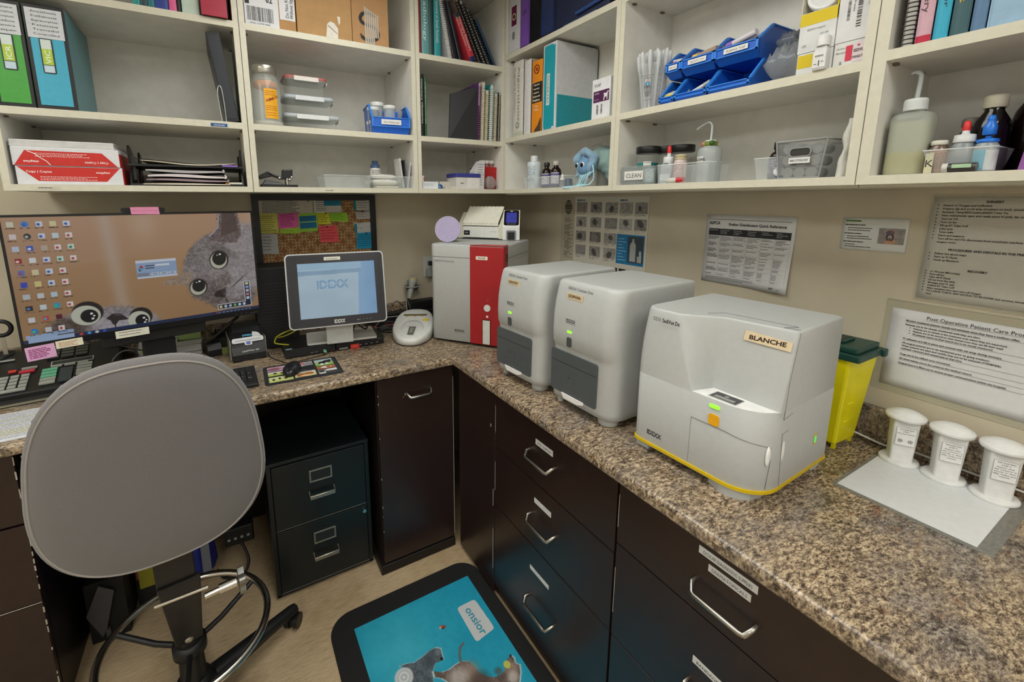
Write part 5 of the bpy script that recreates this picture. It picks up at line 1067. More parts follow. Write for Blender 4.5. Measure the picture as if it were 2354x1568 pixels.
t=S('document_folder','large black folder facing out, leaning on the spiral notebooks','folder','L',-.545,.02,zA,None,0,math.radians(0)); g=G(M('#232326',.55)); g.hexa([(0,.0,0),(.155,-.012,0),(.155,-.004,0),(0,.008,0)],[(.025,.03,.205),(.165,.0,.250),(.165,.008,.250),(.025,.038,.205)]); g.build('cover',t,bevel=.001)
xs=-.398
for w,c,co,h,lab,dd in ((.012,'#5e3270','#8a3a8c',.262,'purple spiral notebook next to the black folder',.0),(.013,'#d6cdb2','#d9d2b8',.268,'cream spiral notebook right of the purple one',.0),(.014,'#cfc6a6','#c8bb8a',.235,'tan wire-bound notebook, shorter than its neighbours',.0),(.019,'#13868a','#e0e0da',.262,'teal spiral notebook with a white coil',.0),(.014,'#c6c0a8','#b8ae8c',.225,'beige wire-bound notebook right of the teal one',.0),(.010,'#39352e','#6a6458',.23,'dark spiral notebook at the right end of the narrow middle shelf',.0)):
    spiral('L',xs,.010,zA,w,.19,h,c,lab,coil=co,pitch=.0095,lean=math.radians(2.0),thick=.0016); xs+=w+.0085
# bottom row
zc=z0
t=carton('L',-.685,.012,zc,.078,.10,.032,'#d3d6da','small white medicine box at the left end of the narrow bottom shelf','medicine_box','box',prints=[('#8a8f98','t','Microscope slides',.05,.62,.006,.6),('#8a8f98','t','25 x 75 mm',.05,.42,.005,.4),('#8a8f98','t','50 pcs',.5,.42,.005,.2)],flap=False)
carton('L',-.69,.03,zc+.0325,.022,.03,.026,'#d8dadc','tiny white box with a red end, on top of the small white medicine box','medicine_box','box',flap=False,prints=[('#c43a2c','r',.82,1.0,.0,.8)])
t=S('tape_roll','small blue roll on the narrow bottom shelf, right of the white medicine box','tape','L',-.590,.020,zc); g=G(M('#1f5f9a',.4)); g.tf(Matrix.Translation((0,.012,.009))@Matrix.Rotation(PI/2,4,'X')).lathe([(.0125,-.006),(.0125,.006),(.007,.006),(.007,-.006)],20,cap0=False,cap1=False); g.build('roll',t,weld=True)
carton('L',-.568,.012,zc,.066,.06,.010,'#cfc9bc','thin cream box lying flat on the narrow bottom shelf','medicine_box','box',flap=False,prints=[('#6a6258','t','BLADES  No. 10',.1,.3,.004,.6)])
carton('L',-.567,.08,zc,.055,.06,.036,'#c9c5ba','beige box standing behind the thin cream one','medicine_box','box',flap=False,turn=.08)
t=carton('L',-.512,.014,zc,.130,.10,.055,'#cfccc6','white plastic box with a royal blue lid on the narrow bottom shelf','lidded_box','box',flap=False); G(M('#3a3f8a',.4)).box(-.003,.133,-.003,.103,.055,.074).build('lid',t,bevel=.003); g=G(M('#dcdad4',.6)).box(.060,.125,-.001,0,.003,.053); g.mat(INK()).words(F_(0,-.0012,0),.022,.040,.026,.003,2,2); g.build('label',t)
t=S('paper_packet','white printed paper packet with a pointed top, right of the blue-lidded box','packet','L',-.382,.016,zc); g=G(M('#c9c9c8',.7)); g.prism([(.0,0),(.024,0),(.028,.135),(.008,.136),(-.03,.085),(-.035,.0)],.05,frame((0,.05,0),(1,0,0),(0,0,1))); g.mat(INK()); 
for i in range(9): g.words(F_(0,-.0006,0),-.012,.024,.02+.012*i,.002,i,.8)
g.build('packet',t)
pillow('plastic_bag','small crinkled clear bag with pinkish contents, leaning on the red tub','bag',(-.315,-.352,zc+.002),.055,.04,.060,'#a89a98',.1,.75,.008,5,.2)
t=S('sharps_container','red plastic tub at the right end of the narrow bottom shelf','tub','L',-.350,.045,zc); g=G(M('#a81f22',.35)); g.hexa([(.006,.004,0),(.082,.004,0),(.082,.12,0),(.006,.12,0)],[(0,0,.110),(.084,0,.110),(.084,.13,.110),(0,.13,.110)]); g.build('tub',t,bevel=.002)
for i,x in enumerate((.014,.041,.068)):
    g=G(M('#d3cfc8',.4)); g.lathe([(.013,.128),(.0135,.129),(.0135,.143),(.012,.1435)],20,(x,.03,0)); g.build('tube_cap',t); g=G(M('#b0787a',.3,alpha=.7,noise=0)).lathe([(.009,.01),(.009,.128)],14,(x,.03,0)); g.build('tube',t)
# ================================================================ RIGHT WALL SHELVES
rA=Z1R; rT=Z2R; r0=ZB+.019; rF=Z1R+.01
def ry(u,v,off=.01): return ay_(u,v,UR+off)
def rbook(u0,u1,v,h,col,label,z=None,**k):
    a=ry(u0,v); b=ry(u1,v); return book('R',a,.01,rA if z is None else z,a-b-.0008,.20,h,col,label,**k)
# -- bay next to the corner, top row
t=binder('R',-.412,.012,rT,.088,.225,.262,'#cfd0d2','white ring binder with a maroon mark and barcode, top row, right of the corner',edge='#c9cacc',cover='#c9cacc')
g=G(M('#6a1440',.5)); g.rect(F_(0,-.0016,0),.022,.062,.118,.20); g.mat(M('#c9b8a0',.5)).disc(F_(.042,-.0019,.155),.015,20); g.mat(M('#3a1428',.5)).disc(F_(.042,-.0022,.155),.009,16); g.mat(INK())
for i in range(9): g.rect(F_(0,-.0019,0),.030,.048,.060+.0035*i,.0615+.0035*i+.0006*(i%3))
g.build('spine_print',t)
t=binder('R',-.503,.012,rT,.068,.225,.262,'#7a52a8','purple ring binder with a handwritten name, right of the white binder',edge='#6a4694',cover='#7a52a8'); g=G(INK()).text('Lab',F_(.018,-.0019,.14),.028,width=.03); g.build('handwriting',t)
binder('R',-.575,.012,rT,.070,.225,.262,'#17181b','black ring binder between the purple and the navy binders',edge='#101012',cover='#17181b')
binder('R',-.648,.012,rT,.098,.225,.262,'#27345c','navy ring binder with a pale edge line, top row right of the corner',edge='#18203c',cover='#27345c')
t=carton('R',-.752,.012,rT,.29,.22,.19,'#1c2440','wide dark navy box at the right end of the top row','storage_box','box',flap=False,rough=.45); g=G(M('#2a4680',.35)).tf(Matrix.Translation((.145,-.006,.028))@Matrix.Rotation(-.05,4,'Y')); g.tube([(-.02,0,0),(.14,0,0)],.007,8); g.build('handle',t)
g=G(M('#aab0bc',.6,noise=0)); 
for i in range(30): g.rect(F_(0,-.0006,0),.05+.006*i,.0535+.006*i,.003,.009)
g.build('edge_lettering',t)
# middle row
t=book('R',-.455,.010,rA,.078,.20,.330,'#cfcdc4','thick cream book with grey spine lettering, leftmost on the middle shelf right of the corner','Algorithms','#7a6a68',ts=.30,sub='Diagnosis & Treatment',bands=[('#dcdacf',.86,.875),('#b9bda8',.0,.06)]); g=G(M('#7a7868',.5)).disc(F_(.038,-.0016,.05),.014,18); g.mat(M('#cfcdc4',.5)).disc(F_(.038,-.0019,.05),.009,16); g.mat(M('#7a7868',.5)).text('Sy',F_(.030,-.0021,.044),.014); g.build('publisher_mark',t)
t=book('R',-.540,.010,rA,.052,.20,.318,'#b9a596','tall book with a pinkish cover behind the cream one',bands=[('#d0cfcc',.0,.99)])
t=book('R',-.600,.010,rA,.072,.20,.298,'#e08a1c','orange veterinary book with a black title band and a torn foot',bands=[('#1c1814',.42,.70)],pg='#b9a888')
g=G(M('#e8e0c8',.5,noise=0)); 
for i,s in enumerate(('Clinical','Veterinary','Advisor','Canine and','Feline')): g.text(s,F_(.036,-.0014,.195-.016*i),.010 if i<3 else .0125,'C',bold=.02,width=.042+.008*(i>2))
g.text('Third',F_(.036,-.0012,.105),.012,'C',bold=.02,width=.022); g.text('Edition',F_(.036,-.0012,.092),.011,'C',bold=.02,width=.03); g.build('spine_title',t)
g=G(M('#7a2c14',.5)); g.tube([(.036+.017*math.cos(a_*PI/8),-.0012,.262+.017*math.sin(a_*PI/8)) for a_ in range(16)],.0022,5,closed=True); g.disc(F_(.036,-.0015,.262),.007,14); g.build('cover_emblem',t)
g=G(M('#4a3828',.8)); g.flat([(.02,0),(.070,.0),(.070,.062),(.058,.045),(.05,.03),(.03,.015)],F_(0,-.0012,0)); g.build('torn_patch',t)
t=binder('R',-.680,.010,rA,.086,.228,.342,'#1f97a4','white ring binder with turquoise lower panel and spine, reading DIABETES',edge='#cdced0',cover='#c6c7c9',half='#1c8b98')
g=G(M('#1f97a4',.35)).box(.012,.062,-.0020,-.001,.004,.335); g.build('spine_sheet',t)
g=G(M('#d6d6d2',.6)).box(.028,.047,-.0030,-.0018,.10,.225); g.mat(INK()).text('DIABETES',vert(.0335,-.0033,.218),.0125,width=.110); g.build('label_strip',t)
g=G(M('#16181a',.5)).tube([(.0845,.006,.342),(.0875,.20,.343),(.0875,.224,.340),(.0875,.228,.33),(.0875,.228,.01)],.0012,5); g.build('cover_piping',t)
t=carton('R',-.978,.010,rA,.090,.075,.140,'#d6d7d8','white SNAP test kit box with a purple panel and a dog outline','test_kit_box','box',flap=False,prints=[('#4a1646','r',.08,.94,.42,.70),('#55555a','t','SNAP',.12,.80,.017,.36),('#b9a0b8','t','canine',.14,.62,.010,.26,.02),('#b9a0b8','t','4Dx Plus',.14,.47,.0065,.26),('#2a2a2c','b',.28,.38,.12,.36,False),('#2a2a2c','b',.52,.60,.12,.36,False)])
g=G(M('#d6d6d8',.5,noise=0)); X0,Z0_=.058,.062; D=[(0,0),(.003,.016),(.001,.024),(.003,.026),(.008,.024),(.016,.025),(.018,.030),(.022,.031),(.024,.027),(.020,.024),(.019,.014),(.019,0),(.016,0),(.015,.010),(.007,.011),(.004,0)]
g.flat([(x*1.05,z*.95) for x,z in D],F_(X0,-.0012,Z0_)); g.build('dog_outline',t)
# bottom row: bottles and plush toy
bottle('R',ry(1227,437,.05)-.0,.05,r0,[(.030,0),(.032,.003),(.032,.118),(.027,.122),(.016,.123)],'#c9d2d4','white plastic lotion bottle in the clear tray, left of the brown bottles',cap=[(.0165,.121),(.017,.123),(.017,.147),(.015,.149),(.001,.149)],capcol='#d3d6d6',lab=('#c4ced2',.02,.108,'#8c98a0',150,12))
clear_tray('R',-.545,.012,r0,.29,.12,.048,'long clear tray holding the lotion and brown bottles, left of the blue toy')
for u,off,lab,cc in ((1256,.075,'brown glass bottle with a black cap and purple-banded label','#2a2224'),(1277,.060,'brown glass bottle with a white cap and purple-banded label','#b9b4aa')):
    y_=ry(u,432,off); t=bottle('R',y_,off,r0,[(.021,0),(.023,.003),(.023,.072),(.020,.082),(.011,.090),(.010,.104)],'#1e120e',lab,cap=[(.012,.097),(.013,.098),(.013,.115),(.011,.116),(.001,.116)],capcol=cc,rough=.15,lab=('#c6c4cc',.016,.066,'#5a5a70',170,6))
    g=G(M('#3a2f78',.5)); 
    for z_ in ((.056,.062),(.012,.019)): g.lathe([(.0238,z_[0]),(.0238,z_[1])],24,cap0=False,cap1=False)
    g.build('label_band',t)
bottle('R',ry(1290,432,.055)-.006,.055,r0,[(.011,0),(.012,.002),(.012,.030),(.008,.036)],'#5a5a5e','tiny grey dropper bottle with a white pointed cap',cap=[(.010,.033),(.0105,.040),(.006,.044),(.004,.056),(.001,.058)],lab=('#7a7c80',.006,.026,'#3a3a3c',150,3))
for i,(u,lab) in enumerate(((1298,'small dark blue vial behind the tiny dropper bottle'),(1306,'small navy vial left of the beige jar'),(1301,'dark blue capped vial at the back left of the blue toy'))):
    bottle('R',ry(u,430,.09)-.004*i,.085+.02*(i==2),r0,[(.010,0),(.011,.002),(.011,.024),(.008,.030)],'#2b4a78',lab,cap=[(.010,.029),(.010,.038),(.008,.040),(.001,.040)],capcol='#24406e')
bottle('R',-.915,.075,r0,[(.032,0),(.034,.003),(.034,.062),(.032,.066),(.001,.066)],'#b3aca0','beige plastic tub with a white band, hidden behind the toy tentacles',lab=('#cfccc6',.038,.056,'#5a4a4a',150,2))
def washbottle(side,a,off,z,R,h,col,label,spoutpts,capprof=None,alpha=.55,capcol='#d8dcdc',fill=None,lab=None,spr=.0032):
    t=bottle(side,a,off,z,[(R*.9,0),(R,.004),(R,h*.80),(R*.93,h*.86),(R*.5,h*.93),(R*.42,h*.96)],col,label,name='wash_bottle',cap=capprof or [(R*.45,h*.93),(R*.5,h*.94),(R*.5,h*1.05),(R*.44,h*1.07),(.001,h*1.07)],capcol=capcol,alpha=alpha,fill=fill,lab=lab)
    g=G(M('#c4cbc9',.3,alpha=.85,noise=0)); g.tube(smooth(spoutpts,6),[spr*(1 if i<len(spoutpts)*6-16 else .75) for i in range((len(spoutpts)-1)*6+1)],8); g.build('spout',t); return t
washbottle('R',-.900,.150,r0,.036,.115,'#c9d0cc','wash bottle with a thin bent spout behind the blue plush toy',[(0,0,.12),(0,0,.155),(-.002,0,.168),(-.012,0,.174),(-.035,0,.174),(-.058,0,.171)])
def plush():
    t=S('plush_toy','pale blue furry plush toy with round eyes and trailing cord tentacles','toy','R',-.905,.030,r0); rr=np.random.RandomState(3)
    fur=M('#7fa0b8',.95,bump=.8,bscale=120,noise=.15,nscale=30,sheen=.5); fur2=M('#86a09c',.95,bump=.6,bscale=90,noise=.18,nscale=25)
    def blob(name,c,rx,ry_,rz_,mat,amp=.0,f=3,parent=t,n=40,m=26,seed=0):
        g=G(mat); R=[]
        for i in range(m+1):
            th=PI*(.01+.98*i/m); ring=[]
            for j in range(n):
                ph=2*PI*j/n; k=1+amp*(math.sin(f*ph+seed)*math.sin(2*th)+.5*math.sin(2*f*ph+3*th+seed)); ring.append((c[0]+rx*k*math.sin(th)*math.cos(ph),c[1]+ry_*k*math.sin(th)*math.sin(ph),c[2]-rz_*k*math.cos(th)))
            R.append(ring)
        g.rings(R); return g.build(name,parent)
    # shaggy body behind, hanging to the right
    g=G(fur2); R=[]; path=smooth([(.010,.055,.098),(.045,.070,.108),(.080,.078,.098),(.108,.082,.070),(.118,.085,.035),(.115,.085,.004)],5); rad=[.035,.05,.055,.052,.045,.030]
    for i,p in enumerate(path):
        q=i/5; k0=min(int(q),4); r_=rad[k0]+(rad[k0+1]-rad[k0])*(q-k0) if k0<5 else rad[5]; r_*=.92
        a=path[min(i+1,len(path)-1)]-path[max(i-1,0)]; a.normalize(); up=a.cross(Vector((0,1,0))).normalized()
        R.append([p+(Vector((0,1,0))*math.cos(2*PI*j/32)*.85+up*math.sin(2*PI*j/32))*r_*(1+.07*math.sin(5*2*PI*j/32+i)) for j in range(32)])
    # keep it inside the bay and on the shelf
    R=[[Vector((min(v.x,.150),v.y,max(v.z,.001))) for v in r] for r in R]
    g.rings(R); g.build('body',t)
    # ruffled hood rim
    g=G(fur); n=96; R=[]
    for k in range(n):
        a=2*PI*k/n; rx,rz=.041*(1+.05*math.sin(3*a+.6)),.046*(1+.06*math.sin(3*a+1.2)+.03*math.sin(7*a)); c=Vector((.012+rx*math.cos(a),.016+.006*math.sin(4*a),.092+rz*math.sin(a))); o=Vector((math.cos(a),0,math.sin(a))); w_=.016*(1+.18*math.sin(5*a))
        R.append([c+o*math.cos(2*PI*j/10)*w_+Vector((0,1,0))*math.sin(2*PI*j/10)*.016 for j in range(10)])
    R.append(R[0]); g.rings(R,False,False); g.build('ruffle',t)
    g=G(fur); g.sphere((.012,.035,.092),.043,1.05,.6,1.12,28,16); g.build('hood',t)
    fc=blob('face',(.016,.012,.078),.035,.028,.036,M('#6a8fae',.9,bump=.5,bscale=150,noise=.1),.02)
    for x,z,a in ((-.006,.083,.7),(.024,.084,1)):
        g=G(M('#e6e6e2',.2)); g.sphere((x,-.010,z),.0115,a,.5,1,20,12); g.build('eye',fc); g=G(M('#0c0e12',.1)); g.sphere((x+.001,-.0145,z),.0085,a,.4,1,20,12); g.build('pupil',fc)
    g=G(M('#a9d0da',.7))
    ts=[[(.000,-.004,.052),(-.018,-.006,.044),(-.036,-.004,.036)],[(.010,-.004,.050),(.006,-.010,.028),(-.012,-.018,.004),(-.045,-.034,.0012),(-.072,-.040,-.001)],[(.018,-.004,.050),(.016,-.010,.030),(-.004,-.02,.004),(-.03,-.036,.0015),(-.06,-.045,-.003)],
        [(.034,-.002,.050),(.030,-.010,.028),(.010,-.018,.004),(-.02,-.035,.001),(-.05,-.044,-.006)],[(.042,.0,.052),(.040,-.008,.030),(.022,-.015,.005),(-.01,-.034,.002),(-.035,-.045,-.004)],[(.052,.0,.056),(.050,-.008,.040),(.036,-.012,.012),(.0,-.03,.003),(-.02,-.043,-.008)],
        [(.066,.006,.060),(.062,-.006,.05),(.054,-.010,.042)],[(.062,.004,.082),(.076,-.004,.06),(.076,-.010,.03),(.060,-.018,.008),(.03,-.030,.004),(.0,-.042,-.004)],[(.026,-.002,.048),(.022,-.012,.03),(.006,-.022,.006),(-.024,-.040,.0015)]]
    g=None
    for p in ts:
        g=G(M('#a9d0da',.7)); g.tube(smooth([(x,y+.012 if i>1 else y+.004,z+.0005) for i,(x,y,z) in enumerate(p)],6),.0028,6); g.build('tentacle',t)
plush()
t=S('narrow_box','narrow white box standing at the back right of the blue toy','box','R',-1.060,.06,r0); g=G(M('#c9cbcc',.5)); g.box(0,.020,0,.15,0,.150); g.build('carton',t); g=G(INK()); g.disc(F_(.010,-.0004,.105),.002,10); g.rect(F_(0,-.0004,0),.009,.011,.07,.095); g.build('printing',t)
# -- middle bay, middle row
def hillscup():
    t=S('pipette_cup','tall clear measuring cup packed with transfer pipettes, brand print in front','cup','R',-1.219,.046,rA); g=G(M('#d3d7d8',.15,alpha=.30,noise=0)); pr=[(.034,0),(.0355,.003),(.047,.138)]; g.lathe(pr,36,cap1=False); g.build('cup',t)
    g=G(M('#d6d9da',.5,alpha=.9)); k=16; 
    def Rz(z): return .0358+.0115*(z/.138)
    def patch(g,a0,a1,z0,z1,dr=.0006,k=10):
        for i in range(k):
            p=a0+(a1-a0)*i/k; q=a0+(a1-a0)*(i+1)/k; g.quad((Rz(z0)*math.cos(p)+dr*math.cos(p),(Rz(z0)+dr)*math.sin(p),z0),((Rz(z0)+dr)*math.cos(q),(Rz(z0)+dr)*math.sin(q),z0),((Rz(z1)+dr)*math.cos(q),(Rz(z1)+dr)*math.sin(q),z1),((Rz(z1)+dr)*math.cos(p),(Rz(z1)+dr)*math.sin(p),z1))
    d=math.radians; g=G(M('#4a4c50',.5,noise=0)); C_=-72
    for b in ((-30,26,.100,.1008),(-20,20,.026,.0268)): patch(g,d(C_+b[0]),d(C_+b[1]),b[2],b[3])
    for b in ((-17,17,.0925,.0935),(-17,17,.058,.059),(-17,-16,.058,.0935),(16,17,.058,.0935)): patch(g,d(C_+b[0]),d(C_+b[1]),b[2],b[3])
    for j in range(5): patch(g,d(C_-16+j),d(C_+16-j),.052-.0035*j,.0532-.0035*j)
    for j in range(7): patch(g,d(C_-48),d(C_-42),.02+.016*j,.021+.016*j); 
    for j in range(7): patch(g,d(C_+44),d(C_+50),.02+.016*j,.021+.016*j)
    a=d(C_); fr=frame(((Rz(.064)+.0012)*math.cos(a),(Rz(.064)+.0012)*math.sin(a),.062),(-math.sin(a),math.cos(a),0),(0,0,1)); g.text("Hill's",fr,.0145,'C',bold=.03,width=.020)
    g.mat(M('#2f88b8',.5,noise=0)); patch(g,d(C_-9),d(C_+10),.071,.080,.0008); g.mat(M('#d2a9b0',.5,noise=0)); patch(g,d(C_-9),d(C_-1),.082,.090,.0008); g.mat(M('#d6d9da',.5,noise=0)); patch(g,d(C_+0),d(C_+3),.071,.077,.001); g.build('printing',t)
    rr=random.Random(9); m=M('#d9dcdd',.15,alpha=.62,noise=0); i=0
    for ring,(n,R0,R1) in enumerate(((11,.028,.047),(7,.017,.028),(3,.006,.012))):
        for k_ in range(n):
            a=2*PI*(k_+.5*ring)/n; hh=.175+.012*rr.random()-.006*(math.sin(a)<-.5)+.004*ring; b=Vector((R0*math.cos(a),R0*math.sin(a),.004)); tp=Vector((R1*1.05*math.cos(a),R1*1.05*math.sin(a),hh)); 
            pts=[b.lerp(tp,s) for s in (0,.45,.60,.66,.70,.75,.92,.965,.985,.995,1.0)]; g=G(m); g.tube(pts,[.0022,.003,.003,.0035,.0050,.0066,.0068,.0060,.0048,.003,.001],12); g.build('pipette',t)
hillscup()
yb=[-1.275,-1.329,-1.436]; yw=[.052,.105,.120]; lab=[('RED TOP','blue stacking bin labelled for red top tubes, upper tier behind the pipette cup'),('YELLOW TOP','blue stacking bin reading YELLOW TOP, middle of the upper tier'),('PURPLE TOP','blue stacking bin reading PURPLE TOP, right end of the upper tier')]
LB=[('blue stacking bin full of foil packets, left end of the lower tier'),('blue stacking bin with a white pen, middle of the lower tier'),('nearly empty blue stacking bin, right end of the lower tier')]
for i in range(3):
    stack_bin('R',yb[i]-.002,.012,rA,yw[i]-.001,.17,.075,LB[i],None,'blue stacking bins on the right wall',.30,.012)
    stack_bin('R',yb[i],.036,rA+.080,yw[i]+.001,.175,.085,lab[i][1],lab[i][0],'blue stacking bins on the right wall',.52,.022)
def tubeitem(x,y,z,L,ang,capc,label,body='#c9ccd0',tilt=0,rad=.0068):
    # small capped blood tube
    t=thing('blood_tube',label,'tube',(x,y,z),ang,'blood tubes in the blue bins'); t.rotation_euler=(0,tilt,ang); g=G(M(capc,.4)); g.cyl((0,0,0),(.018,0,0),rad*1.15,n=12); g.build('stopper',t); g=G(M(body,.3)); g.cyl((.018,0,0),(L,0,0),rad,n=12); g.build('tube',t)
u_=-PI/2
tubeitem(UR+.062,yb[0]-.006,rA+.128,.050,u_-.25,'#b8202c','red-capped tube lying in the bin behind the pipette cup, lower one')
tubeitem(UR+.075,yb[0]-.050,rA+.136,.046,u_+PI+.2,'#c02030','red-capped tube lying on top in the bin behind the pipette cup','#cfd2cc')
carton('R',yb[0]-.008,.110,rA+.100,.035,.05,.030,'#d3d4d2','small white box in the bin behind the pipette cup','medicine_box','box',flap=False)
tubeitem(UR+.056,yb[1]-.028,rA+.1275,.080,u_-.12,'#e0b860','yellow-capped tube lying in the YELLOW TOP bin','#a8907c',-.06,.0085)
tubeitem(UR+.078,yb[1]-.030,rA+.129,.085,u_-.1,'#d8dad6','clear tube behind the yellow-capped one','#b0a498',-.06)
t=S('black_ball','small black round cap at the back of the YELLOW TOP bin','cap','R',yb[1]-.076,.16,rA+.166); g=G(BLACK()).sphere((0,0,.006),.011,1,1,.8); g.build('cap',t)
tubeitem(UR+.060,yb[2]-.022,rA+.132,.085,u_-.12,'#8a6ac0','lilac-capped tube lying in the PURPLE TOP bin','#d3cfd4',-.16,.0085)
tubeitem(UR+.080,yb[2]-.024,rA+.130,.085,u_-.05,'#9a80cc','second lilac-capped tube behind the first one','#c4c0cc',-.14)
t=S('pen','white capped pen lying in the middle lower bin','pen','R',yb[1]-.020,.045,rA+.020,None,-.32); g=G(M('#d6d7d4',.35)); g.cyl((0,0,0),(.068,0,0),.0055,.0062,n=12); g.build('barrel',t); g=G(M('#b9c4c8',.2,alpha=.8,noise=0)); g.cyl((.060,0,0),(.080,0,0),.007,n=12); g.build('cap',t)
for i,(dx,dz,rz_,c) in enumerate(((.014,.030,.3,'#c9bfa0'),(.034,.018,-.2,'#b9b6a8'),(.042,.034,.5,'#a8a8a4'),(.024,.052,-.5,'#8c8c88'))):
    t=pillow('foil_packet',['foil sachet with a yellow stripe and red dot, front of the left lower bin','grey foil sachet, right in the left lower bin','tilted foil sachet leaning on the bin side','darker sachet at the top of the left lower bin'][i],'packet',(UR+.040+.012*i,yb[0]-.004-dx,rA+.012+dz*.5),.045,.032,.007,c,u_+rz_,1,.003,i+3,.3); t.rotation_euler=(.9,-.2,u_+rz_)
    if i==0: g=G(M('#d8c030',.5)).box(-.016,.010,-.010,.002,.0072,.0078); g.mat(M('#a03030',.5)).disc(FRU(.0,-.012,.0082),.004,12); g.build('sticker',t)
t=pillow('plastic_bag','crumpled clear plastic bag draped against the blue bins','bag',(UR+.085,-1.625,rA+.004),.085,.13,.085,'#a9aeb2',u_,.42,.03,8,.12)
t=pillow('plastic_bag','clear bag rising beside the yellow-banded box','bag',(UR+.10,-1.655,rA+.090),.030,.08,.080,'#b3b3ac',u_,.40,.02,9,.12)
t=pillow('plastic_bag','clear bag with black-tipped swabs behind the PURPLE TOP bin','bag',(UR+.13,-1.600,rA+.09),.05,.10,.045,'#7e848c',u_,.55,.02,12,.15)
# kit boxes
t=carton('R',-1.668,.010,rA,.072,.16,.047,'#d4d5d4','white kit box with a yellow square, under the yellow-banded box','kit_box','box',flap=False,prints=[('#d2b90e','r',.02,.46,.30,.92)])
t=carton('R',-1.666,.010,rA+.048,.074,.16,.088,'#d6d7d6','open white kit box with a broad yellow band and a jar lid inside','kit_box','box',flap=False,prints=[('#d2b90e','r',0,1,.68,.99),('#5a5a5e','t','IDEXX reagent',.22,.54,.006,.5),('#5a5a5e','t','UN',.12,.14,.009,.12),('#5a5a5e','t','OF 100',.6,.38,.005,.22)])
G(M('#c9c4b4',.7)).box(.0,.002,.0,.16,.088,.16).build('open_flap',t); G(M('#d2b90e',.6)).box(.072,.074,.0,.16,.060,.14).build('open_flap',t)
t=S('white_disc','round white lid seen on edge in the open yellow-banded box','lid','R',-1.702,.030,rA+.137); g=G(M('#dadbdb',.4)).tf(Matrix.Translation((0,0,.034))@Matrix.Rotation(math.radians(78),4,'X')@Matrix.Rotation(.2,4,'Y')); g.lathe([(.0335,-.008),(.0335,.004),(.032,.006),(.026,.005),(.025,.0042),(.001,.004)],36); g.build('lid',t)
t=S('reagent_bottle','small white reagent bottle in front of the yellow-banded box','bottle','R',-1.722,.004,rA); P=rrect(-.014,.014,-.010,.010,.004); g=G(M('#d3d4d2',.35,alpha=.9)); R=[[(x*s,y*s,z) for x,y in P] for z,s in ((0,.9),(.002,1),(.042,1),(.048,.8),(.050,.62),(.056,.6))]; g.rings(R); g.build('body',t); g=G(M('#dcdcda',.4)); g.lathe([(.0125,.052),(.0125,.072),(.011,.074),(.001,.074)],20); g.build('cap',t); g=G(M('#dededc',.6)).box(-.013,.013,-.0108,-.0100,.005,.038); g.mat(INK()).text('IDEXX',F_(0,-.0111,.028),.005,'C',bold=.03,width=.017); g.words(F_(0,-.0111,0),-.010,-.004,.012,.0014,1); g.rect(F_(0,-.0111,0),-.001,.001,.008,.020); g.words(F_(0,-.0111,0),.004,.011,.016,.0014,2); g.build('label',t)
carton('R',-1.742,.012,rA,.060,.16,.050,'#d3d3cf','white box of syringe tips with red tape, under the barcode box','kit_box','box',flap=False,prints=[('#6a6a66','t','Sedivue',.08,.72,.006,.35),('#6a6a66','t','Bacteria',.08,.54,.006,.35),('#c8304a','r',.38,.58,.18,.82),('#d6c9cc','r',.60,.99,.10,.90),('#b04a58','r',.72,.80,.72,.80),('#4a2c30','t','SEDIVUE',.62,.50,.0085,.36,.02),('#4a2c30','t','SYRINGE TIPS',.60,.24,.007,.38,.02),('#3a3a3a','b',.22,.30,.06,.20,True)])
carton('R',-1.741,.012,rA+.051,.061,.16,.145,'#d6d6d6','upright white box with two barcodes, at the right post','kit_box','box',flap=False,prints=[('#3a3a3c','b',.28,.37,.30,.58,False),('#3a3a3c','b',.58,.72,.18,.90,False),('#55555a','v','Each  100 tests',.45,.76,.006,.35),('#55555a','v','Confirmation Kit',.88,.86,.007,.42)])
# bottom row of the middle bay
def cleanbox():
    t=S('ribbed_box','ribbed clear box with a hand-lettered CLEAN card','box','R',-1.140,.012,r0); w,d,h=.112,.07,.062; g=G(CLEAR('#c4c9c8',.55)); 
    g.box(0,w,0,.0015,0,h); g.box(0,w,d-.0015,d,0,h); g.box(0,.0015,0,d,0,h); g.box(w-.0015,w,0,d,0,h); g.box(0,w,0,d,0,.0015); g.build('box',t)
    g=G(M('#8f9492',.3)); 
    for i in range(22): x=.002+.0050*i; g.box(x,x+.0016,-.0012,0,.0,.014) ; g.box(x,x+.0016,-.0012,0,.048,h)
    for i in range(10): z=.004+.006*i; g.box(-.0008,.012,-.001,.0,z,z+.0012); g.box(w-.012,w+.0012,-.001,.001,z,z+.0025)
    for i in range(8): g.box(w,w+.001,.006+.008*i,.0085+.008*i,.002,h)
    g.build('ribs',t)
    g=G(M('#d8d7d0',.7)); g.box(.014,.094,-.003,-.0012,.016,.046); g.mat(INK()); fr=F_(.054,-.0033,.0235); g.text('CLEAN',fr,.020,'C',width=.064); g.build('card',t)
cleanbox()
def capjar(u,off,col,fh,label,lab=None,R=.034,cap='#151516'):
    y_=ry(u,400,off); t=bottle('R',y_,off,r0,[(R*.95,0),(R,.003),(R,.100),(R*1.05,.104)],'#c9d2ce',label,name='lidded_jar',cap=[(R*1.10,.104),(R*1.16,.106),(R*1.16,.124),(R*1.12,.127),(R*.5,.128),(.001,.128)],capcol=cap,alpha=.16,fill=(col,fh,.95),lab=lab); return t
t=capjar(1487,.062,'#16706a',.072,'clear jar with black lid and teal disinfectant, front left of three',lab=('#d6d6d2',.04,.076,'#3a3a3c',40,2,38))
g=G(M('#4a9a94',.3)); 
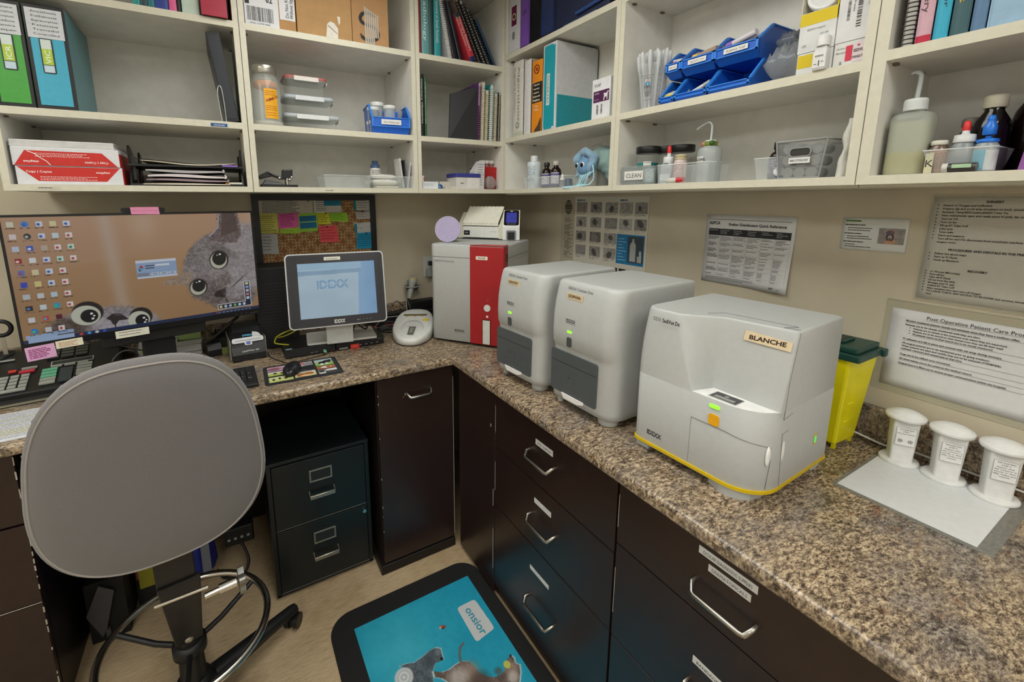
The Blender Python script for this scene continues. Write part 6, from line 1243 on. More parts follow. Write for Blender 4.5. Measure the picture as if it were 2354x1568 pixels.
for i in range(6): a=math.radians(-150+16*i); g.cyl((.0335*math.cos(a),.0335*math.sin(a),.004),(.0335*math.cos(a),.0335*math.sin(a),.074),.0014,n=6)
g.build('comb_rods',t)
capjar(1531,.115,'#4a1216',.060,'clear jar with black lid and dark red liquid, second in the row')
capjar(1564,.125,'#1c1a22',.070,'clear jar with black lid and dark contents, third in the row')
bottle('R',ry(1487,418,.030)-.012,.030,r0,[(.019,0),(.020,.002),(.020,.050),(.0205,.058)],'#b4c0be','ribbed clear tumbler right of the CLEAN box',name='tumbler',cat='cup',alpha=.45,lab=('#8f9c9c',.006,.052,'#c9d3d2',170,9))
def squarebottle(u,off,label):
    y_=ry(u,416,off); t=S('dropper_bottle',label,'bottle','R',y_,off,r0,'dropper bottles'); P=rrect(-.0215,.0215,-.014,.014,.006); g=G(M('#b9bfc2',.25,alpha=.75,noise=0)); R=[[(x*s,y*s,z) for x,y in P] for z,s in ((0,.94),(.003,1),(.056,1),(.064,.8),(.068,.55))]; g.rings(R); g.build('body',t)
    g=G(M('#cfd2d2',.35)); g.lathe([(.016,.064),(.0165,.066),(.0165,.082),(.015,.084),(.006,.085),(.0055,.100),(.001,.101)],24); g.build('cap',t)
    g=G(M('#d22a2a',.35)); g.lathe([(.0065,.096),(.007,.098),(.006,.112),(.004,.118),(.001,.119)],18); g.build('tip',t)
    g=G(M('#c6cacc',.6)).box(-.019,.019,-.0146,-.0141,.010,.030); g.build('label',t); return t
sqb=squarebottle(1534,.036,'clear dropper bottle with a white cap and red tip, beside the stack of cream lids')
clear_tray('R',-1.288,.010,r0,.175,.10,.058,'clear tray holding the red-tipped dropper bottle and the pink-labelled vial',flare=.004)
bottle('R',ry(1561,417,.036),.036,r0,[(.0175,0),(.019,.002),(.019,.066),(.016,.072)],'#c6b4b0','pink-labelled vial with a cream and gold cap, right of the dropper bottle',name='vial',cat='vial',cap=[(.016,.071),(.0172,.072),(.0172,.078),(.015,.079),(.0172,.080),(.0172,.086),(.013,.088),(.001,.088)],capcol='#b8ac88',lab=('#cbb0b0',.006,.062,'#8a6a68',170,9))
t=S('capped_tube','short clear tube with a red cap lying at the shelf edge','tube','R',ry(1545,420,.02),.018,r0+.009); g=G(M('#c8c6bc',.3)); g.sphere((0,0,0),.010,2.2,1,.85); g.build('tube',t); g=G(M('#b0282a',.35)); g.cyl((.018,0,0),(.040,.004,0),.0095,n=16); g.build('cap',t)
t=washbottle('R',-1.432,.060,r0,.033,.115,'#b4bab9','wash bottle with a bent spout and a white alcohol label',[(0,0,.115),(.001,0,.150),(-.001,0,.168),(-.012,0,.176),(-.030,0,.170),(-.048,0,.160)],alpha=.7,lab=('#d3d3cf',.058,.076,'#2a2a2c',70,0,-30))
g=G(M('#6a7a2c',.5)); g.lathe([(.0175,.104),(.019,.106),(.019,.118),(.016,.121)],20,cap0=False,cap1=False); g.mat(M('#b07a5a',.5)).sphere((-.012,-.012,.112),.008); g.mat(M('#3a5a24',.5)).sphere((.012,-.012,.114),.008); g.build('tape_collar',t)
g=G(INK()); a_=math.radians(-100); g.text('ALCOHOL',frame((.0340*math.cos(a_),.0340*math.sin(a_),.0635),(-math.sin(a_),math.cos(a_),0),(0,0,1)),.010,'C',bold=.02,width=.034); g.build('label_lettering',t)
# amber bottle + tray + ear cytology basket + towel
clear_tray('R',-1.590,.014,r0,.068,.11,.055,'small clear bin holding the amber bottle, left of the grey basket',flare=.007,al=.35)
bottle('R',-1.625,.060,r0,[(.018,0),(.0195,.002),(.0195,.060),(.016,.068),(.009,.074),(.008,.080)],'#26140e','small amber bottle with a black cap and purple label in the small clear bin',cap=[(.011,.078),(.0115,.080),(.0115,.096),(.0095,.098),(.001,.098)],capcol='#161618',rough=.15,lab=('#5a5470',.008,.056,'#b9b4c4',170,8))
t=S('tape_roll','white tape roll with a blue side lying in the small clear bin','tape','R',-1.648,.024,r0+.004); g=G(M('#2a5c98',.4)).tf(Matrix.Translation((0,.004,.012))@Matrix.Rotation(math.radians(60),4,'X')@Matrix.Rotation(.3,4,'Y')); g.lathe([(.012,-.009),(.012,.006)],24); g.mat(M('#dcdddc',.5)).lathe([(.0125,.006),(.0125,.0095),(.001,.0095)],24); g.build('roll',t)
def basket():
    t=S('plastic_basket','grey tapered basket with a handle slot and an EAR CYTOLOGY strip','basket','R',-1.652,.012,r0); gy=M('#8c8f8e',.45); w,wt,d,h=.088,.104,.13,.090; x0=.004
    def F(zf): return (x0+(-.010)*zf, x0+w+.012*zf)
    g=G(M('#9c9e9d',.4,alpha=.30,noise=0)); 
    def q(z): a,b=F(z/h); return a,b,-.006*z/h
    a0,b0,y0=q(0); a1,b1,y1=q(h)
    g.hexa([(a0,y0,0),(b0,y0,0),(b0,y0+.0015,0),(a0,y0+.0015,0)],[(a1,y1,h),(b1,y1,h),(b1,y1+.0015,h),(a1,y1+.0015,h)])
    g.hexa([(a0,y0,0),(a0+.0015,y0,0),(a0+.0015,d,0),(a0,d,0)],[(a1,y1,h),(a1+.0015,y1,h),(a1+.0015,d+.005,h),(a1,d+.005,h)]); g.hexa([(b0-.0015,y0,0),(b0,y0,0),(b0,d,0),(b0-.0015,d,0)],[(b1-.0015,y1,h),(b1,y1,h),(b1,d+.005,h),(b1-.0015,d+.005,h)]); g.box(a0,b0,d-.0015,d,0,h); g.box(a0,b0,y0,d,0,.0015); g.build('basket',t)
    g=G(gy); g.tube([(a1,y1-.001,h),(b1,y1-.001,h),(b1,d+.005,h),(a1,d+.005,h)],.0026,6,closed=True); g.tube([(a0,y0-.001,.002),(b0,y0-.001,.002)],.002,6); g.tube([(a0,y0-.001,.0),(a1,y1-.001,h)],.002,6); g.tube([(b0,y0-.001,.0),(b1,y1-.001,h)],.002,6); g.build('rim',t)
    g=G(gy); fr=F_(0,-.0055,0); sl=rrect(.026,.072,.052,.072,.008,4); g.tube([(x,-.0065,z) for x,z in sl],.0018,6,closed=True); g.mat(M('#34302c',.6)).flat(sl,F_(0,-.0062,0)); g.build('handle_slot',t)
    g=G(M('#d8d8d6',.6)).box(.026,.072,-.0072,-.0052,.036,.050); g.mat(INK()).text('EAR CYTOLOGY',F_(.049,-.0075,.0405),.0068,'C',bold=.02,width=.040); g.build('label_strip',t)
    rr=random.Random(2); mm=0
    for (x,z) in ((.020,.072),(.020,.045),(.022,.015),(.048,.014),(.074,.014),(.080,.042),(.082,.070),(.050,.040),(.050,.070)):
        v=thing('film_canister',['grey round canister end at the upper left of the basket','grey round canister end at the middle left of the basket','grey round canister end at the lower left of the basket','grey round canister end at the bottom centre of the basket','grey round canister end at the lower right of the basket','grey round canister end at the middle right of the basket','grey round canister end at the upper right of the basket','grey canister behind the EAR CYTOLOGY strip','grey canister behind the handle slot of the basket'][mm],'canister',(UR+.012+.004,-1.652-x,r0+z),0,'canisters in the grey basket'); mm+=1
        g=G(M('#a3a5a2',.5)); g.cyl((0,0,0),(.055,0,0),.0118,n=24); g.build('body',v); g=G(M('#b0b2ae',.5)); g.cyl((-.002,0,0),(.006,0,0),.0124,n=24); g.build('lid',v)
basket()
t=S('folded_towel','white rolled cloth hanging upright at the right post','towel','R',-1.7725,.010,r0); g=G(M('#d0cfc6',.9,bump=.5,bscale=80)); R=[]
for i in range(13):
    z=.128*i/12; s=.010+.003*math.sin(i*.9); cx=.010+.010*(i/12)+.002*math.sin(i*1.3)
    R.append([(cx+s*math.cos(2*PI*j/20)*(1+.12*math.sin(4*2*PI*j/20+i)),.02+.018*math.sin(2*PI*j/20),z) for j in range(20)])
g.rings(R); g.build('cloth',t)
# -- nearest bay: top row books
for u0,u1,c,lab,kw in ((2076,2107,'#9a938f','wire-bound notebook, first on the nearest top shelf',dict(sp=1)),(2108,2144,'#c9a0ac','pink book with a red foot, second on the nearest top shelf',dict(title='Textbook of Surgery',tc='#4a3a40',bands=[('#b81c3c',0,.055)])),(2147,2182,'#2fa3c0','bright blue book lettered in dark blue, third on the nearest top shelf',dict(title='Patrick J. McKeever',tc='#16303c',ts=.42,sub='Richard G. Harvey')),(2185,2228,'#33585e','dark teal book with gold lettering, right of the bright blue one',dict(title='Tams',tc='#b9a24a')),(2231,2266,'#56789a','steel blue book, second from the right edge',dict(title='The 5-Minute',tc='#b9cbdc')),(2268,2380,'#8fb0c8','wide pale blue book at the right edge of the picture',dict(title='Anatomy',tc='#b9ccd8',ts=.5))):
    a=ry(u0,60); b=ry(u1,60)
    if 'sp' in kw: spiral('R',a,.012,rF,a-b-.004,.19,.285,c,lab,coil='#26262a',pitch=.0085)
    else: book('R',a,.008,rF,a-b-.0008,.20,.27,c,lab,**kw)
# big wash bottle
def bigwash():
    t=S('wash_bottle','large translucent wash bottle half full of yellowish liquid, left in the nearest bay','bottle','R',-1.886,.052,r0); 
    P=lambda s:[(x*s,y*s) for x,y in rrect(-.034,.034,-.026,.026,.018,6)]
    m=M('#c3c8be',.3,alpha=.42,noise=0); g=G(m); g.rings([[(x,y,z) for x,y in P(s)] for z,s in ((0,.92),(.004,1),(.110,1),(.118,.97),(.124,.86),(.127,.62),(.128,.48),(.134,.46))]); g.build('body',t)
    g=G(M('#c4bb62',.5,alpha=.85,noise=0)); g.rings([[(x,y,z) for x,y in P(s)] for z,s in ((.002,.90),(.006,.975),(.046,.975))]); g.mat(M('#b4b698',.5,alpha=.85,noise=0)); g.rings([[(x,y,z) for x,y in P(s)] for z,s in ((.0462,.975),(.108,.965))]); g.build('contents',t)
    g=G(M('#ced3d2',.35)); pr=[(.0185,.131),(.0195,.133)]
    for i in range(6): pr+=[(.0195,.1335+.003*i),(.0187,.1350+.003*i)]
    pr+=[(.0185,.153),(.016,.1545),(.001,.155)]; g.lathe(pr,32); g.build('cap',t)
    g=G(M('#b5bcbb',.3,alpha=.9,noise=0)); g.tube(smooth([(.0,0,.152),(.001,0,.175),(.002,-.002,.195),(.001,-.004,.203),(-.005,-.007,.207),(-.012,-.010,.205)],5),[.0042]*20+[.0036,.003,.0028,.0026,.0022,.0015],10); g.build('spout',t)
bigwash()
clear_tray('R',-1.921,.014,r0,.098,.11,.045,'clear flared tray of small bottles, right of the large wash bottle',flare=.010,al=.32)
bottle('R',-1.9355,.042,r0,[(.0135,0),(.0145,.002),(.0145,.048),(.011,.054),(.010,.058)],'#6b5648','orange-brown labelled vial with a white cap, left in the clear flared tray',name='vial',cat='vial',cap=[(.012,.056),(.0125,.057),(.0125,.064),(.011,.065),(.001,.065)],capcol='#c9c6b8',rough=.15,lab=('#a9744c',.003,.044,'#6a3a20',130,10,28))
t=S('letter_card','small cream card with a handwritten letter beside the vial','card','R',-1.9245,.018,r0+.001); g=G(M('#c6c2a0',.7)).box(0,.012,0,.0008,0,.040); g.mat(INK()).text('K',F_(.0065,-.0003,.012),.020,'C'); g.build('card',t)
t=S('dropper_bottle','frosted dropper bottle with a red tip, middle of the clear flared tray','bottle','R',-1.9690,.045,r0,'dropper bottles'); g=G(M('#8f9596',.3,alpha=.85,noise=0)); g.lathe([(.0155,0),(.017,.003),(.017,.052),(.013,.058),(.012,.062)],24); g.build('body',t); g=G(M('#ced0ce',.35)); g.lathe([(.0155,.058),(.0158,.060),(.015,.072),(.006,.074),(.005,.082)],24); g.build('cap',t); g=G(M('#d43030',.35)); g.lathe([(.0055,.080),(.006,.082),(.0052,.094),(.0035,.098),(.001,.0985)],16); g.build('tip',t)
t=S('dropper_bottle','dropper bottle with a blue cap and light blue label, right in the flared tray','bottle','R',-2.0010,.042,r0,'dropper bottles'); g=G(M('#aab2b6',.2,alpha=.7,noise=0)); g.lathe([(.015,0),(.0165,.003),(.0165,.048),(.012,.056)],24); g.build('body',t); g=G(M('#1f6fd0',.3)); g.lathe([(.0145,.054),(.0155,.056),(.0145,.060),(.007,.062)],24); g.lathe([(.004,.061),(.0042,.066)],12); g.lathe([(.0085,.068),(.0095,.070),(.0095,.084),(.0060,.090),(.0055,.094),(.006,.096),(.0045,.103),(.001,.104)],20); g.build('cap',t)
R_=.0168; g=G(M('#3fa9c4',.5))
for i in range(12):
    a0=math.radians(-150+12*i); a1=math.radians(-150+12*(i+1)); g.mat(M('#3fa9c4' if i<6 else '#d3d6d6',.5)); g.quad((R_*math.cos(a0),R_*math.sin(a0),.003),(R_*math.cos(a1),R_*math.sin(a1),.003),(R_*math.cos(a1),R_*math.sin(a1),.040),(R_*math.cos(a0),R_*math.sin(a0),.040))
g.build('label',t)
t=S('vial','small dark vial with a pale green label lying on its side at the shelf edge','vial','R',-1.9545,.010,r0+.009); g=G(M('#3a3634',.25)); g.cyl((.008,0,0),(.046,0,0),.0085,n=18); g.build('body',t); g=G(M('#c4c4ba',.4)); g.cyl((0,0,0),(.008,0,0),.0088,n=18); g.build('cap',t); g=G(M('#a4c4a0',.6)).box(.014,.040,-.0088,-.0083,-.001,.006); g.build('label',t)
for (y_,o_,h_,c1,lab,bc,rad) in ((-1.950,.150,.115,'#7a7872','dark brown bottle with a small grey cap, back left behind the wash bottle','#1a100c',.024),(-1.985,.120,.150,'#c4bfa8','black glass bottle with a cream cap, behind the vials','#120e0e',.028),(-2.030,.165,.175,'#a8a398','tall dark amber bottle with a pale cap, behind the red-tipped dropper','#180c0a',.030),(-2.085,.150,.190,'#b5ae9c','tallest dark amber bottle with a pale cap, at the right of the nearest bay','#180c0a',.033)):
    bottle('R',y_,o_,r0,[(rad*.95,0),(rad,.003),(rad,h_*.55),(rad*.85,h_*.68),(rad*.5,h_*.80),(rad*.48,h_*.86)],bc,lab,cap=[(rad*.58,h_*.84),(rad*.62,h_*.86),(rad*.62,h_*.97),(rad*.56,h_),(.001,h_)],capcol=c1,rough=.12,lab=('#5a3a1c',h_*.1,h_*.45,'#8a6a3a',120,5,40) if 'tallest' in lab else None)
t=S('magazine_file','purple file folder standing at the right edge of the nearest bay','folder','R',-2.050,.012,r0,None,math.radians(6)); g=G(M('#8a5496',.5)); g.box(0,.03,0,.20,0,.16); g.build('cover',t); g=G(M('#c9c4c0',.6)).box(.0,.03,-.0012,.0,.105,.16); g.mat(M('#b89ac0',.5)).text('7',F_(.010,-.0006,.030),.03); g.build('print',t)
# ================================================================ PAPERS ON THE RIGHT WALL, OUTLET, SCANNER GUN
XP=-.0016
def sheet(name,label,y0,z0_,w,h,col='#d9d8d4',skew=0,curl=0,cat='paper',x=XP,shape=None,thick=.0006):
    # y0,z0 = lower left corner as seen; local x along the wall (towards the camera), local y up
    t=thing(name,label,cat,(x,y0,z0_)); t.matrix_basis=frame((x,y0,z0_),(0,-1,0),(0,0,1))@Matrix.Rotation(skew,4,'Z')
    g=G(M(col,.7,noise=.02)); nx,ny=10,10; P=[]
    for j in range(ny+1):
        r=[]
        for i in range(nx+1):
            u,v=i/nx,j/ny; xx,yy=w*u,h*v
            if shape: xx,yy=shape(u,v)
            r.append((xx,yy,.0+curl*max(0,(u-.6))*max(0,.7-v)*4+curl*.25*(1-v)*u))
        P.append(r)
    g.grid(P); g.build('sheet',t,solid=thick); return t
LZ=Matrix.Translation
def poster():
    t=sheet('parasite_chart','cream wall chart of microscope photographs with a blue photo box, behind the analysers',-.535,1.20,.53,.372,'#cbc8ba'); w,h=.53,.372
    def fn(U,Vv):
        X=U*w; Y=Vv*h; img=np.zeros(U.shape+(3,))+rgb('#cdcabb'); img=put(img,rc(X,Y,0,.098,0,h),'#b3ab97'); n=vnoise(U,Vv,70,3)
        img=put(img,ell(X,Y,.052,.322,.026,.034,0,.1),'#2c2a28')
        for i in range(7): img=put(img,rc(X,Y,.02,.086,.293+.0085*i,.2955+.0085*i)*ell(X,Y,.052,.322,.027,.035,0,.1),'#b3ab97')
        for i in range(34):
            y=.278-.0062*i; wn=(vnoise(U,Vv*0+i*.13,60,i)>.3); img=put(img,rc(X,Y,.026,.088-.012*(i%3),y,y+.0027)*wn*.75,'#4a4438')
        xs=[.112,.205,.296,.380,.462]; ws=[.070,.070,.072,.070,.062]; zr=[.300,.232,.165,.098]
        rr=np.random.RandomState(2)
        for r,y in enumerate(zr):
            for c,x in enumerate(xs):
                if (r>=2 and c>=3): continue
                wd=ws[c]; hh=.047; m=rc(X,Y,x,x+wd,y,y+hh); shade=.36+.22*rr.rand(); base=np.stack([shade+n*.16]*3,-1)*np.array([1,.98,.95]); img=put(img,m,base)
                k=rr.rand(4); img=put(img,ell(X,Y,x+wd*(.35+.3*k[0]),y+hh*(.35+.3*k[1]),wd*(.12+.16*k[2]),hh*(.22+.22*k[3]),k[0]*2,.25)*m*.75,'#3a3836' if (r+c)%3 else '#8c8a84')
                for q in (0,1): img=put(img,rc(X,Y,x,x+wd*(.9-.4*q),y-.006-.006*q,y-.0035-.006*q)*(vnoise(U,Vv*0+q+r,120,c)>.3)*.7,'#6a6456')
        img=put(img,rc(X,Y,.112,.165,.352,.360)*(vnoise(U,Vv*0,150,1)>.3),'#4a7a94'); img=put(img,rc(X,Y,.380,.43,.352,.360)*(vnoise(U,Vv*0,150,2)>.3),'#4a7a94')
        b=rc(X,Y,.372,.520,.084,.212); img=put(img,b,'#1b76a8'); img=put(img,rc(X,Y,.432,.515,.093,.206),'#3a4650'); img=put(img,rc(X,Y,.446,.476,.10,.165)+ell(X,Y,.461,.165,.015,.018)+rc(X,Y,.456,.466,.17,.196),'#a9aeaa'); img=put(img,rc(X,Y,.485,.493,.098,.125)+rc(X,Y,.496,.507,.098,.132)+ell(X,Y,.5,.138,.006,.010),'#b3b5ae')
        for i in range(8): img=put(img,rc(X,Y,.378,.424-.01*(i%3),.10+.013*i,.103+.013*i)*.8,'#a9cbe0')
        for i in range(7):
            x=.155+.047*i; m=rc(X,Y,x,x+.040,.018,.062); img=put(img,m,'#262422'); img=put(img,ell(X,Y,x+.02,.038,.013,.016,i,.3)*m,'#b3aea4'); img=put(img,ell(X,Y,x+.012+.002*i,.030,.007,.010,i*2,.4)*m,'#5a544e')
        img=put(img,rc(X,Y,.108,.15,.05,.056)+rc(X,Y,.108,.135,.038,.044),'#3c3832')
        return img
    printed('photo_grid',LZ((0,0,.0009)),w,h,330,230,fn,attr_mat('chart_print',.6),t)
poster()
def aspca():
    w,h=.285,.236
    t=sheet('reference_sheet','ASPCA shelter disinfectant chart with a curled lower right corner, on the right wall',-1.312,1.272,w,h,'#d3d3d2',math.radians(-.4),.010)
    g=G(INK()); Z=LZ((0,0,.0032)); 
    def mm(x,y): return LZ((x,y,.0010+.010*(max(0,(x/w-.6))*max(0,.7-y/h)*4+.25*(1-y/h)*x/w)+.0004))
    g.rect(mm(w*.5,h*.93),-w*.46,w*.46,-.0006,.0006); g.text('ASPCA',mm(.013,.202),.0145,bold=.03,width=.038); g.text('Shelter Disinfectant Quick Reference',mm(.080,.200),.0122,bold=.025,width=.180)
    cols=[.013,.055,.100,.146,.190,.233,.276]; hdr=['Disinfectant','Accelerated Hydrogen Peroxide','Potassium Peroxymono- sulfate','Quaternary Ammonium Compounds','Calcium Hypochlorite','Sodium Hypochlorite Bleach']
    for i in range(6): g.rect(mm((cols[i]+cols[i+1])/2,.176),-(cols[i+1]-cols[i])/2,(cols[i+1]-cols[i])/2-.0003,-.011,.012)
    rows=[.165,.143,.122,.103,.072,.056,.034,.026]
    g.mat(M('#77777a',.7,noise=0))
    for r in rows:
        for i in range(6): g.rect(mm((cols[i]+cols[i+1])/2,r),-(cols[i+1]-cols[i])/2,(cols[i+1]-cols[i])/2,-.0002,.0002)
    for c in cols:
        for k in range(8): g.rect(mm(c,.026+.0174*k),-.0002,.0002,0,.0174)
    g.mat(M('#c9c9c8',.7,noise=0))
    for i in range(6):
        for j,wd in enumerate(hdr[i].split()): g.text(wd,mm(cols[i]+.002,.1815-.0055*j)@LZ((0,0,.0005)),.0048,width=min(.034,.0026*len(wd)))
    g.mat(M('#4c4c4e',.7,noise=0)); rr=random.Random(3)
    for k in range(7):
        n=max(1,int((rows[k]-rows[k+1])/.0042)-1)
        for i in range(6):
            for j in range(n if i else min(n,3)):
                if rr.random()<.85 or j==0:
                    y=rows[k]-.0052-.0042*j; x=cols[i]+.002; e=cols[i+1]-.003
                    g.words(mm(x,y),0,(e-x)*(.6 if j==n-1 else 1),0,.0015 if i else .0021,k*50+i*7+j,.9)
    for j in range(3): g.words(mm(w*.5,.0205-.004*j),-w*.45,w*(.42-.15*j),0,.0013,j,1)
    g.mat(INK()); g.text('ASPCA',mm(.232,.008),.0085,bold=.03,width=.022); g.mat(M('#8a8a8c',.7,noise=0)); g.text('pro',mm(.256,.008),.0085,width=.010); g.build('printed_text',t)
aspca()
def card():
    w,h=.137,.086; t=sheet('printed_card','small printed card with a picture of a dog in a hat, on the right wall',-1.712,1.423,w,h,'#cfd0ca',0,0,'card'); z=.0010
    g=G(M('#54803a',.6,noise=0)); g.rect(LZ((0,0,z)),.006,.040,.0755,.0800); g.mat(INK()); 
    for i,(y,x0,x1) in enumerate(((.066,.006,.05),(.058,.013,.065),(.052,.013,.068),(.043,.006,.044),(.036,.013,.062),(.030,.013,.068),(.021,.006,.052),(.014,.010,.032),(.008,.010,.072))): g.words(LZ((0,0,z)),x0,x1,y,.0018 if x0>.007 else .0024,i,1,.3)
    g.build('printed_text',t)
    def fn(U,Vv):
        img=np.zeros(U.shape+(3,))+rgb('#8d8580'); img+=((vnoise(U,Vv,6,2)-.5)*.12)[...,None]; img=put(img,ell(U,Vv,.45,.45,.15,.28),'#3a3230'); img=put(img,ell(U,Vv,.45,.42,.08,.16),'#a89488'); img=put(img,ell(U,Vv,.45,.34,.035,.06),'#201a1a'); img=put(img,ell(U,Vv,.44,.74,.16,.14),'#5a4a5c'); img=put(img,ell(U,Vv,.5,.80,.06,.08),'#8a4a40'); img=put(img,ell(U,Vv,.42,.08,.16,.14),'#b88a6a'); img=put(img,ell(U,Vv,.62,.16,.05,.12),'#c08a5a'); return img
    printed('dog_photo',LZ((.080,.021,.0012)),.052,.040,60,46,fn,attr_mat('chart_print',.6),t)
card()
def txtsheet(name,label,y0,z0_,w,h,col,lines,title=None,skew=0,sleeve=None):
    t=sheet(name,label,y0,z0_,w,h,col,skew)
    if sleeve: a,b,c,d=sleeve; g=G(CLEAR('#c9c4ac',.7)); g.box(-a,w+b,-c,h+d,-.0010,-.0006); g.build('plastic_sleeve',t); g=G(CLEAR('#e4e0cc',1.3)); g.tube([(-a,-c,.0008),(w+b,-c,.0008),(w+b,h+d,.0008),(-a,h+d,.0008)],.0008,5,closed=True); g.build('sleeve_seam',t)
    g=G(INK()); z=.0016
    for (x,y,s,txt,b,u) in lines:
        Wt=text_mesh(txt,b)[2]*s; wd=Wt*.92; g.text(txt,LZ((x,y,z)),s,bold=b,width=wd)
        if u: g.rect(LZ((0,0,z)),x,u if u>1e-3 and u!=True else x+wd,y-.0022,y-.0017)
    g.build('printed_text',t); return t
L=[]; y=.185
L.append((.066,.188,.0125,'Post Operative Patient Care Protocol',0,.225))
for (yy,x,s,tx,u) in ((.1760,.030,.0062,'Monitor intubated patients closely and extubate once they have a swallow reflex.',.262),(.1655,.030,.0062,'Patients are to be closely monitored until they are alert.',0),(.1580,.046,.0058,'Patients are to remain in the treatment area where they are supervised.',0),(.1510,.046,.0058,'Patients are to be moved to their kennel once they can lift their head',0),(.1440,.046,.0058,'All patients return to their kennel are to be closely monitored.',.262),(.1290,.030,.0062,'IV catheters are left in place and covered with vet wrap during recovery.',.250),(.1175,.030,.0062,'All surgical patients are to be monitored prior to going outdoors.',0),(.1100,.030,.0062,'When patients are alert and mobile they are to be assessed (TTP/BP/RR).',0),(.1025,.030,.0062,'Catheter removed and assessment at that time.',.262),(.0880,.030,.0062,'Dogs are to be walked once recovered.',.250),(.0760,.030,.0062,'All observations are to be noted on the medical record.',.250),(.0640,.030,.0062,'Surgical board is filled out to ensure proper communication within the hospital.',.262)):
    L.append((x,yy,s,tx,.02,u))
for yy in (.158,.151,.144): L.append((.039,yy,.0075,'•',.03,0))
txtsheet('protocol_sheet','white sheet headed Post Operative Patient Care Protocol in a yellowed sleeve',-1.842,1.078,.262,.205,'#d3d3d2',L,skew=math.radians(-.6),sleeve=(.014,.014,.014,.022))
L=[(.085,.232,.0068,'SURGERY',.03,0)]
b1=['Patient on Oxygen and Isoflurane','Prepare clip and scrub area of patient on back, anesthetic monitor','Recheck: Temp/BP/ComfortRR/ET Tube Tie','Have instruments open and ready place IV pole, fan on its side','Turn on O2','Turn on iso','Fill up ET Tube Cuff','Lube eyes','Tune radio','Shave and measure','Turn off iso and O2, disconnect from anesthetic machine and move to','surgery room.']
for i,s in enumerate(b1): L.append((.018,.2235-.0078*i,.0062,s,.02,0)); L.append((.008,.2235-.0078*i,.008,'•',.03,0)) if i<11 else None
L.append((.040,.120,.0068,'PROCEDURES AND DENTALS IN THE PREP ROOM',.03,0))
for i,s in enumerate(['Follow the above steps','Start on IV Fluids','Hook up Monitors']): L.append((.018,.110-.0078*i,.0062,s,.02,0)); L.append((.008,.110-.0078*i,.008,'•',.03,0))
L.append((.078,.074,.0068,'RECOVERY',.03,0))
for i,s in enumerate(['+/- Worms (Microchip)','Turn off Iso','Take off IV Fluids','Un-tie from the table','Bandage over IV cath','Deflate ET Tube Cuff','After extubate time start turn off Oxygen','TO LARGE CHECK ANY EXTRAS TO BE DONE: (ie) vaccines, blood, nails','etc.)']): L.append((.016,.066-.0068*i,.0058,s,.02,0)); L.append((.007,.066-.0068*i,.008,'•',.03,0)) if i<8 else None
txtsheet('checklist_sheet','printed surgery and recovery checklist taped at the upper right of the right wall',-1.884,1.318,.216,.245,'#c2bfb4',L,skew=math.radians(-.3),sleeve=(.004,.01,.006,.004))
# ---- wall outlet left of the tall analyser
t=thing('wall_outlet','white double wall outlet, half hidden behind the tall red-striped analyser','outlet',(-.50,-.0,1.19))
g=G(M('#c6cac8',.4)); g.box(-.035,.035,-.006,-.0005,-.058,.058); g.build('cover_plate',t,bevel=.002)
for z in (-.02,.02): g=G(M('#b9bdbb',.4)); g.prism(rrect(-.017,.017,-.014,.014,.008),.003,front(0,-.006,z)); g.mat(BLACK()); g.box(-.007,-.005,-.0095,-.0085,z-.002,z+.006); g.box(.005,.007,-.0095,-.0085,z-.002,z+.006); g.build('socket',t)
t2=thing('power_plug','black plug in the upper socket beside the tall analyser','plug',(-.50,-.010,1.21)); g=G(BLACK()); g.box(-.012,.012,-.025,0,-.012,.012); g.build('plug_body',t2,bevel=.003)
t2=thing('power_plug','grey-white plug in the lower socket beside the tall analyser','plug',(-.515,-.010,1.165)); g=G(M('#9aa0a0',.5)); g.box(-.012,.014,-.03,0,-.03,.014); g.build('plug_body',t2,bevel=.004)
# ---- barcode scanner in wall cradle
c=at(947,655,'y',-.045); t=thing('scanner_cradle','grey round wall cradle holding the handheld scanner','holder',(c.x,-.004,c.z))
g=G(M('#8f918c',.5)); g.box(-.012,.012,-.004,.003,-.03,.02)
g.tube([(.042*math.cos(a*PI/12),-.044+.030*math.sin(a*PI/12),-.004+.004*math.sin(a*PI/12)) for a in range(24)],.004,8,closed=True); g.build('ring',t); g=G(M('#4c4e4c',.5)); R=[[((.040-.010*k)*math.cos(2*PI*j/24),-.044+(.028-.006*k)*math.sin(2*PI*j/24),-.006-.022*k) for j in range(24)] for k in (0,1)]; g.rings(R); g.build('cup',t)
t=thing('handheld_scanner','light grey handheld barcode scanner with a yellow button, hanging head-up in its wall cradle','scanner',(c.x-.002,-.058,c.z))
g=G(M('#a9aba4',.45)); R=[]
for z,rx,ryy,cx,cy in ((-.068,.0125,.013,-.022,-.002),(-.066,.0138,.014,-.022,-.002),(-.03,.0150,.015,-.013,-.002),(.0,.0165,.016,-.005,-.003),(.018,.021,.018,.001,-.004),(.030,.024,.020,.004,-.003),(.040,.022,.018,.004,-.002),(.045,.014,.012,.004,-.001)): R.append([(cx+rx*math.cos(2*PI*j/20),cy+ryy*math.sin(2*PI*j/20),z) for j in range(20)])
g.rings(R); g.build('body',t); g=G(M('#e0b21c',.4)); g.sphere((.001,-.016,.036),.009,1,.7,.8,16,10); g.build('trigger_button',t)
g=G(M('#2c2e2c',.5)); g.cyl((-.023,-.002,-.067),(-.026,-.002,-.082),.0085,.0065,n=14); g.build('cable_sleeve',t)
P0=V(c.x-.028,-.060,c.z-.082)
g=G(M('#8a8a86',.4)); g.tube(smooth([P0,P0+V(.004,-.02,-.05),V(-.690,-.13,1.05),V(-.700,-.16,H+.075)],8),.0028,6); tag(g.build('scanner_cable'),'grey cable hanging straight down from the handheld scanner','cable')
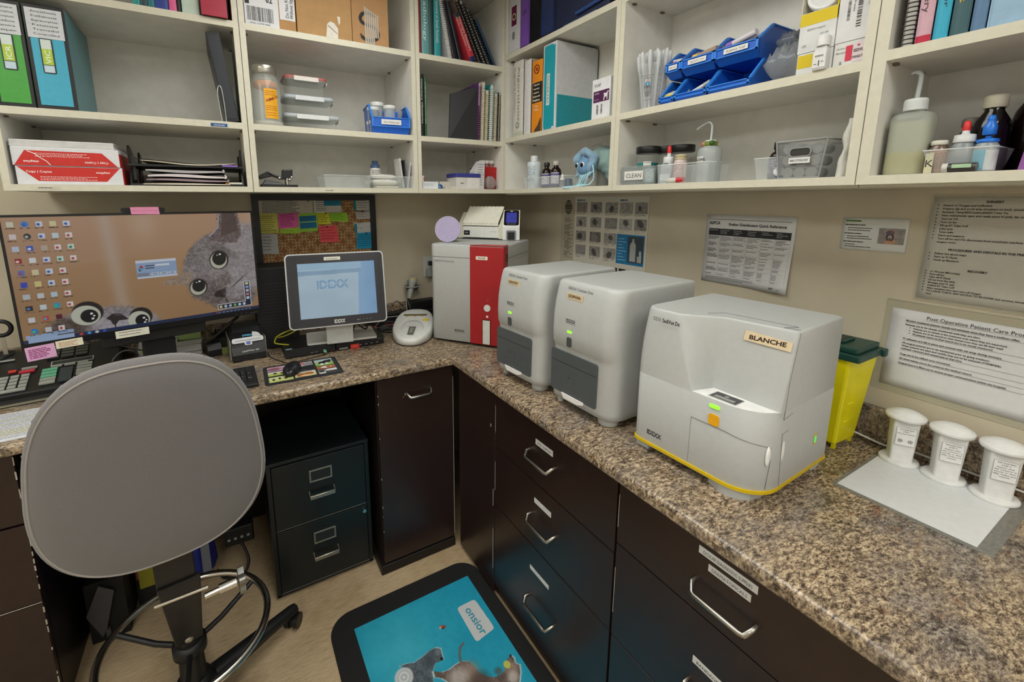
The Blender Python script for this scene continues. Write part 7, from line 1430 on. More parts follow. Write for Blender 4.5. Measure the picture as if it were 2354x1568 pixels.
g=G(M('#5a5552',.5)); g.tube(smooth([P0+V(.002,.004,0),P0+V(-.02,0,-.04),V(-.73,-.08,1.03),V(-.80,-.10,.965),V(-.86,-.12,H+.006)],8),.0028,6); tag(g.build('scanner_cable'),'dark cable running down left from the handheld scanner','cable')
# ---- cables, adapters behind
def cable(pts,r,col,label,name='cable',cat='cable'): 
    g=G(M(col,.45)); g.tube(smooth([Vector(p) for p in pts],8),r,6); return tag(g.build(name),label,cat)
t=thing('power_adapter','black power brick lying on the upstand behind the white oval reader','adapter',(-.66,-.075,H+.002),.1); G(M('#151617',.5)).box(0,.16,-.03,.03,0.06,.105).build('brick',t,bevel=.005); 
t=thing('power_strip','black power strip lying along the back upstand, right of the touchscreen','power strip',(-.90,-.085,H),0); G(M('#131415',.5)).box(0,.40,-.025,.025,.001,.062).build('housing',t,bevel=.004)
cable([(-.62,-.12,H+.07),(-.66,-.16,H+.05),(-.72,-.17,H+.03),(-.60,-.18,H+.02),(-.54,-.16,H+.03)],.0035,'#1a1a1b','black looped cable on the worktop left of the tall analyser')
cable([(-.53,-.22,H+.06),(-.545,-.25,H+.07),(-.56,-.24,H+.05),(-.55,-.22,H+.03),(-.53,-.20,H+.03)],.0035,'#9a9a94','short light grey loop of cable against the tall analyser')
cable([(-.90,-.20,H+.03),(-.84,-.19,H+.028),(-.76,-.21,H+.03),(-.70,-.20,H+.02)],.0022,'#a8383c','thin red cable behind the white oval reader')
cable([(-.88,-.16,H+.055),(-.80,-.15,H+.055),(-.70,-.15,H+.05),(-.60,-.17,H+.05)],.003,'#8d8f8c','light grey cable running behind the white oval reader')
rr=random.Random(12)
for i,(lab) in enumerate(('black cable coil on top of the bundle right of the touchscreen stand','black cable coil at the front of the bundle beside the white oval reader','black cable coil at the left of the bundle, nearest the stand','black cable coil at the back of the bundle by the power strip','black cable coil at the bottom of the bundle on the worktop')):
    cx,cy=-.835+.012*i-.02*(i%2),-.22+.015*(i%3); P=[(cx+(.055+.006*math.sin(3*a+i))*math.cos(a+i*.5),cy+(.030+.004*math.cos(2*a))*math.sin(a+i*.5),H+.006+.010*i+.006*math.sin(2*a+i)) for a in [2*PI*k/16 for k in range(15)]]
    cable(P,.0035,'#1c1d1e',lab)
t=thing('cable_plug','grey D-shaped connector on the cable bundle right of the touchscreen','plug',(-.873,-.285,H+.040),.5); G(M('#3c3e40',.5)).box(-.018,.018,-.009,.009,-.006,.012).build('plug_body',t,bevel=.003)
cable([(-1.12,-.26,H+.15),(-1.10,-.30,H+.09),(-1.06,-.31,H+.058),(-1.02,-.30,H+.060),(-1.00,-.28,H+.09),(-1.01,-.25,H+.13)],.0032,'#17181a','black cable looping over the white stand foot under the touchscreen, left loop')
cable([(-1.03,-.25,H+.14),(-.99,-.29,H+.08),(-.955,-.30,H+.056),(-.945,-.27,H+.09),(-.95,-.24,H+.13)],.0032,'#17181a','black cable looping over the white stand foot under the touchscreen, right loop')
t=thing('cable_plug','black barrel-shaped plug lying on the white stand foot','plug',(-1.035,-.305,H+.062),-.6); g=G(M('#1a1b1d',.45)); g.cyl((-.02,0,0),(.02,0,0),.0085,n=12); g.build('plug_body',t)
cable([(-1.23,-.20,H+.07),(-1.27,-.25,H+.085),(-1.31,-.27,H+.08),(-1.335,-.25,H+.06),(-1.30,-.23,H+.055),(-1.25,-.22,H+.07)],.0034,'#a8a426','yellow network cable looped left of the touchscreen stand')
cable([(-1.335,-.25,H+.062),(-1.345,-.28,H+.046),(-1.32,-.31,H+.044),(-1.295,-.33,H+.043)],.0030,'#a8a426','yellow network cable end trailing onto the left mini computer')
cable([(-1.37,-.10,1.10),(-1.345,-.09,1.13),(-1.30,-.09,1.15),(-1.24,-.09,1.16)],.0035,'#2c4a86','blue network cable curving up behind the large monitor edge')
cable([(-1.47,-.22,1.08),(-1.55,-.24,1.02),(-1.60,-.22,.98)],.006,'#161617','thick black cable slanting down below the right end of the large monitor')
# ================================================================ THINGS ON THE LEFT WORKTOP
def reader():
    t=thing('test_reader','white oval bench reader with a grey cartridge slot and yellow button','reader',(-.728,-.325,H),math.radians(-28)); t.scale=(1.10,1.10,1.0); wh=M('#d3d4d0',.35)
    def out(s,y0=-.175,y1=.155,w0=.070,w1=.096,n=44,sh=0):
        P=[]
        for i in range(n):
            a=2*PI*i/n; c,q=math.cos(a),math.sin(a); y=(abs(q)**.75)*(1 if q>0 else -1); yy=(y0+y1)/2+(y1-y0)/2*y*s; k=(yy-y0)/(y1-y0); wd=.094-.010*k-.030*max(0,.5-k)**2*4
            P.append((wd*s*(abs(c)**.72)*(1 if c>0 else -1),yy))
        return P
    g=G(wh); R=[]
    for z,s in ((.003,.93),(.008,.98),(.022,1.0),(.030,.985),(.034,.95)): R.append([(x,y,z+.16*(y+.175)*(z/.034)) for x,y in out(s)])
    R.append([(x,y,.0362+.165*(y+.175)) for x,y in out(.90)]); R.append([(x,y,.037+.165*(y+.175)) for x,y in out(.6)]); g.rings(R); g.build('housing',t)
    Zt=lambda y:.0375+.165*(y+.175)
    def pad(name,mat,poly,lift=.0006,h=.0012):
        g=G(mat); g.rings([[(x,y,Zt(y)+lift) for x,y in poly],[(x,y,Zt(y)+lift+h) for x,y in poly]],smooth=False); return g.build(name,t)
    pad('display',M('#5a4c10',.3),rrect(-.052,.052,.060,.074,.002)); 
    for x in (-.035,0,.032): pad('button_mark',M('#d8b62a',.5),[(x+.006*math.cos(a*PI/8),.050+.0025*math.sin(a*PI/8)) for a in range(16)])
    pad('yellow_button',M('#e0bd22',.4),[(.052+.013*math.cos(a*PI/10),.010+.010*math.sin(a*PI/10)) for a in range(20)],.0006,.003)
    g=G(M('#c9cac6',.4)); P=[(.050*math.cos(a),-.075+.085*math.sin(a)*(1 if math.sin(a)>0 else .35)) for a in [2*PI*i/32 for i in range(32)]]; g.rings([[(x,y,Zt(y)-.001) for x,y in P],[(x*.97,y*.97-.002,Zt(y)+.0015) for x,y in P],[(x*.80,(y+.075)*.80-.078,Zt(y)-.0015+.0) for x,y in P]]); g.build('cartridge_recess',t)
    pad('cartridge_slot',M('#5e625a',.4),[(-.013,-.135),(.012,-.137),(.016,-.062),(.008,-.066),(.001,-.062),(-.006,-.066),(-.012,-.060)],.0006,.004); pad('slot_window',M('#848a80',.3),[(-.006,-.122),(.005,-.123),(.008,-.078),(-.005,-.077)],.0046,.0006)
    g=G(M('#b9bab6',.5)); g.box(-.055,.055,-.10,.08,0,.006); g.build('foot',t)
reader()
# ---- label printer
def lprinter():
    t=thing('label_printer','black label printer with a white front slot and a blue oval badge','label printer',(-1.452,-.215,H),math.radians(4)); k=M('#1b1c1e',.25)
    w,d=.124,.22
    g=G(k); prof=[(-d/2,0),(-d/2-.004,.030),(-d/2+.006,.060),(-d/2+.030,.082),(-.02,.118),(.03,.128),(.07,.118),(d/2,.080),(d/2+.004,0)]
    g.prism(prof,w,frame((-w/2,0,0),(0,1,0),(0,0,1))); g.build('housing',t,bevel=.008,seg=3)
    g=G(M('#2a2c30',.10,spec=.7)); g.prism([(-.060,.092),(-.02,.1205),(.03,.1305),(.065,.121),(.06,.115),(-.02,.112)],w*.82,frame((-w*.41,0,0),(0,1,0),(0,0,1))); g.build('roll_window',t,bevel=.005)
    wt=M('#c3c5c6',.4); g=G(wt); fr=frame((0,-d/2+.026,.0815),(1,0,0),(0,.55,.62)); g.prism(rrect(-.058,.058,-.012,.010,.008),.006,fr@LZ((0,0,-.001))); g.prism(rrect(-.014,.014,-.026,-.008,.008),.006,fr@LZ((0,0,-.001))); g.build('white_front',t,bevel=.001)
    g=G(M('#55585a',.5)); g.rect(fr@LZ((0,0,.0055)),-.048,.048,-.0035,-.0015); g.build('label_slot',t)
    g=G(M('#b5b8b8',.4)); g.prism([(.018,.012),(.050,.012),(.046,.022),(.036,.030),(.020,.034)],.002,fr@LZ((0,0,.001))); g.build('grip',t)
    g=G(M('#1f3f9a',.4)); g.flat([(.0085*math.cos(a*PI/12),-.017+.0070*math.sin(a*PI/12)) for a in range(24)],fr@LZ((0,0,.0056))); g.mat(M('#aebbe0',.5,noise=0)); g.text('DYMO',fr@LZ((0,-.0190,.0060)),.0048,'C',width=.012); g.build('badge',t)
    g=G(M('#2f9ac0',.4)); g.text('DYMO',fr@LZ((-.018,.016,.004)),.011,bold=.05,width=.036); g.build('window_sticker',t)
    g=G(M('#c9cccd',.5,noise=0)); f2=frame((-.026,-d/2-.0016,.040),(1,0,0),(0,.06,1)); g.text('LabelWriter 450',f2,.010,bold=.02,width=.062); g.build('model_lettering',t)
    for s in (-1,1): g=G(M('#8f8f80',.4)); g.box(s*(w/2+.003)-.002,s*(w/2+.003)+.002,-.09,.09,.004,.085); g.build('side_trim',t,bevel=.001)
lprinter()
# ---- keyboard (mostly behind the chair)
def keyboard():
    x1=-1.432; x0=x1-.455; t=thing('keyboard','black full-size keyboard, only its number pad visible right of the chair back','keyboard',(x0,-.640,H),math.radians(1.5)); w,d=.455,.165; k=M('#1d1e1f',.45)
    g=G(k); g.hexa([(0,0,0),(w,0,0),(w,d,0),(0,d,0)],[(0,0,.014),(w,0,.014),(w,d,.026),(0,d,.026)]); g.build('case',t,bevel=.004)
    zs=lambda y:.014+.012*y/d
    n=0
    def key(x,y,a,b,ch=None):
        g=G(M('#222325',.4)); z=zs(y+b/2); g.hexa([(x,y,z-.001),(x+a,y,z-.001),(x+a,y+b,z-.001),(x,y+b,z-.001)],[(x+.0015,y+.0012,z+.0085),(x+a-.0015,y+.0012,z+.0085),(x+a-.0015,y+b-.0015,z+.0095),(x+.0015,y+b-.0015,z+.0095)])
        if ch: g.mat(M('#c9cccd',.5,noise=0)).text(ch,FRU(x+.004,y+.006,z+.0098),.0075)
        g.build('key',t)
    px=w-.090
    rows=[('0',None,'.',None),('1','2','3','Ent'),('4','5','6',None),('7','8','9','+'),('Num','/','*','-')]
    for r in range(5):
        for c in range(4):
            y=.026+.0192*r; x=px+.0192*c
            if r==0 and c==0: key(x,y,.0370,.0180,'0')
            elif r==0 and c==1 or (c==3 and r in (0,2)): continue
            elif c==3 and r in (1,3): key(x,y-.0192,.0180,.0372,rows[r][c])
            else: key(x,y,.0180,.0180,rows[r][c])
    for r in range(4):
        for c in range(14): key(.012+.0245*c+.0,.026+.0245*r if 0 else .027+.026*r,.0225,.0225)
    key(.10,.006,.14,.0175)
keyboard()
# ---- mouse and pad
def mousepad():
    c=[at(605,880,'z',H+.002),at(790,855,'z',H+.002),at(762,818,'z',H+.002),at(618,845,'z',H+.002)]
    t=thing('mouse_pad','black-edged mouse pad printed with farm animal pictures, under the black mouse','mouse pad',(-1.413,-.640,H),math.radians(-1.5)); w,d=.272,.192
    G(M('#25282c',.6)).prism(rrect(0,w,0,d,.012),.003).build('pad',t)
    def fn(U,Vv):
        img=np.zeros(U.shape+(3,))+rgb('#26282c'); n=vnoise(U,Vv,40,4); n2=vnoise(U,Vv,14,6)
        def cell(x0,x1,y0,y1,c0,c1,f=None):
            nonlocal img
            m=rc(U,Vv,x0,x1,y0,y1); col=rgb(c0)+(rgb(c1)-rgb(c0))*np.clip((Vv-y0)/(y1-y0),0,1)[...,None]; col=col+((n-.5)*.12)[...,None]; img=put(img,m,col)
            if f: f(x0,x1,y0,y1,m)
        def blobs(cs):
            def f(x0,x1,y0,y1,m):
                nonlocal img
                for cx,cy,rx,ry,c in cs: img=put(img,ell(U,Vv,x0+(x1-x0)*cx,y0+(y1-y0)*cy,(x1-x0)*rx,(y1-y0)*ry,0,.2)*m,c)
            return f
        cell(.03,.345,.68,.95,'#a88aa0','#c6a8b8',blobs([(.3,.5,.3,.35,'#8a5a6a'),(.75,.5,.25,.25,'#b08090')]))
        cell(.37,.665,.72,.95,'#c9c6c8','#d8d4d4',blobs([(.25,.7,.12,.35,'#c8404c'),(.8,.4,.3,.5,'#8a8a90'),(.5,.7,.14,.2,'#d8585c')]))
        cell(.03,.345,.42,.64,'#9aa82e','#d8dad8',blobs([(.3,.6,.08,.2,'#2a2a2a'),(.6,.5,.07,.2,'#4a3a2a')])); cell(.37,.66,.10,.38,'#c0c07a','#cfd0c4',blobs([(.35,.35,.25,.35,'#9a5a28'),(.65,.5,.25,.3,'#a8683a'),(.5,.2,.3,.15,'#d8b890')]))
        cell(.03,.345,.06,.34,'#b9c06a','#c6cda0',blobs([(.2,.5,.06,.2,'#3a3426'),(.45,.6,.05,.2,'#2a2620'),(.7,.5,.07,.2,'#54402a'),(.88,.6,.05,.16,'#2a2620')]))
        cell(.695,.955,.55,.95,'#7aa83a','#b9c6d8',blobs([(.35,.45,.16,.22,'#15161a'),(.65,.55,.22,.25,'#1a1c22'),(.35,.25,.10,.16,'#d8d8d4'),(.65,.28,.12,.15,'#cfcfca'),(.85,.7,.12,.15,'#20242a')]))
        cell(.695,.955,.33,.52,'#8a4a34','#b07a54',blobs([(.5,.6,.3,.35,'#d6cfc0'),(.62,.6,.12,.3,'#a85a34')])); cell(.695,.79,.08,.29,'#c4c4c0','#c9c9c5'); cell(.80,.955,.20,.31,'#d5d5d2','#d8d8d6')
        for i in range(4): img=put(img,rc(U,Vv,.40,.58-.03*i,.42+.055*i,.435+.055*i)*(vnoise(U,Vv*0,60,i)>.3)*.8,'#9a9aa0')
        for i in range(3): img=put(img,rc(U,Vv,.80,.95,.09+.03*i,.10+.03*i)*(vnoise(U,Vv*0,90,i)>.3)*.6,'#9a9aa0')
        img=put(img,rc(U,Vv,.70,.78,.16,.28),'#2a2c30')
        return img
    printed('picture_print',FRU(.006,.006,.0032),w-.012,d-.012,170,120,fn,attr_mat('mouse_pad_print',.5),t)
    p=at(668,848,'z',H+.012); m=thing('computer_mouse','black computer mouse lying on the farm animal mouse pad','mouse',(p.x+.003,p.y-.018,H+.0034),math.radians(-22)); k=M('#1e1f22',.22)
    g=G(k); R=[]
    for z,s in ((0,.90),(.004,.98),(.012,1.0),(.020,.94),(.027,.78),(.031,.52),(.0325,.2)): R.append([(.031*s*math.cos(a)*(1+.05*math.cos(2*a)),.052*s*math.sin(a)+.004*(z/.03),z+(.003*math.sin(a) if z>.02 else 0)) for a in [2*PI*i/36 for i in range(36)]])
    g.rings(R); g.build('shell',m); g=G(M('#0d0d0e',.5)); g.tube([(0,.045,.016),(0,.030,.0285),(0,.008,.0325)],.0009,6); g.build('button_seam',m); g=G(M('#303236',.5)); g.cyl((-.004,.024,.0285),(.004,.024,.0285),.006,n=14); g.build('scroll_wheel',m)
    cable([(p.x+.02,p.y+.035,H+.012),(p.x+.03,p.y+.055,H+.004),(-1.33,-.42,H+.003),(-1.37,-.33,H+.003),(-1.375,-.26,H+.003)],.0018,'#161617','thin black mouse cable running back along the label printer')
    cable([(-1.162,-.398,H+.012),(-1.17,-.415,H+.006),(-1.20,-.43,H+.006),(-1.27,-.448,H+.0055),(-1.31,-.46,H+.006)],.0018,'#161617','thin black cable from the green plug across the top of the mouse pad')
    t=thing('audio_plug','pale green plug in the front of the left mini computer','plug',(-1.162,-.395,H+.012)); g=G(M('#8fc8a4',.4)); g.cyl((0,.006,0),(0,-.010,0),.0065,.0055,n=14); g.build('plug_body',t)
mousepad()
# ---- phone and POS terminal
def deskphone():
    t=thing('desk_phone','large black desk phone console with grey, green and red keys, left of the chair back','phone',(-2.235,-.375,H),math.radians(6)); k=M('#1b1c1c',.4); w,d=.37,.27
    zz=lambda y:.028+.075*y/d
    g=G(k); g.hexa([(0,0,0),(w,0,0),(w,d,0),(0,d,0)],[(0,0,.026),(w,0,.026),(w,d,.10),(0,d,.10)]); g.build('console',t,bevel=.004)
    tl=math.atan(.075/d)
    def key(x,y,a,b,c,nm='key'):
        g=G(M(c,.4)); z=zz(y+b/2)+.000; f=frame((x,y,zz(y)),(1,0,0),(0,math.cos(tl),math.sin(tl))); g.prism(rrect(0,a,0,b,.0015,2),.005,f); g.build(nm,t)
    for r in range(4):
        for c in range(3): key(.055+.026*c,.028+.020*r,.021,.014,'#a9aca6')
    key(.055,.010,.073,.013,'#a9aca6')
    key(.070,.125,.020,.012,'#d8483c'); key(.098,.112,.040,.013,'#d8384a'); key(.102,.132,.040,.011,'#a9a8a0')
    for r in range(3): key(.158,.060+.019*r,.040,.015,'#6fbf9a')
    for r in range(2): key(.158,.022+.019*r,.040,.015,'#a3a69c')
    key(.206,.020,.034,.085,'#3a4448','dark_panel')
    for r in range(4): key(.250,.045+.019*r,.042,.014,'#a9aca4')
    for c in range(3): key(.178+.036*c,.118,.030,.008,'#a9aca4')
    g=G(M('#9da29c',.4)); f=frame((.176,.130,zz(.130)),(1,0,0),(0,math.cos(tl),math.sin(tl))); g.prism(rrect(0,.118,0,.028,.002,2),.002,f); g.mat(M('#2c3232',.2)).prism(rrect(.004,.114,.004,.024,.001,2),.003,f); g.build('display',t)
    for c in range(3):
        for r in range(4): key(.160+.040*c,.178+.020*r,.034,.013,'#4c4f4a','dark_key')
    g=G(M('#b9bab4',.4)).box(.03,.075,.205,.212,zz(.21),zz(.21)+.004); g.build('strip',t)
    t2=thing('desk_stand','black flat stand with a pale front strip under the desk phone','stand',(-2.25,-.425,H),math.radians(6)); G(M('#232424',.5)).box(.0,.40,.0,.045,0,.012).build('stand_board',t2,bevel=.002); g=G(M('#8a8672',.5)).box(.0,.40,-.002,.0,.004,.010); g.build('front_strip',t2)
deskphone()
t=thing('yellow_card','pale yellow card standing at the left edge of the picture on the desk','card',(-2.262,-.10,H+.060),0); t.rotation_euler=(.5,0,.2); G(M('#c9c68a',.7)).box(-.06,.0,-.0,.075,0,.001).build('card',t)
def docs():
    t=thing('printed_list','white printed list with yellow highlighted rows, left of the chair on the worktop edge','paper',(-2.215,-.695,H),math.radians(3)); w,d=.28,.215; G(M('#d9dbe0',.7)).box(0,w,0,d,.0005,.0055).build('sheets',t,bevel=.001)
    g=G(M('#6b6f7c',.7,noise=0)); 
    for i in range(17): g.words(FRU(0,0,.0060),.012,w-.012,.012+.0118*i,.0030,i,1.15,.5)
    g.build('printed_text',t); g=G(M('#d6d58a',.7,noise=0)); 
    for i in (2,3,4,5,9,12): g.rect(FRU(0,0,.0057),.05+.01*(i%3),.20,.0105+.0118*i,.0165+.0118*i)
    g.build('highlighting',t)
docs()
# ---- magnifier/tape ring at the far left
t=thing('pen_holder','dark pen pot with scissors and a pink pen at the left edge of the picture','pen holder',(-2.235,-.10,H)); g=G(M('#1c1d1e',.5)); g.lathe([(.035,0),(.038,.004),(.040,.10),(.037,.10),(.034,.01)],24,cap1=False); g.build('pot',t)
t=thing('scissors','black-handled scissors standing in the pen pot','scissors',(-2.215,-.12,H+.02)); g=G(M('#17181a',.4)); g.tube([(.026*math.cos(a*PI/12),0,.178+.026*math.sin(a*PI/12)) for a in range(24)],.0075,8,closed=True); g.build('handle',t); g=G(STEEL()).box(-.006,.006,-.001,.001,0,.15); g.build('blade',t)
t=thing('highlighter','bright pink highlighter standing in the pen pot','pen',(-2.245,-.13,H+.02)); g=G(M('#d81e5a',.4)); g.cyl((0,0,0),(0,0,.095),.008,n=14); g.build('barrel',t); g=G(M('#a8164a',.4)); g.cyl((0,0,.095),(0,0,.125),.0088,n=14); g.build('cap',t)
# ---- timer / calculator
t=thing('calculator','white desk calculator with a grey display and two green keys, behind the chair back','calculator',(-1.845,-.085,H+.004),0); t.rotation_euler=(math.radians(38),0,math.radians(-2)); w,d=.135,.125
G(M('#b9bab8',.45)).prism(rrect(0,w,0,d,.006),.018).build('case',t,bevel=.002); g=G(M('#40453f',.25)).box(.020,.112,.078,.108,.018,.0188); g.build('display',t)
g=G(M('#c4b9a4',.5)).box(.080,.112,.062,.072,.018,.0185); g.mat(M('#5a3a34',.5)).box(.113,.130,.062,.072,.018,.0185); g.build('print_strip',t)
for i,(x,c) in enumerate(((.012,'#a9c43a'),(.035,'#a9c43a'),(.060,'#b9bab2'),(.082,'#b9bab2'),(.104,'#b9bab2'))):
    for r in range(2): G(M(c if r==0 else '#b9bab2',.5)).prism(rrect(x,x+.018,.022+.019*r-.012,.034+.019*r-.012,.003,3),.004,LZ((0,0,.018))).build('key',t)
# sticky note stack in a wire holder
t=thing('note_holder','silver wire holder with a stack of green and white note paper','holder',(-1.722,-.14,H)); g=G(STEEL()); 
for z in (.02,.05): g.tube([(-.002,0,z),(.104,0,z),(.125,.02,z),(.125,.06,z),(.104,.085,z),(-.002,.085,z)],.0016,6,closed=True)
for x,y in ((-.002,0),(.104,0),(.125,.02),(.125,.06),(.104,.085),(-.002,.085)): g.tube([(x,y,0),(x,y,.055)],.0016,6)
g.build('wire_frame',t)
t=thing('note_block','block of white note paper in the wire holder','note block',(-1.718,-.135,H+.002)); G(M('#cfcfcc',.7)).box(0,.10,0,.075,0,.045).build('sheets',t); 
t=thing('note_block','lime green note pad with an orange edge standing behind the white block','note block',(-1.712,-.055,H+.002)); g=G(M('#a8c47a',.7)); g.hexa([(0,0,0),(.092,0,0),(.092,.010,0),(0,.010,0)],[(0,.02,.082),(.090,.02,.086),(.090,.030,.086),(0,.030,.082)]); g.build('pad',t); g=G(M('#d8603c',.7)); g.hexa([(0,.010,0),(.094,.010,0),(.094,.0115,0),(0,.0115,0)],[(0,.030,.084),(.0935,.030,.089),(.0935,.0315,.089),(0,.0315,.084)]); g.build('orange_sheet',t)
# tape dispenser + binder clips + charger
t=thing('tape_dispenser','black rounded tape dispenser between the note holder and the label printer','tape dispenser',(-1.575,-.17,H),.2); g=G(M('#17181a',.35)); g.prism([(-.03,0),(-.035,.03),(-.02,.06),(.005,.068),(.03,.055),(.045,.02),(.05,0)],.05,frame((-.025,0,0),(0,1,0),(0,0,1))); g.build('housing',t,bevel=.006)
t=thing('clip_box','small black tray heaped with binder clips, left of the label printer','tray',(-1.545,-.10,H),0); g=G(M('#222426',.4,alpha=.85)); g.hexa([(-.03,-.06,0),(.03,-.06,0),(.03,.06,0),(-.03,.06,0)],[(-.034,-.066,.065),(.034,-.066,.065),(.034,.066,.065),(-.034,.066,.065)]); g.build('tray',t,bevel=.002)
for i in range(3):
    c=thing('binder_clip',['black binder clip at the left of the clip tray, its wire loops up','black binder clip at the right of the clip tray, its wire loops up','black binder clip lying at the front of the clip tray'][i],'clip',(-1.560+.028*(i%2),-.08+.0*i-.05*(i==2),H+.066),.3*i,'binder clips'); g=G(M('#141416',.35)); g.prism([(-.012,0),(.012,0),(0,.020)],.022,frame((-.011,0,0),(0,1,0),(0,0,1))); g.build('clip',c); g=G(STEEL()); g.tube([(-.006,.002,.018),(-.008,.004,.036),(0,.005,.042),(.008,.004,.036),(.006,.002,.018)],.0011,5); g.build('wire_arm',c)
t=thing('refill_pack','lime and black refill pack leaning at the front of the clip tray','pack',(-1.545,-.175,H),0); g=G(M('#8f9a2c',.4)); g.hexa([(-.025,0,.0),(.022,0,.0),(.022,.006,0),(-.025,.006,0)],[(-.028,.03,.052),(.024,.03,.055),(.024,.036,.055),(-.028,.036,.052)]); g.build('pack',t)
cable([(-1.95,-.10,H+.10),(-1.93,-.12,H+.095),(-1.87,-.15,H+.08),(-1.80,-.20,H+.065),(-1.72,-.25,H+.06),(-1.68,-.30,H+.03)],.0026,'#3c3c3e','dark grey cable crossing in front of the calculator')
cable([(-2.02,-.03,H+.11),(-1.98,-.05,H+.13),(-1.94,-.06,H+.10),(-1.96,-.05,H+.07),(-2.0,-.04,H+.09),(-2.05,-.03,H+.12)],.003,'#22262e','dark looped cable under the left end of the large monitor')
cable([(-1.88,-.30,H+.01),(-1.90,-.24,H+.05),(-1.875,-.20,H+.075),(-1.84,-.19,H+.07),(-1.83,-.16,H+.04)],.0026,'#8a8a88','light grey cable arching left of the calculator')
for i,lab in enumerate(('outermost silver coiled phone cord turn behind the chair back','middle silver coiled phone cord turn behind the chair back','innermost silver coiled phone cord turn behind the chair back')):
    cable([(-1.99+.03*math.cos(a)+.004*i,-.24+.006*i,H+.025+.02*math.sin(a)+.006*i) for a in [PI*k/5 for k in range(6)]],.0028,'#8c8e90',lab)
t=thing('desk_organizer','black plastic box behind the desk phone, under the large monitor','box',(-2.03,-.10,H),0); G(M('#121313',.5)).box(0,.13,0,.08,0,.085).build('box',t,bevel=.003)
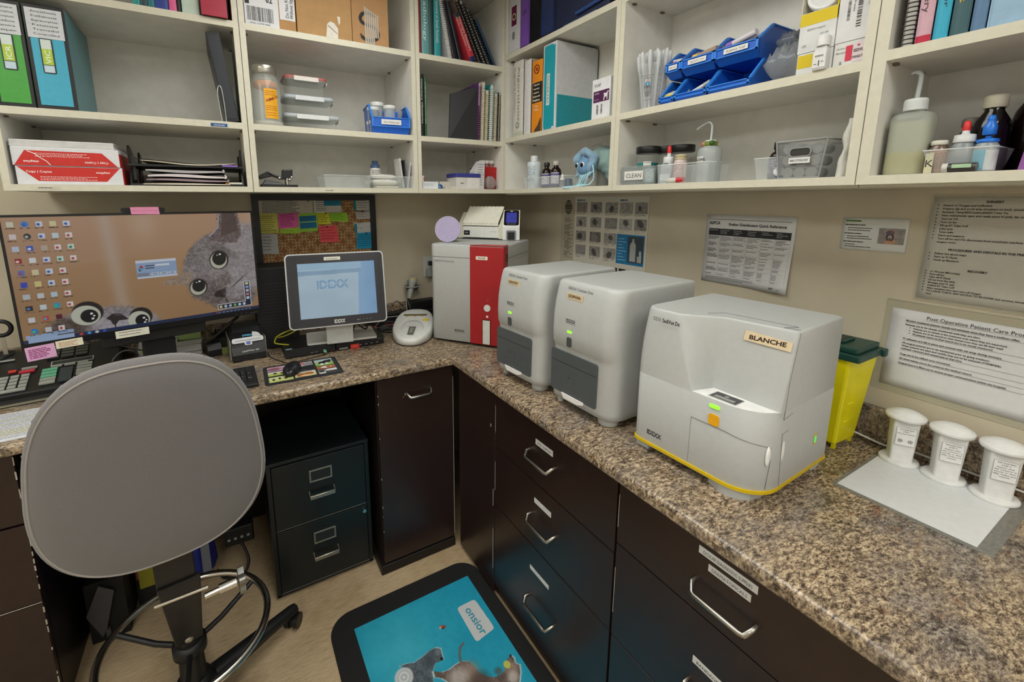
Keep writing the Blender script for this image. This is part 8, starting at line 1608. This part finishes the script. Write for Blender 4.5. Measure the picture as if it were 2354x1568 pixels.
# ================================================================ CHAIR, FILING CABINET, MAT, KNEE SPACE
CHR=lambda:M('#d8d6d0',.22,metal=1)
def chair():
    BX,BY=-1.69,-.90; t=thing('office_chair','grey fabric drafting chair with a chrome foot ring, its back towards the camera','chair',(BX,BY,0),math.radians(6)); fab=M('#706d6c',.95,noise=.10,nscale=900,bump=.35,bscale=1500,sheen=.3); k=M('#19191a',.45,bump=.1); st=CHR()
    # backrest : thick rounded cushion, local frame: y- is the back side
    cx,cy,cz=-.003,-.262,.990; wx,hz=.217,.243
    def prof(a,s):
        c,q=math.cos(a),math.sin(a); e=2/2.75; x=wx*s*(abs(c)**e)*(1 if c>=0 else -1); z=hz*s*(abs(q)**e)*(1 if q>=0 else -1); x*=1-.11*(z/hz)-.02*(z/hz)**2; x+=.018*(z/hz)*0
        return x,z
    N=72; g=G(fab); R=[]
    for y,s in ((-.0335,.03),(-.0330,.30),(-.031,.60),(-.027,.80),(-.021,.92),(-.014,.972),(-.006,.997),(.004,1.0),(.014,.995),(.024,.975),(.036,.93),(.045,.80),(.050,.5),(.051,.05)):
        R.append([(cx+prof(2*PI*j/N,s)[0],cy+y+.030*(prof(2*PI*j/N,s)[0]/wx)**2*1.0,cz+prof(2*PI*j/N,s)[1]) for j in range(N)])
    g.rings(R); b=g.build('backrest',t)
    g=G(M('#9a9590',.9,noise=.08,nscale=700)); P=[]
    for j in range(N):
        x,z=prof(2*PI*j/N,.952); P.append((cx+x,cy-.0175+.030*(x/wx)**2,cz+z))
    g.tube(P,.0024,6,closed=True); g.build('piping',b)
    rr=random.Random(3); g=G(fab)
    for a in (62,70,38,30,118,126,150,168,200,345,10):
        a_=math.radians(a); x,z=prof(a_,.985); g.tube([(cx+x*.985,cy-.012+.030*(x/wx)**2,cz+z*.985),(cx+x*1.012,cy+.001+.030*(x/wx)**2,cz+z*1.012),(cx+x*1.008,cy+.012+.030*(x/wx)**2,cz+z*1.008)],.0022,6)
    g.build('fabric_fold',b)
    # seat
    g=G(fab); R=[]
    for z,s in ((.700,.80),(.705,.95),(.725,1.0),(.750,.97),(.765,.80),(.770,.3)): R.append([(.205*s*(abs(math.cos(a))**.7)*(1 if math.cos(a)>0 else -1),.085+.195*s*(abs(math.sin(a))**.7)*(1 if math.sin(a)>0 else -1),z) for a in [2*PI*j/48 for j in range(48)]])
    g.rings(R); g.build('seat',t)
    g=G(k); g.box(-.10,.10,-.06,.16,.672,.702); g.build('seat_plate',t,bevel=.004)
    # back bar
    g=G(k); path=[(-.222,.90),(-.222,.78),(-.212,.68),(-.195,.62),(-.17,.60),(-.12,.655),(-.03,.665)]; w=.040
    for (y0,z0),(y1,z1) in zip(path,path[1:]): pass
    P=[Vector((0,y,z)) for y,z in path]; L=smooth(P,5); R=[]
    for i,p in enumerate(L):
        a=L[max(i-1,0)]; c=L[min(i+1,len(L)-1)]; d_=(c-a).normalized(); n_=Vector((0,-d_.z,d_.y))*.005; R.append([p+Vector((-w,0,0))-n_,p+Vector((w,0,0))-n_,p+Vector((w,0,0))+n_,p+Vector((-w,0,0))+n_])
    g.rings(R,smooth=False); g.build('back_bar',t,bevel=.002)
    g=G(k); g.hexa([(-.028,-.075,.335),(.036,-.075,.335),(.036,-.060,.335),(-.028,-.060,.335)],[(-.040,-.215,.64),(.050,-.215,.64),(.050,-.20,.64),(-.040,-.20,.64)]); g.build('bracket_plate',t,bevel=.003)
    g=G(st); g.cyl((-.048,-.216,.605),(.062,-.222,.603),.0045,n=12); g.build('hinge_rod',t)
    g=G(st); g.cyl((.052,-.205,.565),(.115,-.200,.563),.0075,n=14); g.cyl((.085,-.200,.563),(.125,-.200,.563),.0125,n=16); g.build('knob_shaft',t)
    g=G(M('#8c8c88',.3,metal=.9)); o=frame((.130,-.200,.563),(0,1,0),(0,0,1)); pts=[(.030*(1+.16*math.cos(5*a))*math.cos(a),.030*(1+.16*math.cos(5*a))*math.sin(a)) for a in [2*PI*j/40 for j in range(40)]]; g.prism(pts,.014,o); g.build('tilt_knob',t,bevel=.002)
    g=G(M('#b9b8b2',.3,metal=.9)); g.sphere((.004,-.083,.352),.0105,1,.5,1); g.build('screw',t)
    # column, hub
    g=G(k); g.cyl((0,0,.10),(0,0,.30),.036,.030,20); g.cyl((0,0,.30),(0,0,.675),.014,n=16); g.build('gas_column',t)
    g=G(k); g.lathe([(.045,.065),(.058,.075),(.058,.115),(.045,.140),(.036,.145)],28); g.build('hub',t)
    # foot ring
    g=G(st); g.tube([(.213*math.cos(2*PI*j/64),.213*math.sin(2*PI*j/64),.300) for j in range(64)],.0105,12,closed=True); g.build('foot_ring',t)
    for i in range(3):
        a=math.radians(26+120*i); g=G(k); g.tube([(.03*math.cos(a),.03*math.sin(a),.255),(.10*math.cos(a),.10*math.sin(a),.262),(.210*math.cos(a),.210*math.sin(a),.298)],.008,8); g.build('ring_strut',t)
    g=G(k); g.lathe([(.034,.235),(.044,.240),(.044,.270),(.034,.275)],24); g.build('ring_collar',t)
    for i in range(5):
        a=math.radians(23+72*i); c,s=math.cos(a),math.sin(a); g=G(k); R=[]
        for r,w_,z0,z1 in ((.04,.030,.070,.118),(.12,.026,.070,.110),(.24,.022,.068,.096),(.33,.020,.062,.086),(.350,.015,.062,.082)): R.append([(r*c-s*q*w_,r*s+c*q*w_,z) for q,z in ((-1,z0),(1,z0),(1,z1-.010),(.6,z1),(-.6,z1),(-1,z1-.010))])
        g.rings(R); lg=g.build('leg',t)
        g=G(M('#131314',.35)); x,y=.335*c,.335*s; d_=Vector((-math.sin(a+.5),math.cos(a+.5),0)); o=Vector((x,y,.0265))
        for q in (-1,1): g.cyl(o+d_*.008*q,o+d_*.024*q,.0262,n=22)
        g.cyl(o+Vector((0,0,.005)),o+Vector((0,0,.042)),.007,n=10); g.cyl(o-d_*.01,o+d_*.01,.018,n=16); g.build('caster',lg)
chair()
def filing():
    x0,w,d,h=-1.437,.385,.44,.588; t=thing('filing_cabinet','black two-drawer metal filing cabinet with chrome label frames, under the desk','filing cabinet',(x0,-.598,0)); k=M('#141a1c',.35,bump=.15,bscale=600)
    g=G(k); g.box(0,w,.018,d,.012,h); g.box(-.001,w+.001,0,.02,h-.014,h); g.box(0,.016,.0,.02,.012,h-.014); g.box(w-.016,w,.0,.02,.012,h-.014); g.box(0,w,.0,.02,.012,.022); g.build('body',t,bevel=.0015)
    for i,(z0_,z1) in enumerate(((.302,.570),(.026,.296))):
        g=G(k); g.box(.018,w-.018,-.003,.016,z0_,z1); dr=g.build('drawer',t,bevel=.002)
        fr=M('#a8a69c',.35,metal=.9); cz=z1-.075; g=G(fr); 
        for b in ((-.043,.043,.020,.0255),(-.043,.043,-.0255,-.020),(-.043,-.037,-.020,.020),(.037,.043,-.020,.020)): g.box(w/2+b[0],w/2+b[1],-.006,-.002,cz+b[2],cz+b[3])
        g.build('label_frame',dr,bevel=.0008); g=G(M('#1c2426',.5)).box(w/2-.037,w/2+.037,-.0036,-.003,cz-.020,cz+.020); g.build('label_card',dr)
        g=G(fr); cz2=z1-.150; g.tube([(w/2-.047,-.002,cz2+.010),(w/2-.047,-.026,cz2+.002),(w/2+.047,-.026,cz2+.002),(w/2+.047,-.002,cz2+.010)],.0042,8); g.box(w/2-.047,w/2+.047,-.029,-.023,cz2-.010,cz2+.004); g.build('drawer_handle',dr,bevel=.001)
        g=G(M('#9a9a90',.4)).box(.018,w-.018,-.0034,-.003,z0_,z0_+.0012); g.build('worn_edge',dr)
    g=G(CHROME()); g.cyl((w-.030,-.003,.270),(w-.030,-.010,.270),.008,n=16); g.build('lock',t)
    g=G(M('#101112',.6)).box(.01,w-.01,.03,d-.01,0,.014); g.build('plinth',t)
filing()
def mat():
    t=thing('floor_mat','black rubber floor mat with a turquoise picture of a cat and a dog','mat',(0,0,0)); x0,x1,y0,y1=-1.288,-.676,-1.80,-.786
    g=G(M('#141415',.75,bump=.3,bscale=700)); P=rrect(x0,x1,y0,y1,.085,8); g.rings([[(x,y,0.0005) for x,y in P],[(x,y,.006) for x,y in P],[(x+(.0-(x-(x0+x1)/2))*.012,y+(-(y-(y0+y1)/2))*.008,.011) for x,y in P]],smooth=False); g.build('rubber_base',t)
    X0,X1,Y0,Y1=-1.207,-.735,-1.72,-.872; w,h=X1-X0,Y1-Y0; F=2354/1345
    def W(px,py): # crop pixel (760,1280, x2.49) -> mat plane
        p=at(760+px/2.4907,1280+py/2.4907,'z',.0115); return (p.x,p.y)
    def fn(U,Vv):
        X=X0+U*w; Y=Y0+Vv*h; n=vnoise(U,Vv,60,3,.6)*.5+vnoise(U,Vv,16,5,.6)*.5
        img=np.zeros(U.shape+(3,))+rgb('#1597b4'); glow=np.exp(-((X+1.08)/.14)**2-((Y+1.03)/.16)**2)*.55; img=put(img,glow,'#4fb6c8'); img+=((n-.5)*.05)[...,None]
        f=vnoise(U,Vv,200,8)*.6+vnoise(U,Vv,60,9)*.4
        def S_(pts,c0,c1,soft=None,halo=True):
            nonlocal img
            q=[W(*p) for p in pts]
            if halo:
                cx=sum(a for a,_ in q)/len(q); cy=sum(b for _,b in q)/len(q); q2=[(cx+(a-cx)*1.05,cy+(b-cy)*1.04) for a,b in q]; img=put(img,pol(X,Y,q2)*.8,'#b9c4c4')
            m=pol(X,Y,q); img=put(img,m,rgb(c0)+(rgb(c1)-rgb(c0))*f[...,None])
        # label
        q=[W(722,295),W(825,243),W(940,408),W(835,490)]
        ins=[]
        for i in range(4):
            a,b,c=q[i-1],q[i],q[(i+1)%4]
            for k in range(5): t_=k/4; A=.12; p1=(b[0]+(a[0]-b[0])*A,b[1]+(a[1]-b[1])*A); p2=(b[0]+(c[0]-b[0])*A,b[1]+(c[1]-b[1])*A); ins.append(((1-t_)**2*p1[0]+2*t_*(1-t_)*b[0]+t_*t_*p2[0],(1-t_)**2*p1[1]+2*t_*(1-t_)*b[1]+t_*t_*p2[1]))
        img=put(img,pol(X,Y,ins),'#c6c9ca')
        # cat
        S_([(395,628),(440,612),(480,607),(520,578),(560,545),(600,522),(630,528),(637,560),(645,590),(622,600),(600,610),(585,650),(588,717),(588,800),(560,900),(500,950),(470,850),(462,740),(470,690),(455,645)],'#2c3840','#6f7880')
        for c_ in ((585,560,30,'#4a555c'),(615,545,20,'#7f8a90'),(560,600,35,'#3a444c')): a=W(c_[0],c_[1]); img=put(img,ell(X,Y,a[0],a[1],.013*c_[2]/25,.015*c_[2]/25,0,.8)*.6,c_[3])
        a=W(635,585); img=put(img,ell(X,Y,a[0],a[1],.006,.006),'#14181c'); a=W(420,690)
        for r,c_ in ((.030,'#c3c6c6'),(.022,'#a9b4b8'),(.018,'#cdd0d0'),(.010,'#9aa8ae'),(.006,'#cfd2d2')): img=put(img,ell(X,Y,a[0],a[1],r,r*1.05,0,.2),c_)
        # dog
        S_([(590,655),(640,662),(680,648),(715,620),(750,600),(790,600),(820,625),(850,665),(890,685),(940,690),(985,665),(1000,640),(985,615),(1010,590),(1028,565),(1048,580),(1055,610),(1080,620),(1085,660),(1080,717),(1060,800),(900,850),(760,900),(690,830),(680,720),(640,697),(600,690)],'#3f3430','#8c7a70')
        for (p,q_) in (((760,495),(742,520)),((742,520),(738,560)),((738,560),(745,600))): a=W(*p); b=W(*q_); img=put(img,seg(X,Y,a[0],a[1],b[0],b[1],.0035),'#6a5c54')
        for c_ in ((800,650,.03,'#9a887c'),(1040,640,.022,'#a08c80'),(730,690,.03,'#c6bfb8'),(860,710,.03,'#4a3c36'),(1045,690,.018,'#d0c8c0'),(960,655,.012,'#5a4a42')): a=W(c_[0],c_[1]); img=put(img,ell(X,Y,a[0],a[1],c_[2],c_[2],0,.9)*.7,c_[3])
        a=W(1010,617); img=put(img,ell(X,Y,a[0],a[1],.012,.013),'#b9bf5a'); a=W(1030,568); img=put(img,ell(X,Y,a[0],a[1],.005,.005),'#2a2422')
        # butterfly
        for c_ in ((635,400,.007,'#a85a3c'),(650,402,.007,'#8a3c2c'),(628,407,.005,'#c9a08a'),(642,410,.004,'#2a1c1c')): a=W(c_[0],c_[1]); img=put(img,ell(X,Y,a[0],a[1],c_[2],c_[2]*.8,.6,.3),c_[3])
        return img
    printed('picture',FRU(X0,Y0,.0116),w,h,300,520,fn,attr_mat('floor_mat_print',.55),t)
    p0=V(*W(772,300),.0122); p1=V(*W(865,440),.0122); d_=(p1-p0); up=V(0,0,1).cross(d_); g=G(M('#3f93a8',.5,noise=0)); g.text('onsior',frame(p0+up.normalized()*-.004,d_,up),.042,bold=.02,width=d_.length*1.06); g.build('lettering',t)
mat()
# knee space clutter
t=thing('tote_bag','dark blue bag hanging in the knee space behind the chair post','bag',(-1.76,-.30,0)); g=G(M('#1c2880',.6,bump=.4,bscale=40)); R=[]
for z,sx,sy in ((.02,.9,1),(.06,1,1.1),(.20,1.02,1.1),(.34,.95,.8),(.42,.85,.4)): R.append([(.115*sx*math.cos(a)*(1+.06*math.sin(5*a+z*20)),.055*sy*math.sin(a)*(1+.1*math.sin(4*a)),z) for a in [2*PI*j/28 for j in range(28)]])
g.rings(R); g.build('bag',t); g=G(M('#6b7078',.6)).box(.07,.10,-.07,-.066,.06,.30); g.build('strap',t)
t=thing('paper_packet','pink and yellow packet sticking up beside the blue bag','packet',(-1.905,-.36,0)); g=G(M('#8a4050',.6)).box(0,.07,0,.01,.12,.235); g.build('pink_sheet',t); g=G(M('#8f8a28',.6)).box(.008,.066,-.004,.0,.08,.185); g.build('yellow_sheet',t); G(M('#1a1a1c',.6)).box(-.005,.08,.01,.06,0,.16).build('box',t)
t=thing('shredder_bin','dark bin with a grey angled lid in the left of the knee space','bin',(-2.03,-.42,0)); g=G(M('#4a474a',.5)); g.hexa([(.045,-.05,.02),(.055,-.05,.02),(.055,.02,.02),(.045,.02,.02)],[(.045,-.05,.05),(.055,-.05,.05),(.055,.02,.05),(.045,.02,.05)]); g.flat([(.0,.13),(.045,.235),(.085,.20),(.05,.06),(.035,.03)],F_(0,-.055,0)) ; g.build('lid',t,solid=.004); G(M('#101011',.6)).box(-.0,.11,-.04,.16,0,.24).build('bin',t)
t=thing('power_adapter','black adapters and cables bundled low between the chair and the filing cabinet','adapter',(-1.555,-.32,.0)); g=G(M('#101112',.5)); g.box(-.05,.06,-.03,.03,.12,.20); g.build('adapter_block',t,bevel=.006); g=G(M('#9a9a98',.4)); 
for i in range(4): g.box(-.04+.024*i,-.030+.024*i,-.034,-.030,.150,.158)
g.build('connector',t); g=G(M('#131415',.5)); g.tube(smooth([(0,.0,.13),(.03,-.05,.05),(.0,-.08,.010),(-.06,-.06,.010),(-.09,0,.010)],6),.006,8); g.build('lead',t)
# ================================================================ CAMERA / VIEW
sc=bpy.context.scene
cd=bpy.data.cameras.new('camera'); co=bpy.data.objects.new('camera',cd); COL.objects.link(co)
cd.sensor_fit='HORIZONTAL'; cd.sensor_width=36; cd.lens=36*FPX/2354; cd.clip_start=.02; cd.clip_end=50
cd.shift_x=-PPX/2354; cd.shift_y=PPY/2354
mw=Matrix((_R,_U,-_f)).transposed().to_4x4(); mw.translation=CAM; co.matrix_world=mw; sc.camera=co
w=bpy.data.worlds.new('room_air'); sc.world=w; w.use_nodes=True; w.node_tree.nodes['Background'].inputs[0].default_value=(.5,.5,.5,1); w.node_tree.nodes['Background'].inputs[1].default_value=.05
vs=sc.view_settings; vs.view_transform='Standard'; vs.look='None'; vs.gamma=1; vs.use_curve_mapping=False; vs.exposure=-.45
